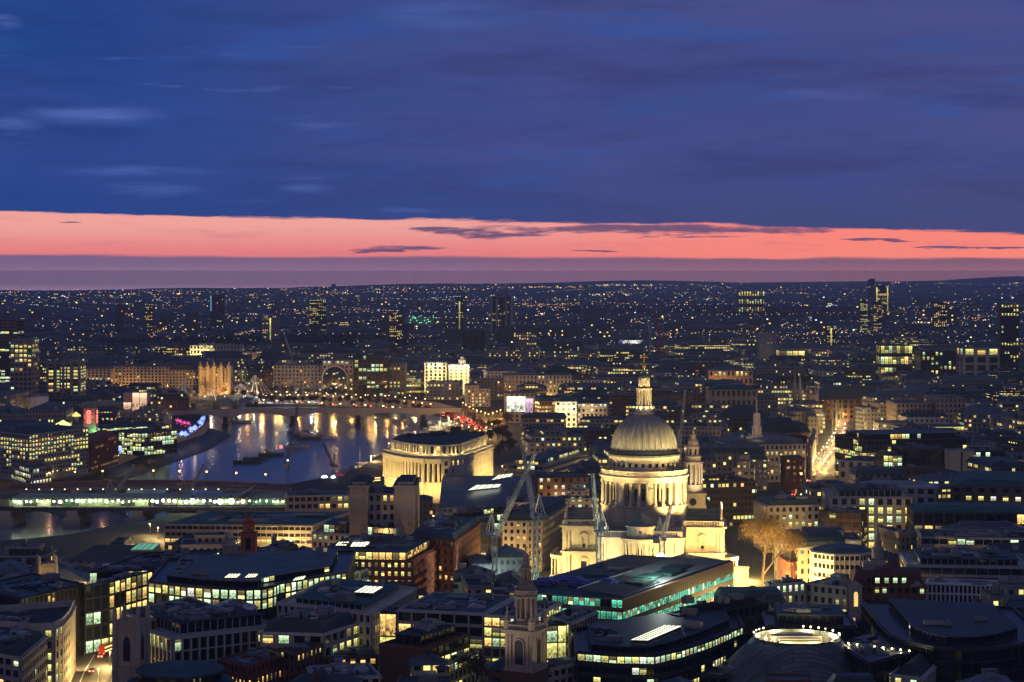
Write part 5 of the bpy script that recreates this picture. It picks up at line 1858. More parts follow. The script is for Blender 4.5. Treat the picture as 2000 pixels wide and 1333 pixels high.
for i in range(8):
    a = 2 * PI * (i + .5) / 8
    light('POINT', (xd + 12.9 * math.cos(a), Yd + 12.9 * math.sin(a), 25), 1300, (1, .82, .42), .3)
t2, wp = D('office_block', 'dark roof wing edged with a string of round lamps right of the drum', ('L', (1640, 1262), (1700, 1300), (1778, 1277)), 22, 5, 4, 'dark', .05, 'cool', 3, roof='lead', plant=3, reg=True)
for k in range(9):
    u = 1640 + k * 17
    x, y = P(u, 1256 + k * 2.1, 23.2)
    inst(bulb_me, 'rim_lamp', t2, (x - t2.location[0], y - t2.location[1], 23.4))
    if k % 2:
        light('POINT', (x, y - .8, 23.2), 160, (1, .82, .42), .3)
D('office_block', 'dark podium with square lit windows under the lamp ringed drum', ('F', (1366, 1322), (1520, 1334), 14), 13, 3, 3.4, 'dark', .5, 'cool', 2, rows=[.45, .2, .2], plant=3)
# elliptical blue roof at the bottom left
Ye = 676.0
xe = X(352, Ye)
t = empty('round_office', (xe, Ye, 0), 'low drum shaped office with blue oval roof at the bottom edge', 'building')
FOOT.append([(xe - 17, Ye - 17), (xe + 17, Ye - 17), (xe + 17, Ye + 17), (xe - 17, Ye + 17)])
o = (xe, Ye, 0)
b = MB()
b.lathe([(13.5, 0), (13.5, 18), (14.6, 18.2), (14.6, 18.8), (14.0, 19), (5, 19.6), (.05, 19.7)], (xe, Ye), 48, mfun=lambda j: 0 if j < 2 else 1)
b.build('wall', [M['dark'], M['blueroof']], t, o)
b = MB()
b.lathe([(16.6, 0), (16.6, 13.8), (17.3, 14), (17.3, 14.8), (16, 15), (13.4, 15)], (xe, Ye), 48, mfun=lambda j: 0 if j < 2 else 1)
b.build('lower_ring', [M['concrete'], M['blueroof']], t, o)
for i in range(60):
    a = PI + PI * (i + .5) / 60
    b2 = (13.5 * math.cos(a), 13.5 * math.sin(a))
    inst(PANE['dim' if R.random() < .08 else 'dark'], 'window', t, (13.55 * math.cos(a), 13.55 * math.sin(a), 16.6), a + PI / 2, (.45, 1, 2.2))


# ================================================================ CRANES
def lattice(b, p, q, w, bay=3.0, t=.22, m=0, w2=None):
    p, q = Vector(p), Vector(q)
    d = q - p
    ln = d.length
    d.normalize()
    a = d.cross(Vector((0, 0, 1)))
    if a.length < .1:
        a = Vector((1, .15, 0))
    a.normalize()
    c = d.cross(a).normalized()
    n = max(2, int(ln / bay))
    w2 = w if w2 is None else w2
    ks = ((-1, -1), (1, -1), (1, 1), (-1, 1))
    pt = lambda i, k: p + d * (ln * i / n) + (a * ks[k][0] + c * ks[k][1]) * ((w + (w2 - w) * i / n) / 2)
    for k in range(4):
        b.bar(pt(0, k), pt(n, k), t, m)
        for i in range(n):
            b.bar(pt(i, k), pt(i + 1, (k + 1) % 4) if i % 2 else pt(i + 1, (k - 1) % 4), t * .6, m)
            b.bar(pt(i, k), pt(i, (k + 1) % 4), t * .55, m)


def crane(label, ub, Y, z_top, tip, tipY, mat='crane', z0=0, w=2.0, lamp=False, th=.27):
    """luffing tower crane; tip = photo pixel of the jib end at distance tipY"""
    x = X(ub, Y)
    t = empty('tower_crane', (x, Y, z0), label, 'crane', 'tower cranes on the building sites')
    o = (x, Y, z0)
    b = MB()
    lattice(b, (x, Y, z0), (x, Y, z_top), w, 2.4, th)
    b.box(x - 2.5, Y - 2.5, z0 - .5, x + 2.5, Y + 2.5, z0 + .6)
    b.build('mast', [M[mat]], t, o)
    tp = Vector((X(tip[0], tipY), tipY, Zat(tip[1], tipY)))
    pv = Vector((x, Y, z_top + 1.6))
    h = Vector((tp.x - x, tp.y - Y, 0))
    h.normalize()
    b = MB()
    lattice(b, pv + h * 1.6, tp, 1.7, 2.4, th, 0, .9)
    b.build('jib', [M[mat]], t, o)
    b = MB()
    r = Vector((-h.y, h.x, 0))
    cj = pv - h * 8
    b.bar(pv, cj, 1.4, 0)
    b.build('counter_jib', [M[mat]], t, o)
    b = MB()
    cw = cj + h * 1.0
    b.box(cw.x - 1.3, cw.y - 1.3, cw.z - 1.8, cw.x + 1.3, cw.y + 1.3, cw.z + .7)
    b.build('counterweight', [M['concrete']], t, o)
    b = MB()
    ap_ = pv - h * 2.5 + Vector((0, 0, 9))
    for s_ in (-.9, .9):
        b.bar(pv + r * s_, ap_, .28)
        b.bar(cj + h * 2 + r * s_, ap_, .28)
    b.bar(pv + h * .5, ap_, .2)
    b.build('tower_head', [M[mat]], t, o)
    b = MB()
    b.bar(ap_, pv.lerp(tp, .93), .1)
    b.bar(ap_, pv.lerp(tp, .6), .1)
    b.bar(tp, tp - Vector((0, 0, 10)), .1)
    b.build('cable', [M['black']], t, o)
    b = MB()
    c_ = pv + r * 1.9
    b.box(c_.x - .9, c_.y - .9, c_.z - 1.2, c_.x + .9, c_.y + .9, c_.z + 1.2)
    b.box(x - 1.9, Y - 1.9, z_top, x + 1.9, Y + 1.9, z_top + .8)
    b.build('cab', [M[mat]], t, o)
    if lamp:
        b = MB()
        b.ball(tuple(pv + Vector((0, 0, 2.6))), .55)
        b.build('work_light', [B_WHITE], t, o)
    return t


crane('pale tower crane with long jib leaning right above the street lamps', 966, 905, Zat(1050, 905), (1045, 885), 880, lamp=False)
crane('pale tower crane with teal lit mast and jib leaning left before the stone office', 1047, 880, Zat(1012, 880), (1019, 868), 890)
crane('pale tower crane standing before the left transept of the cathedral', 1169, 895, Zat(1040, 895), (1157, 925), 890)
crane('pale tower crane with raised jib over the right side of the choir', 1293, 880, Zat(1056, 880), (1311, 985), 890)
crane('pale crane rising behind the right flank of the dome', 1327, 1300, Zat(870, 1300), (1338, 762), 1320, th=.3)
crane('dark blue crane over the end of the railway bridge with its red lamp', 562, 1330, Zat(912, 1330), (582, 790), 1360, 'craneblue', th=.3, lamp=True)
crane('dark blue crane amid glaring work lights beside the river', 651, 1480, Zat(912, 1480), (631, 866), 1500, 'craneblue', th=.3)
crane('short jibbed crane over the left spans of the railway bridge', 222, 1300, Zat(968, 1300), (262, 908), 1310, 'sheet', z0=8, w=1.2)
crane('short jibbed crane with dark hook over the middle of the railway bridge', 365, 1300, Zat(966, 1300), (400, 906), 1310, 'sheet', z0=8, w=1.2)
crane('red crane rising among the far rooftops beyond the lantern', 1288, 3100, Zat(648, 3100), (1277, 606), 3120, 'cranered', th=.7, w=2.6)
crane('grey crane leaning left beside the far red crane', 1270, 3150, Zat(650, 3150), (1264, 622), 3160, 'crane', th=.6, w=2.4)
crane('thin grey crane before the far dark park on the left', 570, 2700, Zat(695, 2700), (553, 648), 2720, 'crane', th=.45, w=2.2)
b = MB()
x = X(664, 1500)
b.bar((x, 1500, 0), (x - .8, 1500, Zat(875, 1500)), .9, 0, .5)
b.box(x - 3, 1497, 0, x + 3, 1503, 2.2)
tag(b.build('piling_rig', [M['cranered']]), 'single dark red piling mast beside the glaring work lights', 'piling rig')
c1_ = bpy.data.objects['tower_crane.005'].location
b = MB()
b.ball((X(549, 1340), 1340, Zat(873, 1340)), 1.0)
ob = b.build('beacon', [B_RED], bpy.data.objects['tower_crane.005'], tuple(c1_))
x, y = P(1292, 1112, 33)
light('POINT', (x, y, 33), 5000, (.85, 1, .9), .5)
x, y = P(962, 1140, 9)
light('POINT', (x, y, 9), 7000, (.75, 1, .9), .6)
light('POINT', (X(1054, 878), 876, 10), 3500, (.5, 1, .8), .5)
light('POINT', (X(1169, 890), 889, 12), 600, (.5, 1, .8), .5)

# ================================================================ BRIDGES
# railway bridge with a station under construction across it
YA, YB = 1272.0, 1300.0
xa, xz = X(-40, YA), X(562, YA)
t = empty('railway_bridge', ((xa + xz) / 2, YA, -9), 'railway bridge wrapped in glaring station works and white sheeting across the river', 'bridge')
ANCH.append(((xa + xz) / 2, YA, 'the glaring railway bridge'))
o = tuple(t.location)
FOOT.append([(xa, YA - 4), (xz, YA - 4), (xz, YB + 6), (xa, YB + 6)])
b = MB()
b.box(xa, YA, 1.2, xz, YB + 4, 3.4)
for k in range(60):
    x = xa + (xz - xa) * k / 59
    b.box(x - .25, YA - .35, 1.3, x + .25, YA, 3.4)
b.build('deck', [M['steel']], t, o)
piers = [-30, 68, 117 + 24, 268, 395, 520]
for u in (10, 141, 268, 395, 520):
    x = X(u, YA)
    b = MB()
    b.box(x - 5.2, YA - 3, -9.3, x + 5.2, YB + 5, -3)
    b.frustum([(x - 5.2, YA - 3), (x + 5.2, YA - 3), (x + 5.2, YB + 5), (x - 5.2, YB + 5)], -3, [(x - 3.4, YA - 1), (x + 3.4, YA - 1), (x + 3.4, YB + 3), (x - 3.4, YB + 3)], -2)
    b.box(x - 3.4, YA - .6, -2, x + 3.4, YB + 3, 1.2)
    b.build('pier', [M['concrete']], t, o)
us = (-117, 10, 141, 268, 395, 520, 560)
for k in range(len(us) - 1):
    x0_, x1_ = X(us[k], YA) + 3.4, X(us[k + 1], YA) - 3.4
    if x1_ < xa:
        continue
    b = MB()
    n = 14
    for yy in (YA + .4, YB + 1):
        for i in range(n):
            f0, f1 = i / n, (i + 1) / n
            za_, zb_ = -5.5 + 6.2 * math.sin(PI * f0) ** .8, -5.5 + 6.2 * math.sin(PI * f1) ** .8
            xa_, xb_ = x0_ + (x1_ - x0_) * f0, x0_ + (x1_ - x0_) * f1
            b.hexa([(xa_, yy, za_), (xb_, yy, zb_), (xb_, yy + .8, zb_), (xa_, yy + .8, za_), (xa_, yy, za_ + 1), (xb_, yy, zb_ + 1), (xb_, yy + .8, zb_ + 1), (xa_, yy + .8, za_ + 1)])
            b.bar((xa_, yy + .4, za_ + .8), (xa_, yy + .4, 1.3), .3)
    b.build('arch', [M['steel']], t, o)
# sheeted works on top
nbay = 22
for k in range(nbay):
    x0_, x1_ = xa + (xz - xa) * k / nbay, xa + (xz - xa) * (k + .96) / nbay
    b = MB()
    b.box(x0_, YA + 6, 3.4, x1_, YA + 6.6, R.choice((6.0, 7.2, 7.6, 7.9)))
    for j in range(5):
        x = x0_ + (x1_ - x0_) * j / 4.2
        b.box(x - .12, YA + 5.4, 3.4, x + .12, YA + 6.0, 8.4)
    for z_ in (5.0, 6.6):
        b.box(x0_, YA + 5.5, z_, x1_, YA + 6.0, z_ + .16)
    b.build('sheeting', [M[R.choice(('sheet', 'sheet', 'concrete', 'steel', 'greenroof'))]], t, o)
b = MB()
b.box(xa + 20, YA + 2.5, 8.6, xz - 2, YB, 9.0)
for k in range(44):
    x = xa + 20 + (xz - xa - 22) * k / 43
    b.box(x - .3, YA + 2.2, 8.4, x + .3, YB, 9.3)
    b.bar((x, YA + 2.4, 3.4), (x, YA + 2.4, 8.6), .25)
b.build('platform_roof', [M['sheet']], t, o)
b = MB()
xk = X(462, YA)
b.face([(xk, YA + 1, 9.2), (X(488, YA), YA + 1, 14.5), (X(488, YA), YB, 14.5), (xk, YB, 9.2)])
b.face([(xk, YA + 1, 8.8), (xk, YB, 8.8), (X(488, YA), YB, 14.1), (X(488, YA), YA + 1, 14.1)])
b.face([(xk, YA + 1, 8.8), (X(488, YA), YA + 1, 14.1), (X(488, YA), YA + 1, 14.5), (xk, YA + 1, 9.2)])
b.face([(X(488, YA), YA + 1, 14.1), (X(488, YA), YB, 14.1), (X(488, YA), YB, 14.5), (X(488, YA), YA + 1, 14.5)])
b.build('raking_conveyor', [M['sheet']], t, o)
b = MB()
b.box(X(300, YA), YA + 1.9, 3.6, xz, YA + 2.1, 4.6)
b.build('hoarding', [M['tarp']], t, o)
fl = MB()
fl.ball((0, 0, 0), .62)
fl.box(-.15, -.15, .4, .15, .15, 1.4, 1)
flm = None
for k in range(48):
    u = 28 + k * 11.2 + R.uniform(-2, 2)
    x = X(u, YA + 4)
    if flm is None:
        ob = fl.build('work_light', [emit('work_light_bulb', (.94, 1.0, .66), 16.0), M['black']], t)
        flm = ob.data
    else:
        ob = inst(flm, 'work_light', t, (0, 0, 0))
    z_ = 6.6 + R.uniform(-.5, .6)
    ob.location = (x - o[0], YA + 4 - o[1], z_ - o[2])
    ob.scale = [R.choice((.6, .8, 1, 1, 1.7)) * (1.5 if 160 < u < 220 or 290 < u < 460 else 1)] * 3
    light('POINT', (x, YA + 3.2, z_), R.choice((120, 250, 330, 700)), (.86, 1.0, .48), .5)
# road bridge just behind it
Y0, Y1 = 1372.0, 1400.0
xa, xz = X(0, Y0), X(560, Y0)
t = empty('road_bridge', ((xa + xz) / 2, Y0, -9), 'wide low road bridge with reddish parapet behind the glaring railway bridge', 'bridge')
o = tuple(t.location)
FOOT.append([(xa, Y0 - 4), (xz, Y0 - 4), (xz, Y1 + 4), (xa, Y1 + 4)])
b = MB()
n = 30
zr_ = lambda f: 2.2 + 4.0 * math.sin(PI * (.05 + .9 * f))
for i in range(n):
    f0, f1 = i / n, (i + 1) / n
    x0_, x1_ = xa + (xz - xa) * f0, xa + (xz - xa) * f1
    z0_, z1_ = zr_(f0), zr_(f1)
    b.hexa([(x0_, Y0, z0_ - 2.4), (x1_, Y0, z1_ - 2.4), (x1_, Y1, z1_ - 2.4), (x0_, Y1, z0_ - 2.4), (x0_, Y0, z0_), (x1_, Y0, z1_), (x1_, Y1, z1_), (x0_, Y1, z0_)], 0, 1)
    for yy in (Y0, Y1 - .5):
        b.hexa([(x0_, yy, z0_ + .02), (x1_, yy, z1_ + .02), (x1_, yy + .5, z1_ + .02), (x0_, yy + .5, z0_ + .02), (x0_, yy, z0_ + 1.3), (x1_, yy, z1_ + 1.3), (x1_, yy + .5, z1_ + 1.3), (x0_, yy + .5, z0_ + 1.3)], 2)
b.build('deck', [M['concrete'], M['asphalt'], M['copper']], t, o)
for u in (110, 222, 334, 446):
    x = X(u, Y0)
    b = MB()
    b.box(x - 3, Y0 - 2, -9.3, x + 3, Y1 + 2, 3)
    b.build('pier', [M['concrete']], t, o)


def arch_bridge(name, label, yfun, u0, u1, ztop, zlow, pier_us, wdt, mat, spring=-6.0):
    """shallow haunched girder bridge between two photo columns"""
    n = 60
    t = empty(name, (X((u0 + u1) / 2, yfun((u0 + u1) / 2)), yfun((u0 + u1) / 2), -9), label, 'bridge')
    o = tuple(t.location)
    b = MB()
    prev = None
    for i in range(n + 1):
        u = u0 + (u1 - u0) * i / n
        y = yfun(u)
        x = X(u, y)
        lo = [p for p in pier_us if p <= u]
        hi = [p for p in pier_us if p > u]
        a = max(lo) if lo else pier_us[0] - (pier_us[1] - pier_us[0])
        c = min(hi) if hi else pier_us[-1] + (pier_us[1] - pier_us[0])
        f = (u - a) / (c - a)
        zb = zlow - (zlow - spring) * (abs(2 * f - 1) ** 2.2) * .62
        zt = ztop + 1.2 * math.sin(PI * i / n)
        cur = [(x, y, zb), (x, y + wdt, zb), (x, y, zt), (x, y + wdt, zt)]
        if prev:
            b.face([prev[0], cur[0], cur[2], prev[2]])
            b.face([cur[1], prev[1], prev[3], cur[3]])
            b.face([prev[2], cur[2], cur[3], prev[3]], 1)
            b.face([cur[0], prev[0], prev[1], cur[1]])
            b.hexa([(*prev[2][:2], prev[2][2]), (*cur[2][:2], cur[2][2]), (cur[2][0], cur[2][1] + .4, cur[2][2]), (prev[2][0], prev[2][1] + .4, prev[2][2]),
                    (*prev[2][:2], prev[2][2] + 1.1), (*cur[2][:2], cur[2][2] + 1.1), (cur[2][0], cur[2][1] + .4, cur[2][2] + 1.1), (prev[2][0], prev[2][1] + .4, prev[2][2] + 1.1)])
        prev = cur
    b.build('deck', [M[mat], M['asphalt']], t, o)
    for u in pier_us:
        y = yfun(u)
        x = X(u, y)
        b = MB()
        b.box(x - 3.2, y - 2.5, -9.3, x + 3.2, y + wdt + 2.5, -5.5)
        b.box(x - 2.4, y - .5, -5.5, x + 2.4, y + wdt + .5, zlow - 3)
        b.build('pier', [M['dark']], t, o)
    FOOT.append([(X(u0, yfun(u0)), yfun(u0) - 3), (X(u1, yfun(u1)), yfun(u1) - 3), (X(u1, yfun(u1)), yfun(u1) + wdt + 3), (X(u0, yfun(u0)), yfun(u0) + wdt + 3)])
    return t


yw = lambda u: 2085 + (u - 340) * .06
arch_bridge('road_bridge', 'pale concrete bridge with shallow arches across the river bend', yw, 318, 912, 7.0, 4.6, [440, 572, 699, 826], 24, 'lime')
ANCH.append((X(620, 2100), 2100, 'the pale arched bridge'))
yh = lambda u: 2270 + (u - 330) * .75
t = arch_bridge('footbridge', 'railway footbridge hung from white splayed masts beyond the pale arched bridge', yh, 290, 530, 6.0, 4.0, [330, 375, 420, 460, 500], 16, 'steel')
o = tuple(t.location)
for u, v in ((358, 744), (415, 757), (470, 750), (497, 733)):
    y = yh(u)
    x = X(u, y)
    b = MB()
    ap_ = (x, y + 6, Zat(v, y))
    b.bar((x - 4, y - 3, 3), ap_, .9, 0, .4)
    b.bar((x + 4, y - 3, 3), ap_, .9, 0, .4)
    for k in range(-4, 5):
        b.bar(ap_, (x + k * 5, y - 1, 7), .22)
    b.build('mast', [M['white']], t, o)
    light('POINT', (x, y - 10, 9), 2200, (1, .85, .55), 1.0)


# ================================================================ STREET LAMPS, CARS, TREES, BOATS
def lamp_proto(bulb, r):
    root = bpy.data.objects.new('street_lamp', None)
    b = MB()
    b.lathe([(.28, 0), (.2, .6), (.13, 1.0), (.08, 7.6)], (0, 0), 8)
    b.bar((0, 0, 7.5), (0, -1.0, 8.0), .12)
    b.lathe([(.05, 8.35), (.3, 8.25), (.36, 7.95)], (0, -1.0), 8)
    pole = b.build('pole', [M['black']], root)
    b = MB()
    b.ball((0, -1.0, 7.8), r)
    bb = b.build('bulb', [bulb], root)
    return root, pole, bb


PROTO = {}
for nm, bl, r in (('org', B_ORG, .55), ('warm', B_WARM, .5), ('white', B_WHITE, .5), ('big', B_WARM, .8)):
    PROTO[nm] = lamp_proto(bl, r)
    for ob in PROTO[nm][1:]:
        COL.objects.unlink(ob)


def street_lamp(x, y, kind, label, group, z=0.0, rz=0.0, s=1.0, e=0.0, col=(1, .55, .16)):
    r = PROTO[kind][0].copy()
    COL.objects.link(r)
    r.location = (x, y, z)
    r.rotation_euler = (0, 0, rz)
    r.scale = (s, s, s)
    tag(r, label, 'street lamp', group)
    for ch in PROTO[kind][1:]:
        c = ch.copy()
        COL.objects.link(c)
        c.parent = r
    if e:
        light('POINT', (x, y - 1.6 * s, z + 6.9 * s), e, col, .5)
    return r


def along(px, n, z=0.0, jit=1.0):
    pts = [Vector((u, v)) for u, v in px]
    ln = [0]
    for i in range(1, len(pts)):
        ln.append(ln[-1] + (pts[i] - pts[i - 1]).length)
    out = []
    for k in range(n):
        s_ = ln[-1] * (k + .5) / n
        i = max(j for j in range(len(ln)) if ln[j] <= s_ + 1e-6)
        i = min(i, len(pts) - 2)
        q_ = pts[i].lerp(pts[i + 1], (s_ - ln[i]) / max(1e-6, ln[i + 1] - ln[i]))
        out.append(P(q_.x + R.uniform(-jit, jit), q_.y + R.uniform(-jit, jit) * .3, z))
    return out


LAMPS = (
    ([(505, 787), (620, 789), (740, 796), (850, 808)], 20, 'org', 'orange embankment lamp along the far bank beyond the pale arched bridge', 'orange lamps along the far embankment', 1.25, 5200, 2),
    ([(40, 772), (250, 772), (400, 775), (515, 784)], 22, 'org', 'orange lamp along the far bank left of the white masted footbridge', 'orange lamps on the far left embankment', 1.25, 3800, 2),
    ([(530, 779), (640, 783), (760, 789), (840, 795)], 16, 'warm', 'warm lamp among the trees behind the far embankment road', 'warm lamps among the embankment trees', 1.1, 2400, 2),
    ([(900, 800), (925, 815), (955, 826), (985, 815), (1000, 800)], 14, 'org', 'orange lamp in the junction at the bridge foot below the pale stone blocks', 'orange lamps around the bridge foot', 1.1, 3000, 2),
    ([(875, 838), (905, 848), (940, 858), (975, 835)], 9, 'org', 'orange lamp on the riverside road near the moored ships', 'orange lamps by the moored ships', 1.0, 2200, 2),
    ([(340, 800), (480, 796), (640, 793), (820, 796)], 12, 'white', 'small white lamp on the pale arched bridge', 'white lamps on the pale arched bridge', .6, 0, 2),
    ([(70, 943), (130, 930), (190, 915), (236, 902)], 18, 'warm', 'warm lamp on the near south river walk below the banded lit office', 'warm lamps on the south river walk', .7, 110, 3),
    ([(240, 899), (310, 873), (380, 850), (400, 835)], 18, 'warm', 'warm lamp on the river walk beside the blue lit trees', 'warm lamps by the blue lit trees', .6, 110, 3),
    ([(285, 1040), (300, 1052), (330, 1058), (420, 1064), (500, 1072), (585, 1090)], 16, 'warm', 'amber lamp on the street below the wide beige office', 'amber lamps below the wide beige office', .85, 1300, 1),
    ([(1580, 926), (1607, 893), (1628, 862), (1641, 836), (1647, 818)], 15, 'warm', 'glowing lamp on the left kerb of the yellow lamplit street', 'lamps on the left kerb of the lamplit street', .9, 1500, 1),
    ([(1602, 924), (1627, 893), (1645, 864), (1652, 836)], 11, 'big', 'glowing lamp on the right kerb of the yellow lamplit street', 'lamps on the right kerb of the lamplit street', .8, 1300, 1),
    ([(990, 1140), (1015, 1112), (1045, 1088), (1078, 1066)], 8, 'warm', 'amber lamp in the street between the cranes and the cathedral', 'amber lamps between cranes and cathedral', .8, 1500, 1),
    ([(792, 1144), (812, 1150), (930, 1118), (945, 1100)], 5, 'warm', 'amber lamp at the foot of the brown brick hotel', 'amber lamps at the brick hotel foot', .7, 1100, 1),
    ([(128, 1330), (140, 1270), (196, 1200), (228, 1260), (216, 1300), (182, 1352)], 8, 'warm', 'lamp beside the yellow street in the lower left', 'lamps beside the yellow street', .7, 2300, 1),
)
for px, n, kd, lb, gp, s_, e_, every in LAMPS:
    for k, (x, y) in enumerate(along(px, n)):
        zz_ = 8.0 if 'pale arched bridge' in gp and kd == 'white' else 0.0
        street_lamp(x, y, kd, lb, gp, zz_, R.uniform(-.4, .4), s_, e_ * (1.1 if 'far' in gp or 'embankment' in gp else 3.2) if k % every == 0 else 0, (1, .46, .1) if kd == 'org' else (1, .66, .24))
for k, u in enumerate((48, 97, 147, 201, 300, 351, 404, 462, 519)):
    zb = 2.2 + 4.0 * math.sin(PI * (.05 + .9 * u / 560.0))
    r = street_lamp(X(u, 1386), 1386, 'org', 'pinkish lamp on a tall pole over the low road bridge', 'tall lamps on the low road bridge', zb, 0, 1.15, 500 if k % 2 else 0, (1, .5, .3))
for k in range(16):
    u = 52 + k * 25
    street_lamp(X(u, 1340), 1340, 'warm', 'small warm lamp in the row between the two near bridges', 'small lamps between the near bridges', 1.5 + (-9 if False else 0), 0, .75, 0)

# glaring work lights by the river and before the choir
for u, v, y, s_, e_, lb in ((634, 935, 1490, 2.3, 9000, 'largest glaring work light beside the dark blue crane'), (651, 933, 1485, 1.5, 5000, 'second glaring work light right of the largest one'), (619, 955, 1440, 1.7, 5000, 'lower glaring work light near the railway viaduct'),
                         (1291, 1090, 905, 2.3, 14000, 'glaring white work light before the choir of the cathedral'), (1269, 1103, 900, 1.2, 8000, 'smaller glaring work light on the site roof edge before the choir')):
    x, z_ = X(u, y), Zat(v, y)
    t = empty('work_light', (x, y, 0), lb, 'work light')
    b = MB()
    b.bar((0, 0, 0), (0, 0, z_), .3)
    b.bar((-1.2, 0, z_ - .6), (1.2, 0, z_ - .6), .25)
    b.build('stand', [M['steel']], t)
    b = MB()
    b.ball((0, -.4, z_), s_)
    b.build('bulb', [emit('glare_bulb', (.95, 1, .9), 14.0)], t)
    light('POINT', (x, y - 2.5 - s_, z_), e_, (.92, 1, .85), .8)
for k, (u, v) in enumerate(((812, 1051), (820, 1048), (830, 1046), (838, 1043), (849, 1045), (858, 1042), (846, 1037), (868, 1044), (1118, 1163), (918, 952), (700, 968))):
    pass


def car_proto(paint, lampmat, rear, bus=False):
    root = bpy.data.objects.new('car', None)
    b = MB()
    l, w, h = (9.5, 2.4, 4.0) if bus else (4.4, 1.8, 1.45)
    if bus:
        pr = [(-l / 2, .5), (l / 2, .5), (l / 2, h - .3), (l / 2 - .4, h), (-l / 2 + .3, h), (-l / 2, h - .3)]
    else:
        pr = [(-l / 2, .35), (l / 2, .35), (l / 2, .8), (l / 2 - .9, .95), (l / 2 - 1.6, h), (-l / 2 + .9, h), (-l / 2 + .1, .95)]
    n = len(pr)
    b.face([(p[0], -w / 2, p[1]) for p in pr])
    b.face([(p[0], w / 2, p[1]) for p in reversed(pr)])
    for i in range(n):
        a, c = pr[i], pr[(i + 1) % n]
        b.face([(a[0], -w / 2, a[1]), (a[0], w / 2, a[1]), (c[0], w / 2, c[1]), (c[0], -w / 2, c[1])])
    out = [root, b.build('body', [paint], root)]
    for sx_ in (-l * .32, l * .32):
        for sy_ in (-w / 2, w / 2):
            b = MB()
            for i in range(10):
                a0_, a1_ = 2 * PI * i / 10, 2 * PI * (i + 1) / 10
                r = .48 if bus else .32
                b.face([(sx_, sy_ - .1, r), (sx_ + r * math.cos(a0_), sy_ - .1, r + r * math.sin(a0_)), (sx_ + r * math.cos(a1_), sy_ - .1, r + r * math.sin(a1_))])
                b.face([(sx_, sy_ + .1, r), (sx_ + r * math.cos(a1_), sy_ + .1, r + r * math.sin(a1_)), (sx_ + r * math.cos(a0_), sy_ + .1, r + r * math.sin(a0_))])
                b.face([(sx_ + r * math.cos(a0_), sy_ - .1, r + r * math.sin(a0_)), (sx_ + r * math.cos(a0_), sy_ + .1, r + r * math.sin(a0_)), (sx_ + r * math.cos(a1_), sy_ + .1, r + r * math.sin(a1_)), (sx_ + r * math.cos(a1_), sy_ - .1, r + r * math.sin(a1_))])
            out.append(b.build('wheel', [M['rubber']], root))
    xs = -l / 2 - .05 if rear else l / 2 + .05
    for sy_ in (-w * .36, w * .36):
        b = MB()
        b.ball((xs, sy_, .75), .3)
        out.append(b.build('taillight' if rear else 'headlight', [lampmat], root))
    if bus:
        b = MB()
        b.box(-l / 2 + .4, -w / 2 - .03, 1.3, l / 2 - .4, -w / 2 - .001, 1.9)
        out.append(b.build('window', [L['yel']], root))
        b = MB()
        b.box(-l / 2 + .4, -w / 2 - .03, 2.7, l / 2 - .4, -w / 2 - .001, 3.3)
        out.append(b.build('window', [L['yel']], root))
    for ob in out[1:]:
        COL.objects.unlink(ob)
    return out


B_TAIL = emit('tail_lamp', (1.0, .12, .06), 9.0)
B_HEAD = emit('head_lamp', (1.0, .85, .55), 12.0)
CARP = {'tail': car_proto(M['carpaint'], B_TAIL, True), 'head': car_proto(M['carpaint'], B_HEAD, False), 'bus': car_proto(M['busred'], B_TAIL, True, True)}


def car(x, y, kind, label, group, rz, z=.05, s=1.0, name='car'):
    pr = CARP[kind]
    r = pr[0].copy()
    r.name = 'bus' if kind == 'bus' else 'car'
    COL.objects.link(r)
    r.location = (x, y, z)
    r.rotation_euler = (0, 0, rz)
    r.scale = (s, s, s)
    tag(r, label, 'bus' if kind == 'bus' else 'car', group)
    for ch in pr[1:]:
        c = ch.copy()
        COL.objects.link(c)
        c.parent = r


def traffic(pts, n, off, kinds, label, group, s=1.0):
    pts = [Vector(p) for p in pts]
    tot = sum((pts[i + 1] - pts[i]).length for i in range(len(pts) - 1))
    for k in range(n):
        d = tot * (k + R.uniform(.2, .8)) / n
        for i in range(len(pts) - 1):
            l = (pts[i + 1] - pts[i]).length
            if d <= l:
                break
            d -= l
        dv = (pts[i + 1] - pts[i]).normalized()
        q_ = pts[i] + dv * d + Vector((dv.y, -dv.x)) * (off + R.uniform(-1.2, 1.2))
        kd = R.choice(kinds)
        a = math.atan2(dv.y, dv.x)
        if dv.y < 0:
            a += PI
        if kd == 'head':
            a += PI
        car(q_.x, q_.y, kd, label[kd], group[kd], a, .06, s)


traffic(ROAD_FLEET, 26, 2.5, ['tail', 'tail', 'bus'], {'tail': 'dark car with red tail lights driving away up the yellow lamplit street', 'bus': 'red bus with red tail lights on the yellow lamplit street'}, {'tail': 'tail lit cars on the lamplit street', 'bus': 'buses on the lamplit street'})
traffic(ROAD_FLEET, 10, -4.5, ['head'], {'head': 'dark car with bright headlights coming down the yellow lamplit street'}, {'head': 'headlit cars on the lamplit street'})
traffic(ROAD_EMB, 26, -4, ['head'], {'head': 'dark car with bright headlights on the far embankment road'}, {'head': 'headlit cars on the far embankment'}, 1.2)
traffic(ROAD_EMB, 20, 5, ['tail'], {'tail': 'dark car with red tail lights on the far embankment road'}, {'tail': 'tail lit cars on the far embankment'}, 1.2)
traffic([P(870, 812), P(900, 820), P(925, 830), P(945, 840)], 16, 0, ['tail', 'bus'], {'tail': 'dark car with red tail lights queuing at the bridge foot', 'bus': 'red bus queuing at the foot of the pale arched bridge'}, {'tail': 'cars queuing at the bridge foot', 'bus': 'buses queuing at the bridge foot'}, 1.1)
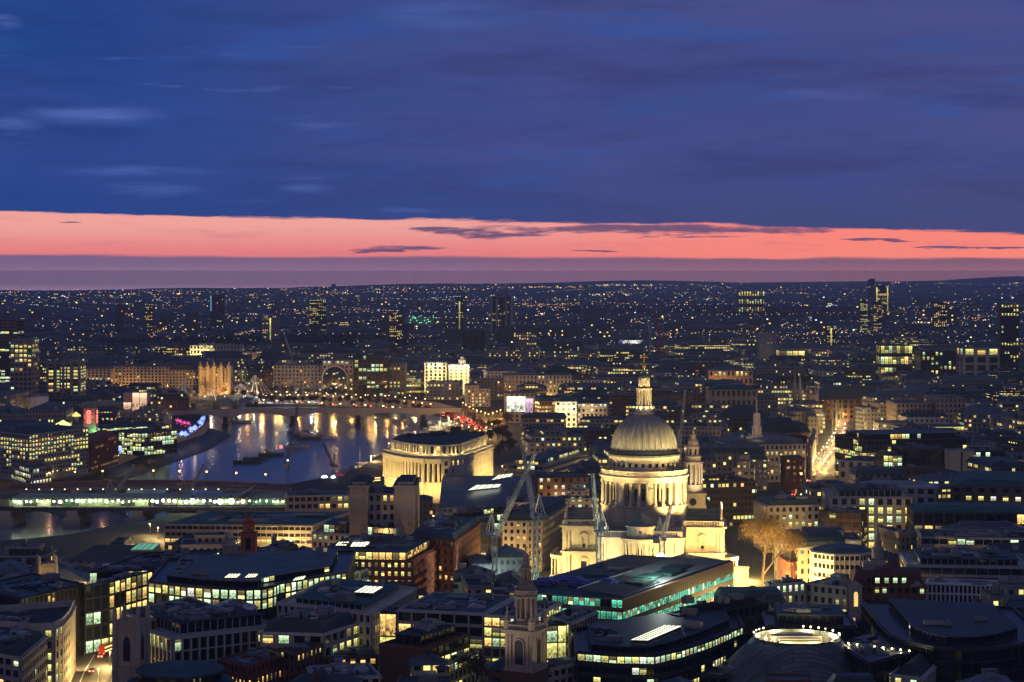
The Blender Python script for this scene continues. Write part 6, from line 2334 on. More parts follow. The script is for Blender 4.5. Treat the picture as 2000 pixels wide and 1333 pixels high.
traffic(ROAD_CANNON, 7, 3, ['tail'], {'tail': 'dark car with red tail lights on the yellow street in the lower left'}, {'tail': 'cars on the lower left yellow street'})
traffic(ROAD_VIC, 8, 2, ['head', 'tail'], {'head': 'dark car with headlights between the cranes and the cathedral', 'tail': 'dark car with tail lights between the cranes and the cathedral'}, {'head': 'headlit cars by the cranes', 'tail': 'tail lit cars by the cranes'})
for k, (u, v) in enumerate(((716, 946), (728, 944), (722, 941))):
    x, y = P(u, v, 0)
    car(x, y, 'bus', 'red bus waiting above the pale twin towered block near the river', 'buses waiting near the river', .5, .06, 1.2)
car(*P(209, 1277, 0), 'bus', 'red bus on the yellow street beside the gothic church tower', None, 1.3, .06, 1.0)


def tree_proto(seed, h, r, leafm, nleaf, twig=.35, bulb=None, nb=0, depth=4):
    rr = random.Random(seed)
    b = MB()
    lv = MB()
    bl = MB()
    tips = []

    def grow(p, d, ln, w, k):
        q_ = p + d * ln
        b.bar(p, q_, w, 0, w * .68)
        if k == 0:
            tips.append(q_)
            return
        for _ in range(3 if k > 1 else 4):
            nd = (d + Vector((rr.uniform(-1, 1), rr.uniform(-1, 1), rr.uniform(-.35, .8))) * .75).normalized()
            grow(q_, nd, ln * rr.uniform(.6, .82), w * .6, k - 1)
        tips.append(q_)

    grow(Vector((0, 0, 0)), Vector((0, 0, 1)), h * .26, h * .035, depth)
    for _ in range(nleaf):
        t_ = rr.choice(tips)
        c = t_ + Vector((rr.gauss(0, 1), rr.gauss(0, 1), rr.gauss(0, .9))) * r * .12
        u_ = Vector((rr.uniform(-1, 1), rr.uniform(-1, 1), rr.uniform(-1, 1))).normalized() * twig * rr.uniform(.6, 1.6)
        v_ = Vector((rr.uniform(-1, 1), rr.uniform(-1, 1), rr.uniform(-1, 1))).normalized() * twig * .5
        lv.face([tuple(c - u_), tuple(c + v_), tuple(c + u_)], 0)
    for _ in range(nb):
        t_ = rr.choice(tips)
        c = t_ + Vector((rr.gauss(0, 1), rr.gauss(0, 1), rr.gauss(0, 1))) * r * .14
        s_ = .2
        bl.box(c.x - s_, c.y - s_, c.z - s_, c.x + s_, c.y + s_, c.z + s_)
    me = [b.build('trunk', [M['bark']])]
    if nleaf:
        me.append(lv.build('crown', [leafm]))
    if nb:
        me.append(bl.build('fairy_lights', [bulb]))
    for ob in me:
        COL.objects.unlink(ob)
    return me


TREES = {'bare': [tree_proto(s_, 15, 8, M['leaf'], 1500, .55) for s_ in (1, 2, 3)],
         'blue': [tree_proto(s_, 11, 6, M['leaf'], 150, .4, B_BLUE, 130, 3) for s_ in (4, 5)],
         'pink': [tree_proto(6, 12, 6, M['leaf'], 250, .4, B_PINK, 60, 3)],
         'white': [tree_proto(8, 10, 6, M['leaf'], 250, .4, B_WARM, 60, 3)],
         'green': [tree_proto(7, 8, 5, M['evergreen'], 1600, .4, None, 0, 3)],
         'big': [tree_proto(11, 37, 15, M['twig'], 17000, .34, None, 0, 6)]}


def tree(x, y, kind, label, group=None, s=1.0, z=0.0):
    t = empty('tree', (x, y, z), label, 'tree', group)
    t.rotation_euler = (0, 0, R.uniform(0, 6))
    t.scale = (s, s, s * R.uniform(.9, 1.15))
    for ch in R.choice(TREES[kind]):
        c = ch.copy()
        if kind in ('blue', 'pink', 'white') and ch.name.startswith('fairy'):
            c['kind'] = 'stuff'
        COL.objects.link(c)
        c.parent = t


x, y = P(1490, 1172, 0)
tree(x, y, 'big', 'large bare plane tree glowing amber beside the cathedral', None, 1.08)
FOOT.append([(x - 12, y - 10), (x + 12, y - 10), (x + 12, y + 14), (x - 12, y + 14)])
for u, v, e_ in ((1462, 1184, 62000), (1516, 1188, 60000), (1446, 1130, 48000), (1530, 1170, 22000)):
    x2, y2 = P(u, v, 0)
    light('POINT', (x2, y2 - 9, 4.0), e_, (1, .62, .18), .6)
for px, n, lb, gp, s_ in (
        ([(500, 790), (620, 793), (740, 799), (840, 808)], 24, 'bare brown tree along the river edge of the far embankment', 'trees along the far embankment', .95),
        ([(530, 775), (650, 780), (760, 785), (830, 790)], 20, 'bare brown tree behind the far embankment road', 'trees behind the far embankment road', 1.0),
        ([(120, 778), (250, 776), (390, 778), (500, 786)], 22, 'bare brown tree on the far bank left of the white masted footbridge', 'trees on the far left bank', .95),
        ([(885, 862), (940, 868), (990, 862), (1000, 885), (960, 905)], 22, 'dark bare tree in the gardens behind the floodlit curved palace', 'trees in the gardens', 1.0),
        ([(905, 812), (940, 845), (985, 838), (1010, 805)], 16, 'bare brown tree around the bridge foot junction', 'trees at the bridge foot', 1.0)):
    for x, y in along(px, n, 0, 4):
        tree(x, y, 'bare', lb, gp, s_ * R.uniform(.75, 1.1))
for k, (u, v) in enumerate(((330, 868), (342, 866), (352, 858), (364, 858), (374, 850), (384, 846), (392, 838), (398, 830))):
    tree(*P(u, v, 0), 'blue', 'tree hung with blue lights on the bend of the river walk', 'blue lit trees on the bend', R.uniform(.8, 1.1))
for k, (u, v) in enumerate(((234, 892), (244, 884), (252, 882))):
    tree(*P(u, v, 0), 'blue', 'tree hung with blue lights beside the dark brick warehouse', 'blue lit trees by the warehouse', .8)
for k, (u, v) in enumerate(((346, 832), (354, 834), (362, 837), (370, 838))):
    tree(*P(u, v, 0), 'pink', 'tree washed in pink light before the south bank halls', 'pink lit trees', R.uniform(.7, .9))
for k, (u, v) in enumerate(((605, 768), (612, 769), (622, 768))):
    tree(*P(u, v, 0), 'white', 'tree full of white fairy lights on the far embankment', 'white lit trees', 1.0)
for u, v in ((175, 1252), (160, 1275), (196, 1238)):
    tree(*P(u, v, 0), 'green', 'small green tree on the lawn beside the yellow street', 'green trees beside the yellow street', R.uniform(.6, .9))
tree(*P(928, 1372, 0), 'bare', 'bare tree with thin branches beside the lit terraced wing', None, 1.25)
for u, v in ((1000, 1120), (1012, 1108), (1022, 1100), (990, 1110)):
    tree(*P(u, v, 0), 'bare', 'bare amber lit tree behind the tower cranes', 'trees behind the tower cranes', .85)


def boat(x, y, l, w, rz, label, group=None, cabin=True, mast=False, lit=0, name='boat', z=-9.0, h=2.2, mat='boat'):
    t = empty(name, (x, y, z), label, 'boat', group)
    t.rotation_euler = (0, 0, rz)
    b = MB()
    lo = [(-l / 2, -w * .4), (l * .3, -w * .4), (l * .46, 0), (l * .3, w * .4), (-l / 2, w * .4)]
    hi = [(-l / 2 - .3, -w / 2), (l * .32, -w / 2), (l / 2, 0), (l * .32, w / 2), (-l / 2 - .3, w / 2)]
    b.frustum(lo, -.4, hi, h, 0, 0)
    for i in range(5):
        b.bar((*hi[i], h + .15), (*hi[(i + 1) % 5], h + .15), .3)
    b.build('hull', [M[mat]], t)
    if cabin:
        b = MB()
        b.box(-l * .38, -w * .33, h, l * .05, w * .33, h + 2.3)
        b.box(-l * .4, -w * .36, h + 2.3, l * .07, w * .36, h + 2.5)
        b.box(-l * .3, -w * .24, h + 2.5, -l * .1, w * .24, h + 4.3)
        cb_ = b.build('cabin', [M['boatw']], t)
        for k in range(6):
            inst(PANE['yel' if R.random() < lit else 'dark'], 'window', cb_, (-l * .35 + k * l * .07, -w * .33 - .03, h + 1.3), 0, (l * .045, 1, 1.0))
    if mast:
        b = MB()
        b.lathe([(w * .13, h), (w * .13, h + 9), (w * .15, h + 9.2)], (-l * .08, 0), 10)
        b.build('funnel', [M['boatw']], t)
        for xx in (-l * .25, l * .22):
            b = MB()
            b.lathe([(.25, h), (.1, h + 17)], (xx, 0), 6)
            b.bar((xx, -2, h + 11), (xx, 2, h + 11), .15)
            b.build('mast', [M['boatw']], t)
    return t


for k, (u, v, l, rz, cab, lb) in enumerate((
        (484, 905, 24, .25, False, 'dark open barge at the near end of the moored barge line'), (498, 899, 20, .25, False, 'dark open barge second in the moored line'), (530, 891, 22, .2, True, 'cabin barge third in the moored line beneath the crane'),
        (580, 876, 22, .15, True, 'pale cabin barge alone behind the crane jib'), (583, 846, 22, .5, True, 'dark barge nearest the bridge pier'), (592, 853, 20, .5, True, 'dark barge in the cluster below the bridge pier'),
        (605, 858, 24, .3, True, 'longer barge below the cluster'), (633, 857, 26, .1, True, 'pale barge right of the cluster'), (468, 826, 26, -.1, True, 'white river boat lying under the left arch'), (745, 808, 30, .05, True, 'lit passenger boat passing under the pale arched bridge'))):
    x, y = P(u, v, -9)
    boat(x, y, l, 6, rz, lb, None, cab, False, .9 if 'lit' in lb else .1, 'barge' if 'barge' in lb else 'boat', mat='boatw' if 'pale' in lb or 'white' in lb else 'boat')
x, y = P(733, 922, -9)
boat(x, y, 60, 10, .7, 'moored white steamship with funnel and amber deck lamps beside the curved palace', None, True, True, .8, 'ship', h=4, mat='boatw')
light('POINT', (x, y - 6, 3), 5000, (1, .62, .25), .6)
light('POINT', (x + 12, y - 2, 6), 4000, (1, .62, .25), .6)
for k, (u, v, lb) in enumerate(((866, 848, 'moored ship with lit round saloon at the far bend'), (884, 840, 'second moored ship with tall masts at the far bend'))):
    x, y = P(u, v, -9)
    boat(x, y, 50, 9, .3, lb, None, True, True, .8, 'ship', h=3.5, mat='boatw')
    light('POINT', (x, y - 8, 4), 3500, (1, .8, .5), .6)
x, y = P(560, 794, -9)
t = boat(x, y, 95, 12, 0, 'long brightly lit party boat moored beyond the pale arched bridge', None, False, False, 0, 'boat', h=3)
b = MB()
b.box(-42, -5, 3, 38, 5, 6)
b.box(-43, -5.5, 6, 39, 5.5, 6.4)
cbn = b.build('cabin', [M['boatw']], t)
for k in range(30):
    inst(PANE[R.choice(['white', 'cool', 'white', 'teal', 'blue'])], 'window', cbn, (-40 + k * 2.62, -5.04, 4.4), 0, (1.9, 1, 1.9))
for xx in (-30, 0, 30):
    light('POINT', (x + xx, y - 9, 3), 2500, (.7, .85, 1), .6)

# ================================================================ SOUTH BANK
D('office_block', 'broad banded riverside office with three rows of lit windows', ('L', (-40, 842), (56, 852), (172, 838)), 33, 11, 3.6, 'concrete', .4, 'yel', 10, rows=[.2, .9, .95, .9, .25, .15, .3, .15, .3, .1], pw=.34, bh=.4, plant=5, cap=100, anchor='the banded riverside office', cat='building')
D('office_block', 'low plinth of the riverside office glowing at its foot', ('L', (20, 905), (64, 918), (100, 912)), 12, 3, 4, 'concrete', .9, 'white', 3, plant=0)
t, _ = D('brick_block', 'dark brick riverside warehouse with a glowing colonnade at its foot', ('L', (150, 856), (175, 866), (230, 851)), 22, 6, 3.2, 'brick', .12, 'warm', 6, rows=[.1, .15, .1, .15, .1, .95], plant=2, roof='tile', anchor='the dark brick warehouse')
# red lettered tower
Yt = 1640.0
xt = X(178, Yt)
t = empty('lettered_tower', (xt, Yt, 0), 'slim square tower with red lit letters stacked on its faces', 'tower')
FOOT.append([(xt - 6, Yt - 6), (xt + 6, Yt - 6), (xt + 6, Yt + 6), (xt - 6, Yt + 6)])
ANCH.append((xt, Yt, 'the red lettered tower'))
o = (xt, Yt, 0)
b = MB()
zt = Zat(797, Yt)
b.box(xt - 4.6, Yt - 4.6, 0, xt + 4.6, Yt + 4.6, zt)
b.box(xt - 3.8, Yt - 3.8, zt, xt + 3.8, Yt + 3.8, zt + 1.2)
b.box(xt - 2.6, Yt - 2.6, zt + 1.2, xt + 2.6, Yt + 2.6, zt + 3)
for s_ in (-4.6, 4.6):
    b.box(xt + s_ - .4, Yt - 5.0, 0, xt + s_ + .4, Yt - 4.2, zt + .4)
b.build('tower_shaft', [M['concrete']], t, o)
red_e = emit('red_letter_light', (1.0, .20, .16), 2.6)
zc = [Zat(v, Yt) for v in (805, 814.5, 823)]
for side in (0, 1):
    for k, z_ in enumerate(zc):
        b = MB()
        if k != 1:
            prof = [(.75, -.12), (1.75, -.12), (1.75, .12), (.75, .12), (.75, -.12)]
            b.lathe(prof, (0, 0), 20)
            ob = b.build('letter', [red_e], t)
            ob.rotation_euler = (PI / 2, 0, 0) if side == 0 else (PI / 2, 0, PI / 2)
        else:
            b.bar((-1.3, 0, -1.4), (1.3, 0, 1.4), .6)
            b.bar((-1.3, .01, 1.4), (1.3, .01, -1.4), .6)
            ob = b.build('letter', [red_e], t)
            ob.rotation_euler = (0, 0, 0) if side == 0 else (0, 0, PI / 2)
        ob.location = (-.9, -4.9, z_) if side == 0 else (4.9, 0, z_)
light('POINT', (xt - 1, Yt - 8, zc[1]), 900, (1, .15, .1), .8)
light('POINT', (xt + 4, Yt - 8.5, 22), 900, (.3, 1, .35), .8)
light('POINT', (xt + 8, Yt - 4, 18), 900, (.6, 1, .5), .8)
D('apartment_tower', 'tall grid faced tower with many lit windows and dark crown', ('L', (88, 708), (98, 710), (153, 708)), 62, 19, 6.4, 'concrete', .55, 'yel', 19, rows=[.0, .1, .7, .85, .6, .3, .3, .75, .7, .1, .3, .1, .1, .2, .7, .05, .1, .1, .1], pw=.3, bh=.5, plant=3, anchor='the tall grid faced tower', wall='dark') if False else None
Yk = 2050.0
pk = [(X(93, Yk), Yk), (X(153, Yk), Yk + 4), (X(153, Yk), Yk + 34), (X(93, Yk), Yk + 30)]
t, _ = D('office_tower', 'tall grid faced tower with many lit windows and dark crown', pk, Zat(712, Yk), 18, 6.2, 'concrete', .5, 'yel', 18, rows=[.0, .6, .97, .97, .75, .35, .95, .97, .9, .25, .15, .3, .1, .5, .15, .9, .1, .1], pw=.2, bh=.36, plant=0, cat='tower', anchor='the tall grid faced tower')
for k in range(5):
    b = MB()
    x_ = pk[0][0] + (pk[1][0] - pk[0][0]) * k / 4
    b.box(x_ - 1.2, Yk - 1.6 + k, 0, x_ + 1.2, Yk + .2 + k, Zat(703, Yk))
    b.build('pier', [M['concrete']], t, tuple(t.location))
# theatre: concrete terraces with two fly towers, one a glowing box
Yn = 1960.0
t = empty('theatre', (X(250, Yn), Yn, 0), 'concrete theatre with terraces and two fly towers, one glowing pink', 'theatre')
FOOT.append([(X(185, Yn), Yn - 20), (X(300, Yn), Yn - 20), (X(300, Yn), Yn + 60), (X(185, Yn), Yn + 60)])
ANCH.append((X(250, Yn), Yn, 'the glowing theatre box'))
o = tuple(t.location)
for nm, u0, u1, v, dy, mt in (('terrace', 186, 300, 818, -18, 'concrete'), ('terrace', 190, 296, 806, -8, 'concrete'), ('terrace', 160, 242, 790, 5, 'concrete')):
    b = MB()
    y_ = Yn + dy
    b.box(X(u0, y_), y_, 0, X(u1, y_), y_ + 30, Zat(v, y_))
    b.box(X(u0, y_) - 1, y_ - 1.4, Zat(v, y_) + .003, X(u1, y_) + 1, y_ + 30.5, Zat(v, y_) + 1.1)
    b.build(nm, [M[mt]], t, o)
for u0, u1, v0, v1, k in ((257, 287, 768, 803, 'glow'), (240, 256, 787, 800, 'glow')):
    b = MB()
    b.box(X(u0, Yn), Yn + 2, 0, X(u1, Yn), Yn + 22, Zat(v0 if u0 > 250 else 768, Yn))
    fw = b.build('fly_tower', [M['concrete']], t, o)
    ob = inst(PANE['glow'], 'lit_screen', t, (X((u0 + u1) / 2, Yn) - o[0], Yn + 1.9 - o[1], (Zat(v0, Yn) + Zat(v1, Yn)) / 2), 0, ((u1 - u0) / F * Yn * .97, 1, (v1 - v0) / F * Yn))  # pinkish light on the tower face, put in as an emissive panel
for x_, hh in ((189, 30), (226, 28)):
    ob = inst(PANE['glow'], 'lit_screen', t, (X(x_, Yn - 10) - o[0], Yn - 20 - o[1], Zat(808, Yn)), 0, (1.8, 1, 13))
light('POINT', (X(300, Yn), Yn - 30, 6), 4000, (1, .25, .35), 1)
D('office_block', 'low layered river office with lit bands beside the glowing theatre', ('F', (200, 838), (330, 832), 50), 17, 5, 3.4, 'ribbon', .45, 'cool', 5, rows=[.7, .3, .5, .5, .3], wall='dark', plant=5, anchor='the layered river office')
D('office_block', 'white sided studio block below the layered river office', ('F', (218, 850), (272, 850), 24), 13, 3, 5, 'white', .05, 'cool', 3, pw=.8, bh=.7, plant=2)
D('office_block', 'dark office with stacked green lit floors on the river bend', ('F', (276, 848), (345, 842), 36), 18, 5, 3.2, 'glass', .5, 'cool', 5, rows=[.5, .7, .4, .6, .3], plant=3)
D('office_block', 'pale block with blue lit sign beside the tall grid faced tower', ('F', (61, 778), (94, 776), 26), 30, 7, 4, 'white', .06, 'cool', 7, pw=.85, bh=.8, plant=2)
D('office_block', 'tan gridded block left of the blue signed pale block', ('L', (-10, 770), (18, 776), (60, 766)), 34, 9, 4, 'stone', .3, 'warm', 9, plant=3)
t_ = bpy.data.objects['office_block.%03d' % 0] if False else None
x, y = X(78, 1975), 1975
sg = empty('rooftop_sign', (x, y, 0), 'blue lit sign strip on the pale south bank block', 'sign')
inst(PANE['blue'], 'panel', sg, (0, 0, Zat(791, y)), 0, (11, 1, 2.2))
b = MB()
b.box(-5.6, .05, 0, 5.6, .3, Zat(788, y))
b.build('backing', [M['pale']], sg)
D('office_block', 'dark hall with glowing golden canopy on the south bank', ('F', (108, 832), (142, 832), 18), 34, 8, 4, 'dark', .12, 'warm', 6, plant=2) if False else None
for u, v, Y_, s_, lb in ((123, 826, 1560, 6.5, 'glowing golden dome on the roof of the banded riverside office'), (149, 809, 1800, 4.2, 'small glowing golden dome beside the red lettered tower')):
    t = empty('roof_pavilion', (X(u, Y_), Y_, 0), lb, 'pavilion')
    z_ = Zat(v, Y_)
    b = MB()
    b.lathe([(s_ * .5, 0), (s_ * .5, z_ - 2)], (0, 0), 12)
    b.build('drum', [M['concrete']], t)
    b = MB()
    b.lathe([(s_, z_ - 2), (s_ * .85, z_ - .8), (s_ * .45, z_ + .3), (s_ * .15, z_ + 1.6), (.05, z_ + 2)], (0, 0), 16)
    b.build('dome_roof', [L['yel']], t)
# left edge tall blocks
D('office_tower', 'dark banded tower at the far left edge with pale strip lights', [(X(-30, 2300), 2300), (X(34, 2300), 2300), (X(34, 2300), 2330), (X(-30, 2300), 2330)], Zat(628, 2300), 24, 4.5, 'ribbon', .2, 'cool', 24, rows=[.0, .0, .05, .8, .1, .0, .5, .05, .3, .1, .4, .1, .3], wall='dark', plant=2, cat='tower')
D('office_block', 'banded grey block with rows of lit windows below the far left tower', [(X(20, 2000), 2000), (X(62, 2000), 2000), (X(62, 2000), 2030), (X(20, 2000), 2030)], Zat(665, 2000), 18, 4, 'concrete', .4, 'yel', 18, rows=[.6, .6, .3, .7, .2, .4, .3, .2], plant=2)

# ================================================================ FAR EMBANKMENT AND WEST END LANDMARKS


def far(name, label, u0, u1, vtop, Y, dep, fl, bay, sty, anchor=None, **kw):
    x0, x1 = X(u0, Y), X(u1, Y)
    return D(name, label, [(x0, Y), (x1, Y), (x1, Y + dep), (x0, Y + dep)], Zat(vtop, Y), fl, bay, sty, anchor=anchor, dark=False, d=.7, **kw)


far('stone_block', 'brightly floodlit white river palace with strips of fins', 829, 872, 710, 2490, 40, 9, 5, 'white', 'the floodlit white palace', lit=.15, kind='warm', pw=.5, bh=.25, plant=0, vis=9)
far('stone_block', 'taller floodlit white block with clock turret beside the finned palace', 876, 916, 716, 2470, 50, 9, 7, 'white', None, lit=.05, kind='warm', pw=.75, bh=.5, plant=2, vis=9, par=2)
b = MB()
b.box(X(896, 2475), 2476, 30, X(909, 2475), 2490, Zat(703, 2475))
b.box(X(899, 2475), 2478, 30, X(906, 2475), 2488, Zat(698, 2475))
tq = [q_ for q_ in bpy.data.objects if q_.get('label') == 'taller floodlit white block with clock turret beside the finned palace'][0]
b.build('clock_turret', [M['white']], tq, tuple(tq.location))
for u in (834, 848, 864):
    light('SPOT', (X(u, 2460), 2466, 2), 13000, (1, .74, .2), 1, (X(u, 2490), 2491, 24), 90, .8)
for u in (882, 902):
    light('SPOT', (X(u, 2440), 2440, 2), 17000, (1, .76, .26), 1, (X(u, 2470), 2471, 24), 90, .8)
for u in (838, 858, 882, 895, 910, 925):
    light('POINT', (X(u, 2478), 2484 if u < 874 else 2464, 36), 1500, (1, .84, .4), .8)
far('stone_block', 'orange lit turreted river palace left of the white masted footbridge', 391, 447, 720, 2420, 30, 10, 4.2, 'stone', 'the orange lit turreted palace', lit=.3, kind='warm', plant=0, mans=5, roof='slate', vis=10)
for u in (391, 405, 418, 432, 447):
    b = MB()
    b.lathe([(2.4, 0), (2.4, Zat(718, 2415)), (2.8, Zat(716, 2415)), (1.6, Zat(713, 2415)), (.1, Zat(706, 2415))], (X(u, 2417), 2417), 8)
    tt = [q_ for q_ in bpy.data.objects if q_.get('label') == 'orange lit turreted river palace left of the white masted footbridge'][0]
    b.build('turret', [M['stone']], tt, tuple(tt.location))
for u in (398, 412, 428, 442):
    light('SPOT', (X(u, 2380), 2380, 2), 20000, (1, .50, .12), 1, (X(u, 2420), 2420, 22), 90, .8)
far('stone_block', 'dim turreted river block left of the orange lit palace', 330, 389, 724, 2440, 30, 9, 4.2, 'stone', None, lit=.1, kind='warm', plant=0, mans=6, roof='slate', vis=9)
far('stone_block', 'long grey ministry block with a row of bright windows', 155, 216, 722, 2480, 40, 9, 4.5, 'lime', None, lit=.06, kind='white', rows=[0, 0, .0, .7, .02, .02, .02], plant=2, vis=9)
far('stone_block', 'pale stone ministry block with tall end pavilions left of the turreted range', 217, 330, 718, 2500, 50, 9, 4.5, 'lime', None, lit=.03, kind='warm', plant=3, vis=9, roof='greenroof')
far('stone_block', 'long floodlit palace front with two pavilions above the far dark park', 371, 469, 676, 3100, 30, 5, 5, 'lime', 'the floodlit palace above the park', lit=.25, kind='yel', plant=0, vis=5)
for u in (378, 414, 462):
    light('SPOT', (X(u, 3060), 3065, 2), 90000, (1, .82, .35), 1, (X(u, 3100), 3100, 20), 100, .8)
t, _ = far('station_block', 'stone station block with great glazed arch facing the river', 630, 690, 706, 2440, 60, 8, 5, 'stone', 'the glazed arch station', lit=.12, kind='cool', plant=0, vis=8)
o = tuple(t.location)
b = MB()
xc_, r_ = X(654, 2438), 15
for i in range(16):
    a0_, a1_ = PI * i / 16, PI * (i + 1) / 16
    b.bar((xc_ + r_ * math.cos(a0_), 2437.5, 22 + r_ * math.sin(a0_)), (xc_ + r_ * math.cos(a1_), 2437.5, 22 + r_ * math.sin(a1_)), 1.6)
for s_ in (-r_, r_):
    b.bar((xc_ + s_, 2437.5, 0), (xc_ + s_, 2437.5, 22), 1.6)
b.build('arch', [M['lime']], t, o)
b = MB()
b.face([(xc_ - r_, 2438.6, 4), (xc_ + r_, 2438.6, 4), (xc_ + r_, 2438.6, 22)] + [(xc_ + r_ * math.cos(PI * i / 12), 2438.6, 22 + r_ * math.sin(PI * i / 12)) for i in range(1, 12)] + [(xc_ - r_, 2438.6, 22)])
b.build('window', [M['glass']], t, o)
for k in range(14):
    inst(PANE[R.choice(['cool', 'yel', 'white'])], 'window', t, (xc_ + R.uniform(-11, 11) - o[0], 2438.4 - o[1], R.uniform(6, 30)), 0, (2.0, 1, 1.4))
far('stone_block', 'long dim hotel between the fairy lit trees and the arch station', 534, 628, 716, 2460, 40, 8, 4.5, 'stone', None, lit=.07, kind='warm', plant=4, vis=8)
far('office_block', 'dark glassy office with lit stair strips right of the arch station', 692, 757, 704, 2430, 50, 9, 5, 'dark', None, lit=.22, kind='cool', plant=5, vis=9, setb=(7, 5, .3))
far('office_block', 'slim dark block with one lit window column beside the glassy office', 760, 790, 712, 2460, 40, 9, 5, 'stone', None, lit=.3, kind='yel', plant=1, vis=9)
far('stone_block', 'long stone palace with even rows of small windows right of the white palace', 984, 1116, 735, 2330, 40, 6, 4.2, 'lime', 'the long stone palace', lit=.12, kind='warm', plant=4, vis=6, pw=.6)
far('stone_block', 'long stone wing with lit arcade right of the long stone palace', 1118, 1192, 744, 2330, 40, 5, 4.2, 'lime', None, lit=.35, kind='warm', plant=2, vis=5, pw=.6)
t, _ = far('billboard_block', 'office corner wrapped in a huge glowing white and pink screen', 985, 1045, 770, 2020, 30, 7, 5, 'stone', 'the glowing screen corner', lit=.1, kind='warm', plant=1, vis=7)
o = tuple(t.location)
inst(PANE['white'], 'screen', t, (X(1008, 2018) - o[0], 2018.6 - o[1], Zat(790, 2018)), 0, (19, 1, 15))
pk_ = unit_pane(emit('pink_screen', (1, .6, .85), 1.1, .3, .0))
inst(pk_, 'screen', t, (X(1034, 2018) - o[0], 2018.6 - o[1], Zat(794, 2018)), 0, (7, 1, 15))
t, _ = far('stone_block', 'floodlit classical block with teal roof and glowing columns', 1085, 1126, 786, 1890, 40, 6, 5, 'lime', 'the glowing columned block', lit=.5, kind='white', plant=0, vis=6, roof='greenroof', hip=5)
far('stone_block', 'long office with teal roof and many white lit windows beside glowing columns', 1127, 1186, 790, 1900, 40, 6, 4, 'lime', None, lit=.5, kind='white', plant=0, vis=6, roof='greenroof', hip=4)
for u in (1090, 1105, 1120):
    light('SPOT', (X(u, 1860), 1862, 2), 16000, (1, .62, .25), 1, (X(u, 1890), 1890, 14), 100, .8)
    light('POINT', (X(u, 1886), 1884, 24), 700, (.9, 1, .75), .8)
far('theatre', 'glowing white box theatre front beside a pale tower on the right', 1524, 1572, 686, 2950, 40, 3, 8, 'lime', 'the glowing white box', lit=1, kind='warm', rows=[1, 1, 1], pw=.06, bh=.1, plant=0, vis=3)
far('office_tower', 'pale blank tower left of the glowing white box', 1483, 1517, 652, 3000, 26, 14, 5, 'pale', None, lit=.04, kind='warm', pw=.8, bh=.6, plant=1, vis=10, cat='tower')
far('stone_block', 'curved stone hall with green roof and columns right of the lantern', 1388, 1478, 764, 1950, 40, 4, 5, 'stone', None, lit=.03, kind='warm', plant=0, vis=4, roof='greenroof', hip=5)
far('stone_block', 'long low stone range with orange glow behind the green roofed hall', 1385, 1470, 726, 2350, 30, 4, 5, 'stone', None, lit=.25, kind='warm', plant=2, vis=4)
light('POINT', (X(1400, 2330), 2330, 8), 12000, (1, .4, .12), 1)
far('office_block', 'dim slab with rows of dark windows directly behind the lantern', 1182, 1262, 774, 2000, 30, 9, 4, 'stone', None, lit=.03, kind='warm', plant=3, vis=9, wall='brown')
far('office_block', 'second dim slab with dark windows right of the lantern', 1266, 1385, 772, 2030, 30, 9, 4, 'pale', None, lit=.03, kind='warm', plant=3, vis=9, wall='brown')
far('gothic_hall', 'long dark gothic court hall with steep roof behind the clock tower', 1600, 1726, 782, 2060, 40, 4, 6, 'stone', None, lit=.04, kind='warm', plant=0, vis=4, roof='slate', hip=13, wall='brown')
for u in (1552, 1562):
    b = MB()
    b.lathe([(2.2, 0), (2.2, 30), (2.6, 31), (.1, 52)], (X(u, 2000), 2000), 8)
    tag(b.build('court_pinnacle', [M['stone']]), 'pale gothic court pinnacle %s left of the clock tower' % ('farther' if u < 1560 else 'just'), 'pinnacle')
far('office_block', 'white office with two broad lit openings under its roof on the right', 1882, 1952, 682, 2600, 40, 5, 18, 'pale', None, lit=.5, kind='yel', rows=[1, 0, 0, 0, 0], pw=.3, bh=.3, plant=0, vis=5)
far('office_block', 'grid of lit windows block below the blue roof light', 1800, 1868, 688, 2500, 40, 9, 5, 'dark', None, lit=.5, kind='yel', plant=2, vis=9, pw=.5)
far('office_block', 'long office with three bright ribbons of windows on the right', 1720, 1782, 676, 2600, 30, 4, 5, 'dark', None, lit=.8, kind='yel', rows=[.9, .9, .2, .1], pw=.1, plant=2, vis=4)
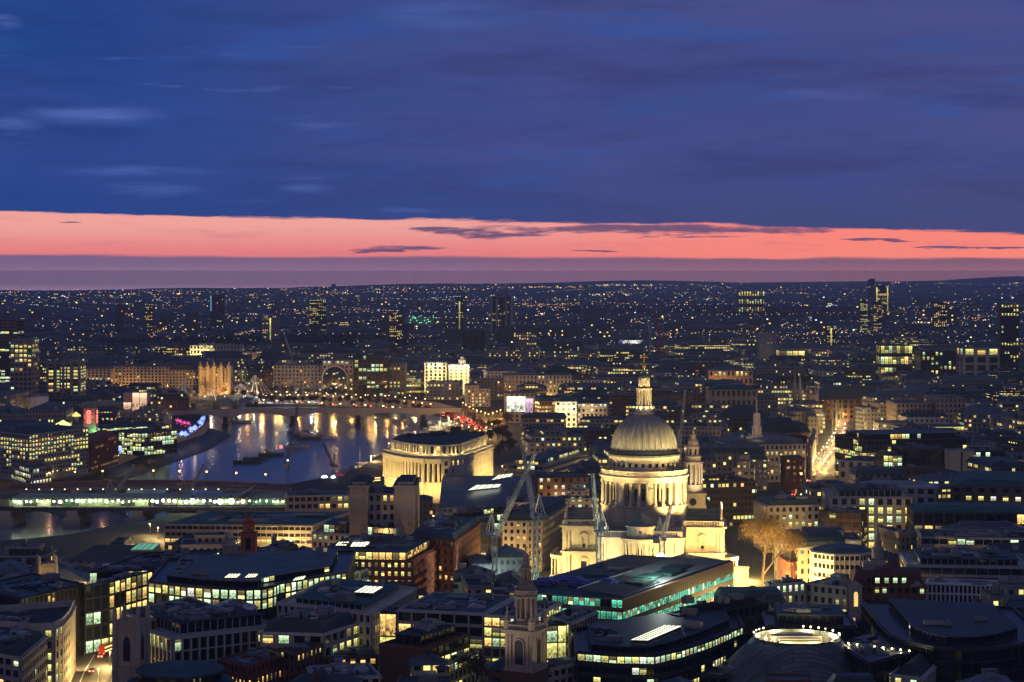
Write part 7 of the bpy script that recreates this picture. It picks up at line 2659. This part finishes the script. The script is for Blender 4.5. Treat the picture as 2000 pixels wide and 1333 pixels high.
# towers on the skyline
FT = ((961, 998, 581, 4300, 'wide dark twin finned tower dotted with warm windows on the skyline', .2, 'warm', 28), (890, 905, 584, 4400, 'slim dark tower with one bright vertical strip on the skyline', .12, 'yel', 28),
      (604, 637, 586, 4500, 'lit residential tower with green roof light on the far left skyline', .45, 'yel', 24), (410, 436, 577, 4800, 'dark tower with bright crown beside a thin blue lit mast', .1, 'white', 22),
      (512, 544, 618, 4000, 'low pale twin slab tower with a bright stair strip', .2, 'warm', 14), (1696, 1709, 545, 9000, 'distant block rising over the horizon on the right', .1, 'warm', 14),
      (1615, 1632, 638, 3600, 'slim tower with a bright yellow stair strip on the right', .35, 'yel', 16), (1680, 1695, 586, 4600, 'tower full of small lit windows on the right skyline', .6, 'yel', 20), (1706, 1722, 590, 4600, 'second tower full of small lit windows on the right skyline', .5, 'warm', 20),
      (904, 946, 645, 3400, 'broad dark slab block below the skyline towers', .03, 'yel', 14), (1003, 1048, 650, 3300, 'grey slab with paired warm windows right of the skyline towers', .3, 'warm', 12), (226, 240, 596, 4500, 'dim brown tower alone on the left skyline', .08, 'warm', 18),
      (284, 298, 600, 4600, 'dim tower with a column of small windows on the left skyline', .3, 'warm', 18), (1710, 1736, 558, 6500, 'low wide block with two bright stair strips below the horizon', .35, 'warm', 8), (1824, 1850, 590, 4600, 'speckled tower on the far right skyline', .4, 'warm', 20),
      (1955, 1990, 596, 2600, 'banded office tower at the far right edge', .3, 'yel', 20), (760, 785, 612, 4200, 'reddish block of warm windows left of the skyline towers', .5, 'warm', 14), (1442, 1494, 570, 7000, 'long block with glowing yellow uprights below the horizon', .9, 'yel', 3))
for u0, u1, v, Y_, lb, li, kd, fl in FT:
    w_ = (u1 - u0) / F * Y_
    far('tower_block', lb, u0, u1, v, Y_, max(14, w_ * .5), fl, max(4.0, w_ / 10), 'concrete' if 'pale' in lb or 'grey' in lb else 'dark', None, lit=li, kind=kd, plant=1, vis=fl, pw=.5, bh=.45, cap=60, cat='tower', cornice=False)
    if 'finned' in lb:
        tq = [q_ for q_ in bpy.data.objects if q_.get('label') == lb][0]
        for f_ in (-.04, .26, .74, 1.04):
            b = MB()
            x_ = X(u0 + (u1 - u0) * f_, Y_)
            b.box(x_ - 2.2, Y_ - 2.5, 0, x_ + 2.2, Y_ + 4, Zat(v + (3 if .2 < f_ < .8 else 0), Y_))
            b.build('fin', [M['pale']], tq, tuple(tq.location))
    if 'strip' in lb:
        tq = [q_ for q_ in bpy.data.objects if q_.get('label') == lb][0]
        z_ = Zat(v, Y_)
        for f_ in ((.1, .9) if 'two' in lb else (.5,)):
            inst(PANE['yel'], 'window', tq, (X(u0 + (u1 - u0) * f_, Y_) - tq.location[0], Y_ - 1.0 - tq.location[1], z_ * .58), 0, (Y_ / 1700., 1, z_ * .72))
x_ = X(412, 4750)
mt_ = empty('lit_mast', (x_, 4750, 0), 'thin blue lit mast beside the far left crowned tower', 'mast')
b = MB()
b.bar((0, 0, 0), (0, 0, Zat(608, 4750)), 3)
b.build('shaft', [M['steel']], mt_)
b = MB()
b.bar((0, 0, Zat(608, 4750)), (0, 0, Zat(578, 4750)), 1.6)
b.build('lit_shaft', [emit('blue_mast_light', (.25, .7, 1), .8)], mt_)
# glowing mounds: violet dome, domed hall, lit square
for u, v, Y_, w_, me_, lb, nm in ((1182, 692, 3250, 8, B_PURP, 'violet lit dome among the dark roofs left of the lantern', 'lit_dome'), (672, 632, 4900, 11, L['warm'], 'far orange lit dome on a roof beyond the dark park', 'lit_dome'), (1240, 667, 3560, 28, L['white'], 'white and blue glowing square front behind the lantern', 'glowing_building'), (820, 622, 4900, 34, B_GREEN, 'green twinkling trees cluster on the far skyline', 'glowing_building')):
    t = empty(nm, (X(u, Y_), Y_, 0), lb, 'dome' if nm == 'lit_dome' else 'building')
    zc_ = Zat(v, Y_)
    b = MB()
    if nm == 'lit_dome':
        b.lathe([(w_, zc_ - 6), (w_ * .9, zc_ - 1), (w_ * .5, zc_ + 5), (.1, zc_ + 8)], (0, 0), 12)
        b.build('dome_roof', [M['lead']], t)
        b = MB()
        b.box(-w_ - 3, -w_ - 1, 0, w_ + 3, w_ + 3, zc_ - 6)
        b.build('wall', [M['stone']], t)
        for k in range(14):
            b = MB()
            a = -PI * (k % 7 + .5) / 7
            rr_ = w_ * (1.03 if k < 7 else .76)
            b.ball((rr_ * math.cos(a), rr_ * math.sin(a), zc_ - 3 + (k // 7) * 4.5), 1.0)
            b.build('lamp', [me_], t)
    else:
        b.box(-w_, 0, 0, w_, 12, zc_ + 2)
        b.build('wall', [M['stone']], t)
        for k in range(22):
            if nm == 'glowing_building' and me_ is not B_GREEN:
                inst(PANE[R.choice(['white', 'white', 'cool', 'blue', 'glow'])], 'window', t, (-w_ + (k + .5) * w_ / 11, -.1, zc_ - R.uniform(0, 9)), 0, (2.6, 1, R.uniform(2, 6)))
            else:
                b = MB()
                b.ball((R.uniform(-w_, w_), -1, zc_ + R.uniform(-12, 6)), .9)
                b.build('lamp', [me_], t)
light('POINT', (X(1240, 3550), 3545, 26), 9000, (.75, .8, 1), 2)

# ================================================================ THE CITY BETWEEN
NOFILL = [[P(u, v, 0) for u, v in q_] for q_ in (
    [(-100, 990), (-100, 1095), (120, 1098), (290, 1068), (420, 1085), (600, 1090), (700, 1062), (760, 985), (752, 900), (690, 925), (560, 960)],
    [(775, 944), (747, 906), (870, 856), (912, 836), (990, 790), (1020, 812), (1010, 880), (985, 930)], [(1556, 968), (1640, 968), (1674, 822), (1640, 812)], [(1480, 1180), (1470, 1080), (1440, 1035), (1420, 1035), (1440, 1180)])]


def blocked(x, y, m):
    if any(inside((x, y), f_) for f_ in NOFILL):
        return True
    if inside((x, y), RIVER):
        return True
    for i in range(len(RIVER)):
        a, c = Vector(RIVER[i]), Vector(RIVER[i - 1])
        d = c - a
        t_ = max(0, min(1, (Vector((x, y)) - a).dot(d) / d.length_squared))
        if ((a + d * t_) - Vector((x, y))).length < m + 8:
            return True
    return near_road(x, y, m)


def hits(poly):
    c = cen(poly)
    r = max(math.dist(c, p) for p in poly)
    for f in FOOT:
        fc = cen(f)
        fr = max(math.dist(fc, p) for p in f)
        if math.dist(c, fc) > r + fr:
            continue
        if inside(c, f) or inside(fc, poly) or any(inside(p, f) for p in poly) or any(inside(p, poly) for p in f):
            return True
        for i in range(len(f)):
            q_ = ((f[i][0] + f[i - 1][0]) / 2, (f[i][1] + f[i - 1][1]) / 2)
            if inside(q_, poly):
                return True
        for i in range(len(poly)):
            q_ = ((poly[i][0] + poly[i - 1][0]) / 2, (poly[i][1] + poly[i - 1][1]) / 2)
            if inside(q_, f):
                return True
    return False


PARKS = [[P(u, v, 0) for u, v in q_] for q_ in (
    [(130, 700), (360, 702), (520, 700), (700, 700), (880, 680), (700, 668), (480, 670), (230, 676)],
    [(1040, 622), (1400, 626), (1760, 640), (1720, 608), (1400, 600), (1100, 604)])]
USED = set()
RG = random.Random(21)
WALLW = {'grey': 'grey', 'stone': 'sandy stone', 'brick': 'brown brick', 'pale': 'pale', 'dark': 'dark'}


def glabel(c, z, wl, busy, shape_, rf, npl):
    hgt = 'low' if z < 16 else ('tall' if z > 27 else 'middling')
    lit_ = 'well lit' if busy else 'mostly dark'
    near = sorted(ANCH, key=lambda a: (a[0] - c[0]) ** 2 + (a[1] - c[1]) ** 2)
    cand = []
    for a in near[:24]:
        du = 1000 + c[0] / c[1] * F - (1000 + a[0] / a[1] * F)
        far_ = math.hypot(c[0] - a[0], c[1] - a[1])
        if abs(du) < 40:
            rel = 'behind' if c[1] > a[1] else 'in front of'
        else:
            rel = 'left of' if du < 0 else 'right of'
        cand.append(('well ' if far_ > 110 else '') + rel + ' ' + a[2])
    w = WALLW[wl]
    forms = ['%s %s block, %s, %%s' % (hgt, w, lit_), '%s %s %s block, %%s' % (lit_, w, rf), '%s %s %s block, %%s' % (hgt, w, shape_),
             '%s %s %s %s block, %%s' % (lit_, w, rf, shape_)]
    for a in cand:
        for f_ in forms:
            s_ = f_ % a
            if s_ not in USED and len(s_.replace(',', '').split()) <= 16:
                USED.add(s_)
                return s_
    for a in cand:
        for b_ in cand:
            if a != b_:
                s_ = '%s block %s, %s' % (w, a, b_)
                if s_ not in USED and len(s_.replace(',', '').split()) <= 16:
                    USED.add(s_)
                    return s_
    return '%s block %s' % (w, cand[0])


def sized(mesh_poly):
    return mesh_poly


ROOFM = {'flat roofed': 'roof', 'slate roofed': 'slate', 'lead roofed': 'lead', 'mansard roofed': 'blueroof'}
NG_ = 0
BLK = []


def city_block(cx_, cy_, w, d, rz, z):
    """one building of the city: a main range with wings or a court, its own roof and plant"""
    global NG_
    q = rot(rz, (cx_, cy_))
    rect = lambda x0, y0, x1, y1: [q(x0, y0), q(x1, y0), q(x1, y1), q(x0, y1)]
    foot = rect(-w / 2, -d / 2, w / 2, d / 2)
    wl = RG.choices(('grey', 'stone', 'brick', 'pale', 'dark'), (3, 5, 3, 3, 2))[0]
    busy = RG.random() < (.30 if cy_ < 2300 else .2)
    shape_ = RG.choice(('plain', 'courtyard', 'winged', 'stepped'))
    rf = RG.choice(list(ROOFM))
    masses = []
    if shape_ == 'courtyard' and min(w, d) > 26:
        k = 10
        masses = [(-w / 2, -d / 2, w / 2, -d / 2 + k, z), (-w / 2, d / 2 - k, w / 2, d / 2, z), (-w / 2, -d / 2 + k, -w / 2 + k, d / 2 - k, z - .4), (w / 2 - k, -d / 2 + k, w / 2, d / 2 - k, z - .4)]
    elif shape_ == 'winged':
        masses = [(-w / 2, -d / 2 + d * .3, w / 2, d / 2, z), (-w / 2, -d / 2, -w / 2 + w * .3, -d / 2 + d * .3, z - 3.8), (w / 2 - w * .34, -d / 2, w / 2, -d / 2 + d * .3, z - RG.choice((0.4, 3.8)))]
    elif shape_ == 'stepped':
        masses = [(-w / 2, -d / 2, w / 2, d / 2, z - 4), (-w / 2 + 3, -d / 2 + 3, w / 2 - 3, d / 2 - 2, z), (-w * .2, -d * .15, w * .25, d * .3, z + 3.5)]
    else:
        f_ = RG.uniform(.35, .65)
        masses = [(-w / 2, -d / 2, -w / 2 + w * f_, d / 2, z), (-w / 2 + w * f_, -d / 2 + RG.choice((0, 1.5)), w / 2, d / 2, z + RG.choice((-3.8, -2, 2.5)))]
    t = empty({'stone': 'stone_building', 'brick': 'brick_building'}.get(wl, 'office_building'), (cx_, cy_, 0), None, 'building', 'ordinary blocks of the city')
    o = (cx_, cy_, 0)
    b, rb = MB(), MB()
    for x0, y0, x1, y1, zz_ in masses:
        pl = rect(x0, y0, x1, y1)
        zl = zz_ if shape_ == 'stepped' and zz_ > z - 2 else 0
        b.prism(pl, (z - 4.2) if (shape_ == 'stepped' and zz_ >= z) else 0, zz_, 0, 0, u0=RG.uniform(0, 30))
        ww, dd_ = x1 - x0, y1 - y0
        if rf in ('slate roofed', 'lead roofed') and shape_ != 'stepped':
            ip = inset(pl, .46 * min(ww, dd_))
            rb.frustum(inset(pl, -.35), zz_ + .01, ip, zz_ + min(ww, dd_) * RG.uniform(.16, .3), 0)
        elif rf == 'mansard roofed':
            rb.frustum(inset(pl, -.3), zz_ + .01, inset(pl, 1.6), zz_ + 3.2, 0)
        else:
            rb.frustum(inset(pl, -.3), zz_ + .01, inset(pl, -.3), zz_ + .9, 1, 1, False)
            rb.frustum(inset(pl, .2), zz_ + .9, inset(pl, .2), zz_ + .3, 1, 0, True)
            rb.frustum(inset(pl, -.3), zz_ + .9, inset(pl, .2), zz_ + .9, 1, 1, False)
        for _ in range(int(ww * dd_ / 160)):
            px_, py_ = RG.uniform(x0 + 1, x1 - 1), RG.uniform(y0 + 1, y1 - 1)
            p_ = q(px_, py_)
            hh_ = RG.uniform(.8, 2.6)
            d_ = (math.cos(rz), math.sin(rz))
            rb.obox(p_, d_, (d_[1], -d_[0]), -RG.uniform(.4, 2.2), RG.uniform(.4, 2.2), -RG.uniform(.4, 1.2), RG.uniform(.4, 1.2), zz_ - .5, zz_ + hh_ + (1.8 if rf != 'flat roofed' else 0), RG.choice((0, 1)))
    b.build('wall', [FAC[wl + ('_busy' if busy else '')]], t, o)
    rb.build('roof', [M[ROOFM[rf]], M['concrete' if wl != 'brick' else 'brown']], t, o)
    npl = 0
    if rf == 'flat roofed' and cy_ < 2400:
        npl = RG.choice((1, 2, 3))
        for _ in range(npl):
            x0, y0, x1, y1, zz_ = RG.choice(masses)
            if x1 - x0 > 8 and y1 - y0 > 8:
                p_ = q(RG.uniform(x0 + 3, x1 - 3), RG.uniform(y0 + 3, y1 - 3))
                inst(RG.choice(PLANT), 'roof_plant', t, (p_[0] - cx_, p_[1] - cy_, zz_ + .3), rz, (RG.uniform(3, 8), RG.uniform(3, 6), RG.uniform(2, 3.6)))
    t['label'] = 'x'
    BLK.append((t, [(*q(*[(x0 + x1) / 2 + fx * (x1 - x0), (y0 + y1) / 2 + fy * (y1 - y0)]), zz_ + dz) for x0, y0, x1, y1, zz_ in masses for fx, fy, dz in ((-.45, -.502, -.6), (0, -.502, -.6), (.45, -.502, -.6), (-.3, -.502, -5), (.3, -.502, -5), (0, 0, 1), (-.4, -.4, .9), (.4, -.4, .9), (-.4, .4, .9), (.4, .4, .9))],
                ((cx_, cy_), z, wl, busy, shape_, rf, npl)))
    FOOT.append(foot)
    NG_ += 1


y = 610.0
while y < 3550:
    step_ = 30 + 30 * min(1, (y - 600) / 900.0) + 10 * max(0, (y - 1800) / 1500.0)
    x = -.262 * y
    while x < .262 * y:
        w = RG.uniform(.65, 1.25) * step_ * 1.02
        d = step_ * RG.uniform(.68, .92)
        cx_, cy_ = x + w / 2, y + step_ / 2 + RG.uniform(-3, 3)
        ok = False
        for sc_ in (1.0, .72, .5):
            if min(w, d) * sc_ < 13:
                break
            rz = RG.choice((0, .06, -.08, .12, -.16, .25))
            q = rot(rz, (cx_, cy_))
            ww, dd_ = w * sc_ - 5, d * sc_ - 3
            pl = [q(-ww / 2, -dd_ / 2), q(ww / 2, -dd_ / 2), q(ww / 2, dd_ / 2), q(-ww / 2, dd_ / 2)]
            if any(blocked(p[0], p[1], 2) for p in pl) or blocked(cx_, cy_, max(ww, dd_) / 2 - 2) or hits(pl) or any(inside((cx_, cy_), pk_) for pk_ in PARKS):
                continue
            z = RG.uniform(15, 27) * (1.0 if RG.random() < .85 else 1.3)
            if cy_ < 1150:
                z = RG.uniform(13, 20)
            if 850 < cy_ < 1180 and 1000 + cx_ / cy_ * F < 300:
                z = RG.uniform(5, 8)
            if 1180 < cy_ < 1440 and 1500 < 1000 + cx_ / cy_ * F < 1690:
                z = RG.uniform(7, 11)
            if y > 2050 and X(0, cy_) < cx_ < X(900, cy_) and cy_ < 2450:
                z *= .8
            city_block(cx_, cy_, ww, dd_, rz, z)
            break
        x += w + 2
    y += step_

# leave out the blocks that stand wholly behind others
bpy.context.view_layer.update()
dg_ = bpy.context.evaluated_depsgraph_get()
NV_ = 0
for t, pts, args in BLK:
    mine = {t.name} | {c_.name for c_ in t.children}
    seen_ = 0
    for p_ in pts:
        dv_ = Vector(p_) - Vector((0, 0, H))
        hit = SC.ray_cast(dg_, Vector((0, 0, H)), dv_.normalized())
        if hit[0] and hit[4].name in mine and -30 < 1000 + p_[0] / p_[1] * F < 2030:
            seen_ = 1
            break
    if seen_ == 0:
        for c_ in list(t.children):
            bpy.data.objects.remove(c_)
        bpy.data.objects.remove(t)
    else:
        NV_ += 1
        t['label'] = glabel(*args)
print('blocks seen', NV_)

# street lamps in the gaps between the blocks
k, tries = 0, 0
while k < 95 and tries < 4000:
    tries += 1
    y = RG.uniform(900, 3300)
    x = RG.uniform(-.25, .25) * y
    q4 = [(x - 3, y - 3), (x + 3, y - 3), (x + 3, y + 3), (x - 3, y + 3)]
    if inside((x, y), RIVER) or hits(q4) or any(inside((x, y), f_) for f_ in NOFILL[:1]):
        continue
    street_lamp(x, y, RG.choice(('org', 'warm', 'warm')), 'small street lamp in a gap between ordinary city blocks', 'street lamps between the city blocks', 0, 0, .9, 4200, (1, .60, .2))
    k += 1

# ================================================================ THE FAR CITY (one mass of roofs and lights)
RF = random.Random(5)
fbm = MB()
y = 3560.0
while y < 23000:
    st = 60 + (y - 3500) * .022
    x = -.275 * y
    while x < .275 * y:
        w = RF.uniform(.5, 1.3) * st
        d = RF.uniform(.4, .8) * st
        if y < yfar(1000 + (x + w / 2) / y * F) - 1500 and not any(inside((x + w / 2, y + d / 2), pk_) for pk_ in PARKS) and RF.random() < .93:
            h = RF.uniform(8, 20) if RF.random() < .93 else RF.uniform(22, 48)
            if h > 22:
                w, d = min(w, 34), min(d, 30)
            us = 3500.0 / y * 1.25
            yy = y + RF.uniform(0, st * .3)
            fbm.prism([(x, yy), (x + w, yy), (x + w, yy + d), (x, yy + d)], 0, h, 0, 1, u0=RF.uniform(0, 900), us=us)
            if h < 22:
                b0 = [(x, yy), (x + w, yy), (x + w, yy + d), (x, yy + d)]
                fbm.frustum(b0, h, inset(b0, d * .3), h + RF.uniform(2, 5), 1)
        x += w + RF.uniform(4, .4 * st)
    y += st
tag(fbm.build('distant_city', [FAC['far'], M['slate']]), kind='stuff')
flb = MB()
fmats = [emit('far_light_sodium', (1.0, .48, .14), 5.0), emit('far_light_warm', (1.0, .70, .33), 4.2), emit('far_light_white', (.85, .92, 1.0), 3.6), emit('far_light_red', (1, .12, .1), 2.6), emit('far_light_green', (.4, 1, .7), 2.2)]
NF = 11000
CLUS = [(RF.uniform(0, 2000), 110 * RF.random() ** 1.7, RF.choice((8, 14, 22, 40, 60)), RF.choice((.6, 1.0, 1.6, 2.6))) for _ in range(150)]
for k in range(NF):
    if RF.random() < .62:
        cu, cv, su, sv = RF.choice(CLUS)
        u = RF.gauss(cu, su)
        v = vhz(u) + .6 + abs(cv + RF.gauss(0, sv))
    else:
        u = RF.uniform(-15, 2015)
        v = vhz(u) + .6 + 130.0 * RF.random() ** 1.5
    yy = (H - 16) * F / (v - V0)
    if yy < 1900:
        continue
    # streets and suburbs cluster
    cl_ = .5 + .28 * math.sin(u * .017 + v * .19 + 2.0 * math.sin(u * .0041)) + .26 * math.sin(u * .0093 - v * .11 + 1.3) + .2 * math.sin(u * .047 + v * .31)
    if RF.random() > .05 + .95 * max(0.0, cl_) ** 2.4:
        continue
    x = X(u, yy)
    if any(inside((x, yy), pk_) for pk_ in PARKS) and RF.random() < .9:
        continue
    if yy < 3600 and (hits([(x - 2, yy - 2), (x + 2, yy - 2), (x + 2, yy + 2), (x - 2, yy + 2)]) or inside((x, yy), RIVER)):
        continue
    r = yy / F * RF.choice((.16, .2, .22, .26, .3, .34, .42, .5, .72)) * RF.uniform(.8, 1.25) * (1.0 if RF.random() < .96 else 1.5)
    m_ = RF.choices(range(5), (6 if yy > 5000 else 4, 5, 2.4, .3, .3))[0]
    z_ = RF.uniform(11, 24) if yy > 3500 else RF.uniform(9, 22)
    b0 = len(flb.v)
    flb.v.extend([(x, yy - r, z_), (x + r, yy, z_), (x, yy + r, z_), (x - r, yy, z_), (x, yy, z_ + r), (x, yy, z_ - r)])
    for f_ in ((0, 1, 4), (1, 2, 4), (2, 3, 4), (3, 0, 4), (1, 0, 5), (2, 1, 5), (3, 2, 5), (0, 3, 5)):
        flb.f.append(tuple(b0 + i for i in f_))
        flb.mi.append(m_)
        flb.uv.append(None)
FLINES = []
for k in range(110):
    y0_ = RF.choice((3000, 3600, 4500, 5500, 7000, 9000, 12000)) * RF.uniform(.85, 1.15)
    x0_ = RF.uniform(-.25, .25) * y0_
    an = RF.uniform(0, PI)
    ln = y0_ * RF.uniform(.06, .22)
    FLINES.append((x0_, y0_, an, ln, int(RF.uniform(12, 30)), RF.choice((0, 0, 1, 1, 2))))
for x0_, y0_, an, ln, n, mi in FLINES:
    for j in range(n):
        x = x0_ + math.cos(an) * ln * j / n + RF.gauss(0, 6)
        yy = y0_ + math.sin(an) * ln * j / n
        if yy < 3560 and hits([(x - 2, yy - 2), (x + 2, yy - 2), (x + 2, yy + 2), (x - 2, yy + 2)]):
            continue
        r = yy / F * RF.uniform(.2, .62)
        z_ = 22
        b0 = len(flb.v)
        flb.v.extend([(x, yy - r, z_), (x + r, yy, z_), (x, yy + r, z_), (x - r, yy, z_), (x, yy, z_ + r), (x, yy, z_ - r)])
        for f_ in ((0, 1, 4), (1, 2, 4), (2, 3, 4), (3, 0, 4), (1, 0, 5), (2, 1, 5), (3, 2, 5), (0, 3, 5)):
            flb.f.append(tuple(b0 + i for i in f_))
            flb.mi.append(mi)
            flb.uv.append(None)
for u0, u1, v, n, mi in ((290, 400, 575, 42, 0), (145, 175, 575, 16, 0), (735, 960, 565, 46, 0), (960, 1140, 562, 80, 0), (1160, 1280, 558, 50, 1), (1150, 1230, 576, 30, 1), (480, 500, 577, 9, 0), (1440, 1495, 575, 26, 1), (1740, 1760, 553, 9, 0), (440, 466, 588, 12, 0), (1780, 1830, 632, 30, 1)):
    for k in range(n):
        vv = v + RF.gauss(0, 1.0)
        yy = (H - 16) * F / (vv - V0)
        u = RF.uniform(u0, u1)
        yy = min(yy, yfar(u) - 500)
        r = yy / F * RF.uniform(.35, 1.2)
        x = X(u, yy)
        z_ = RF.uniform(14, 20)
        b0 = len(flb.v)
        flb.v.extend([(x, yy - r, z_), (x + r, yy, z_), (x, yy + r, z_), (x - r, yy, z_), (x, yy, z_ + r), (x, yy, z_ - r)])
        for f_ in ((0, 1, 4), (1, 2, 4), (2, 3, 4), (3, 0, 4), (1, 0, 5), (2, 1, 5), (3, 2, 5), (0, 3, 5)):
            flb.f.append(tuple(b0 + i for i in f_))
            flb.mi.append(mi)
            flb.uv.append(None)
tag(flb.build('distant_city_lights', fmats), kind='stuff')
pk2 = MB()
for park in PARKS:
    xs, ys = [p[0] for p in park], [p[1] for p in park]
    n = 0
    while n < 900:
        x, y = RF.uniform(min(xs), max(xs)), RF.uniform(min(ys), max(ys))
        n += 1
        if inside((x, y), park):
            r = RF.uniform(5, 10)
            hh = RF.uniform(12, 19)
            pr = [(r * .35, hh * .12), (r, hh * .45), (r * .8, hh * .78), (r * .3, hh)]
            ph = RF.uniform(0, 6)
            pk2.lathe(pr, (x, y), 7, 0, rfun=lambda a, z: 1 + .22 * math.sin(3 * a + ph + z))
tag(pk2.build('park_trees', [M['wood']]), kind='stuff')

# ================================================================ HAZE
hz = MB()
hz.box(-9500, -200, -13, 9500, 26700, 156)
hm, q, out = newmat('haze_air')
pv_ = q.node('ShaderNodeVolumePrincipled')
pv_.inputs['Color'].default_value = (.60, .77, 1.0, 1)
pv_.inputs['Density'].default_value = 5.5e-5
pv_.inputs['Anisotropy'].default_value = 0.0
q.l.new(pv_.outputs[0], out.inputs['Volume'])
ho = hz.build('haze', [hm])
tag(ho, kind='stuff')
print('city blocks', NG_)
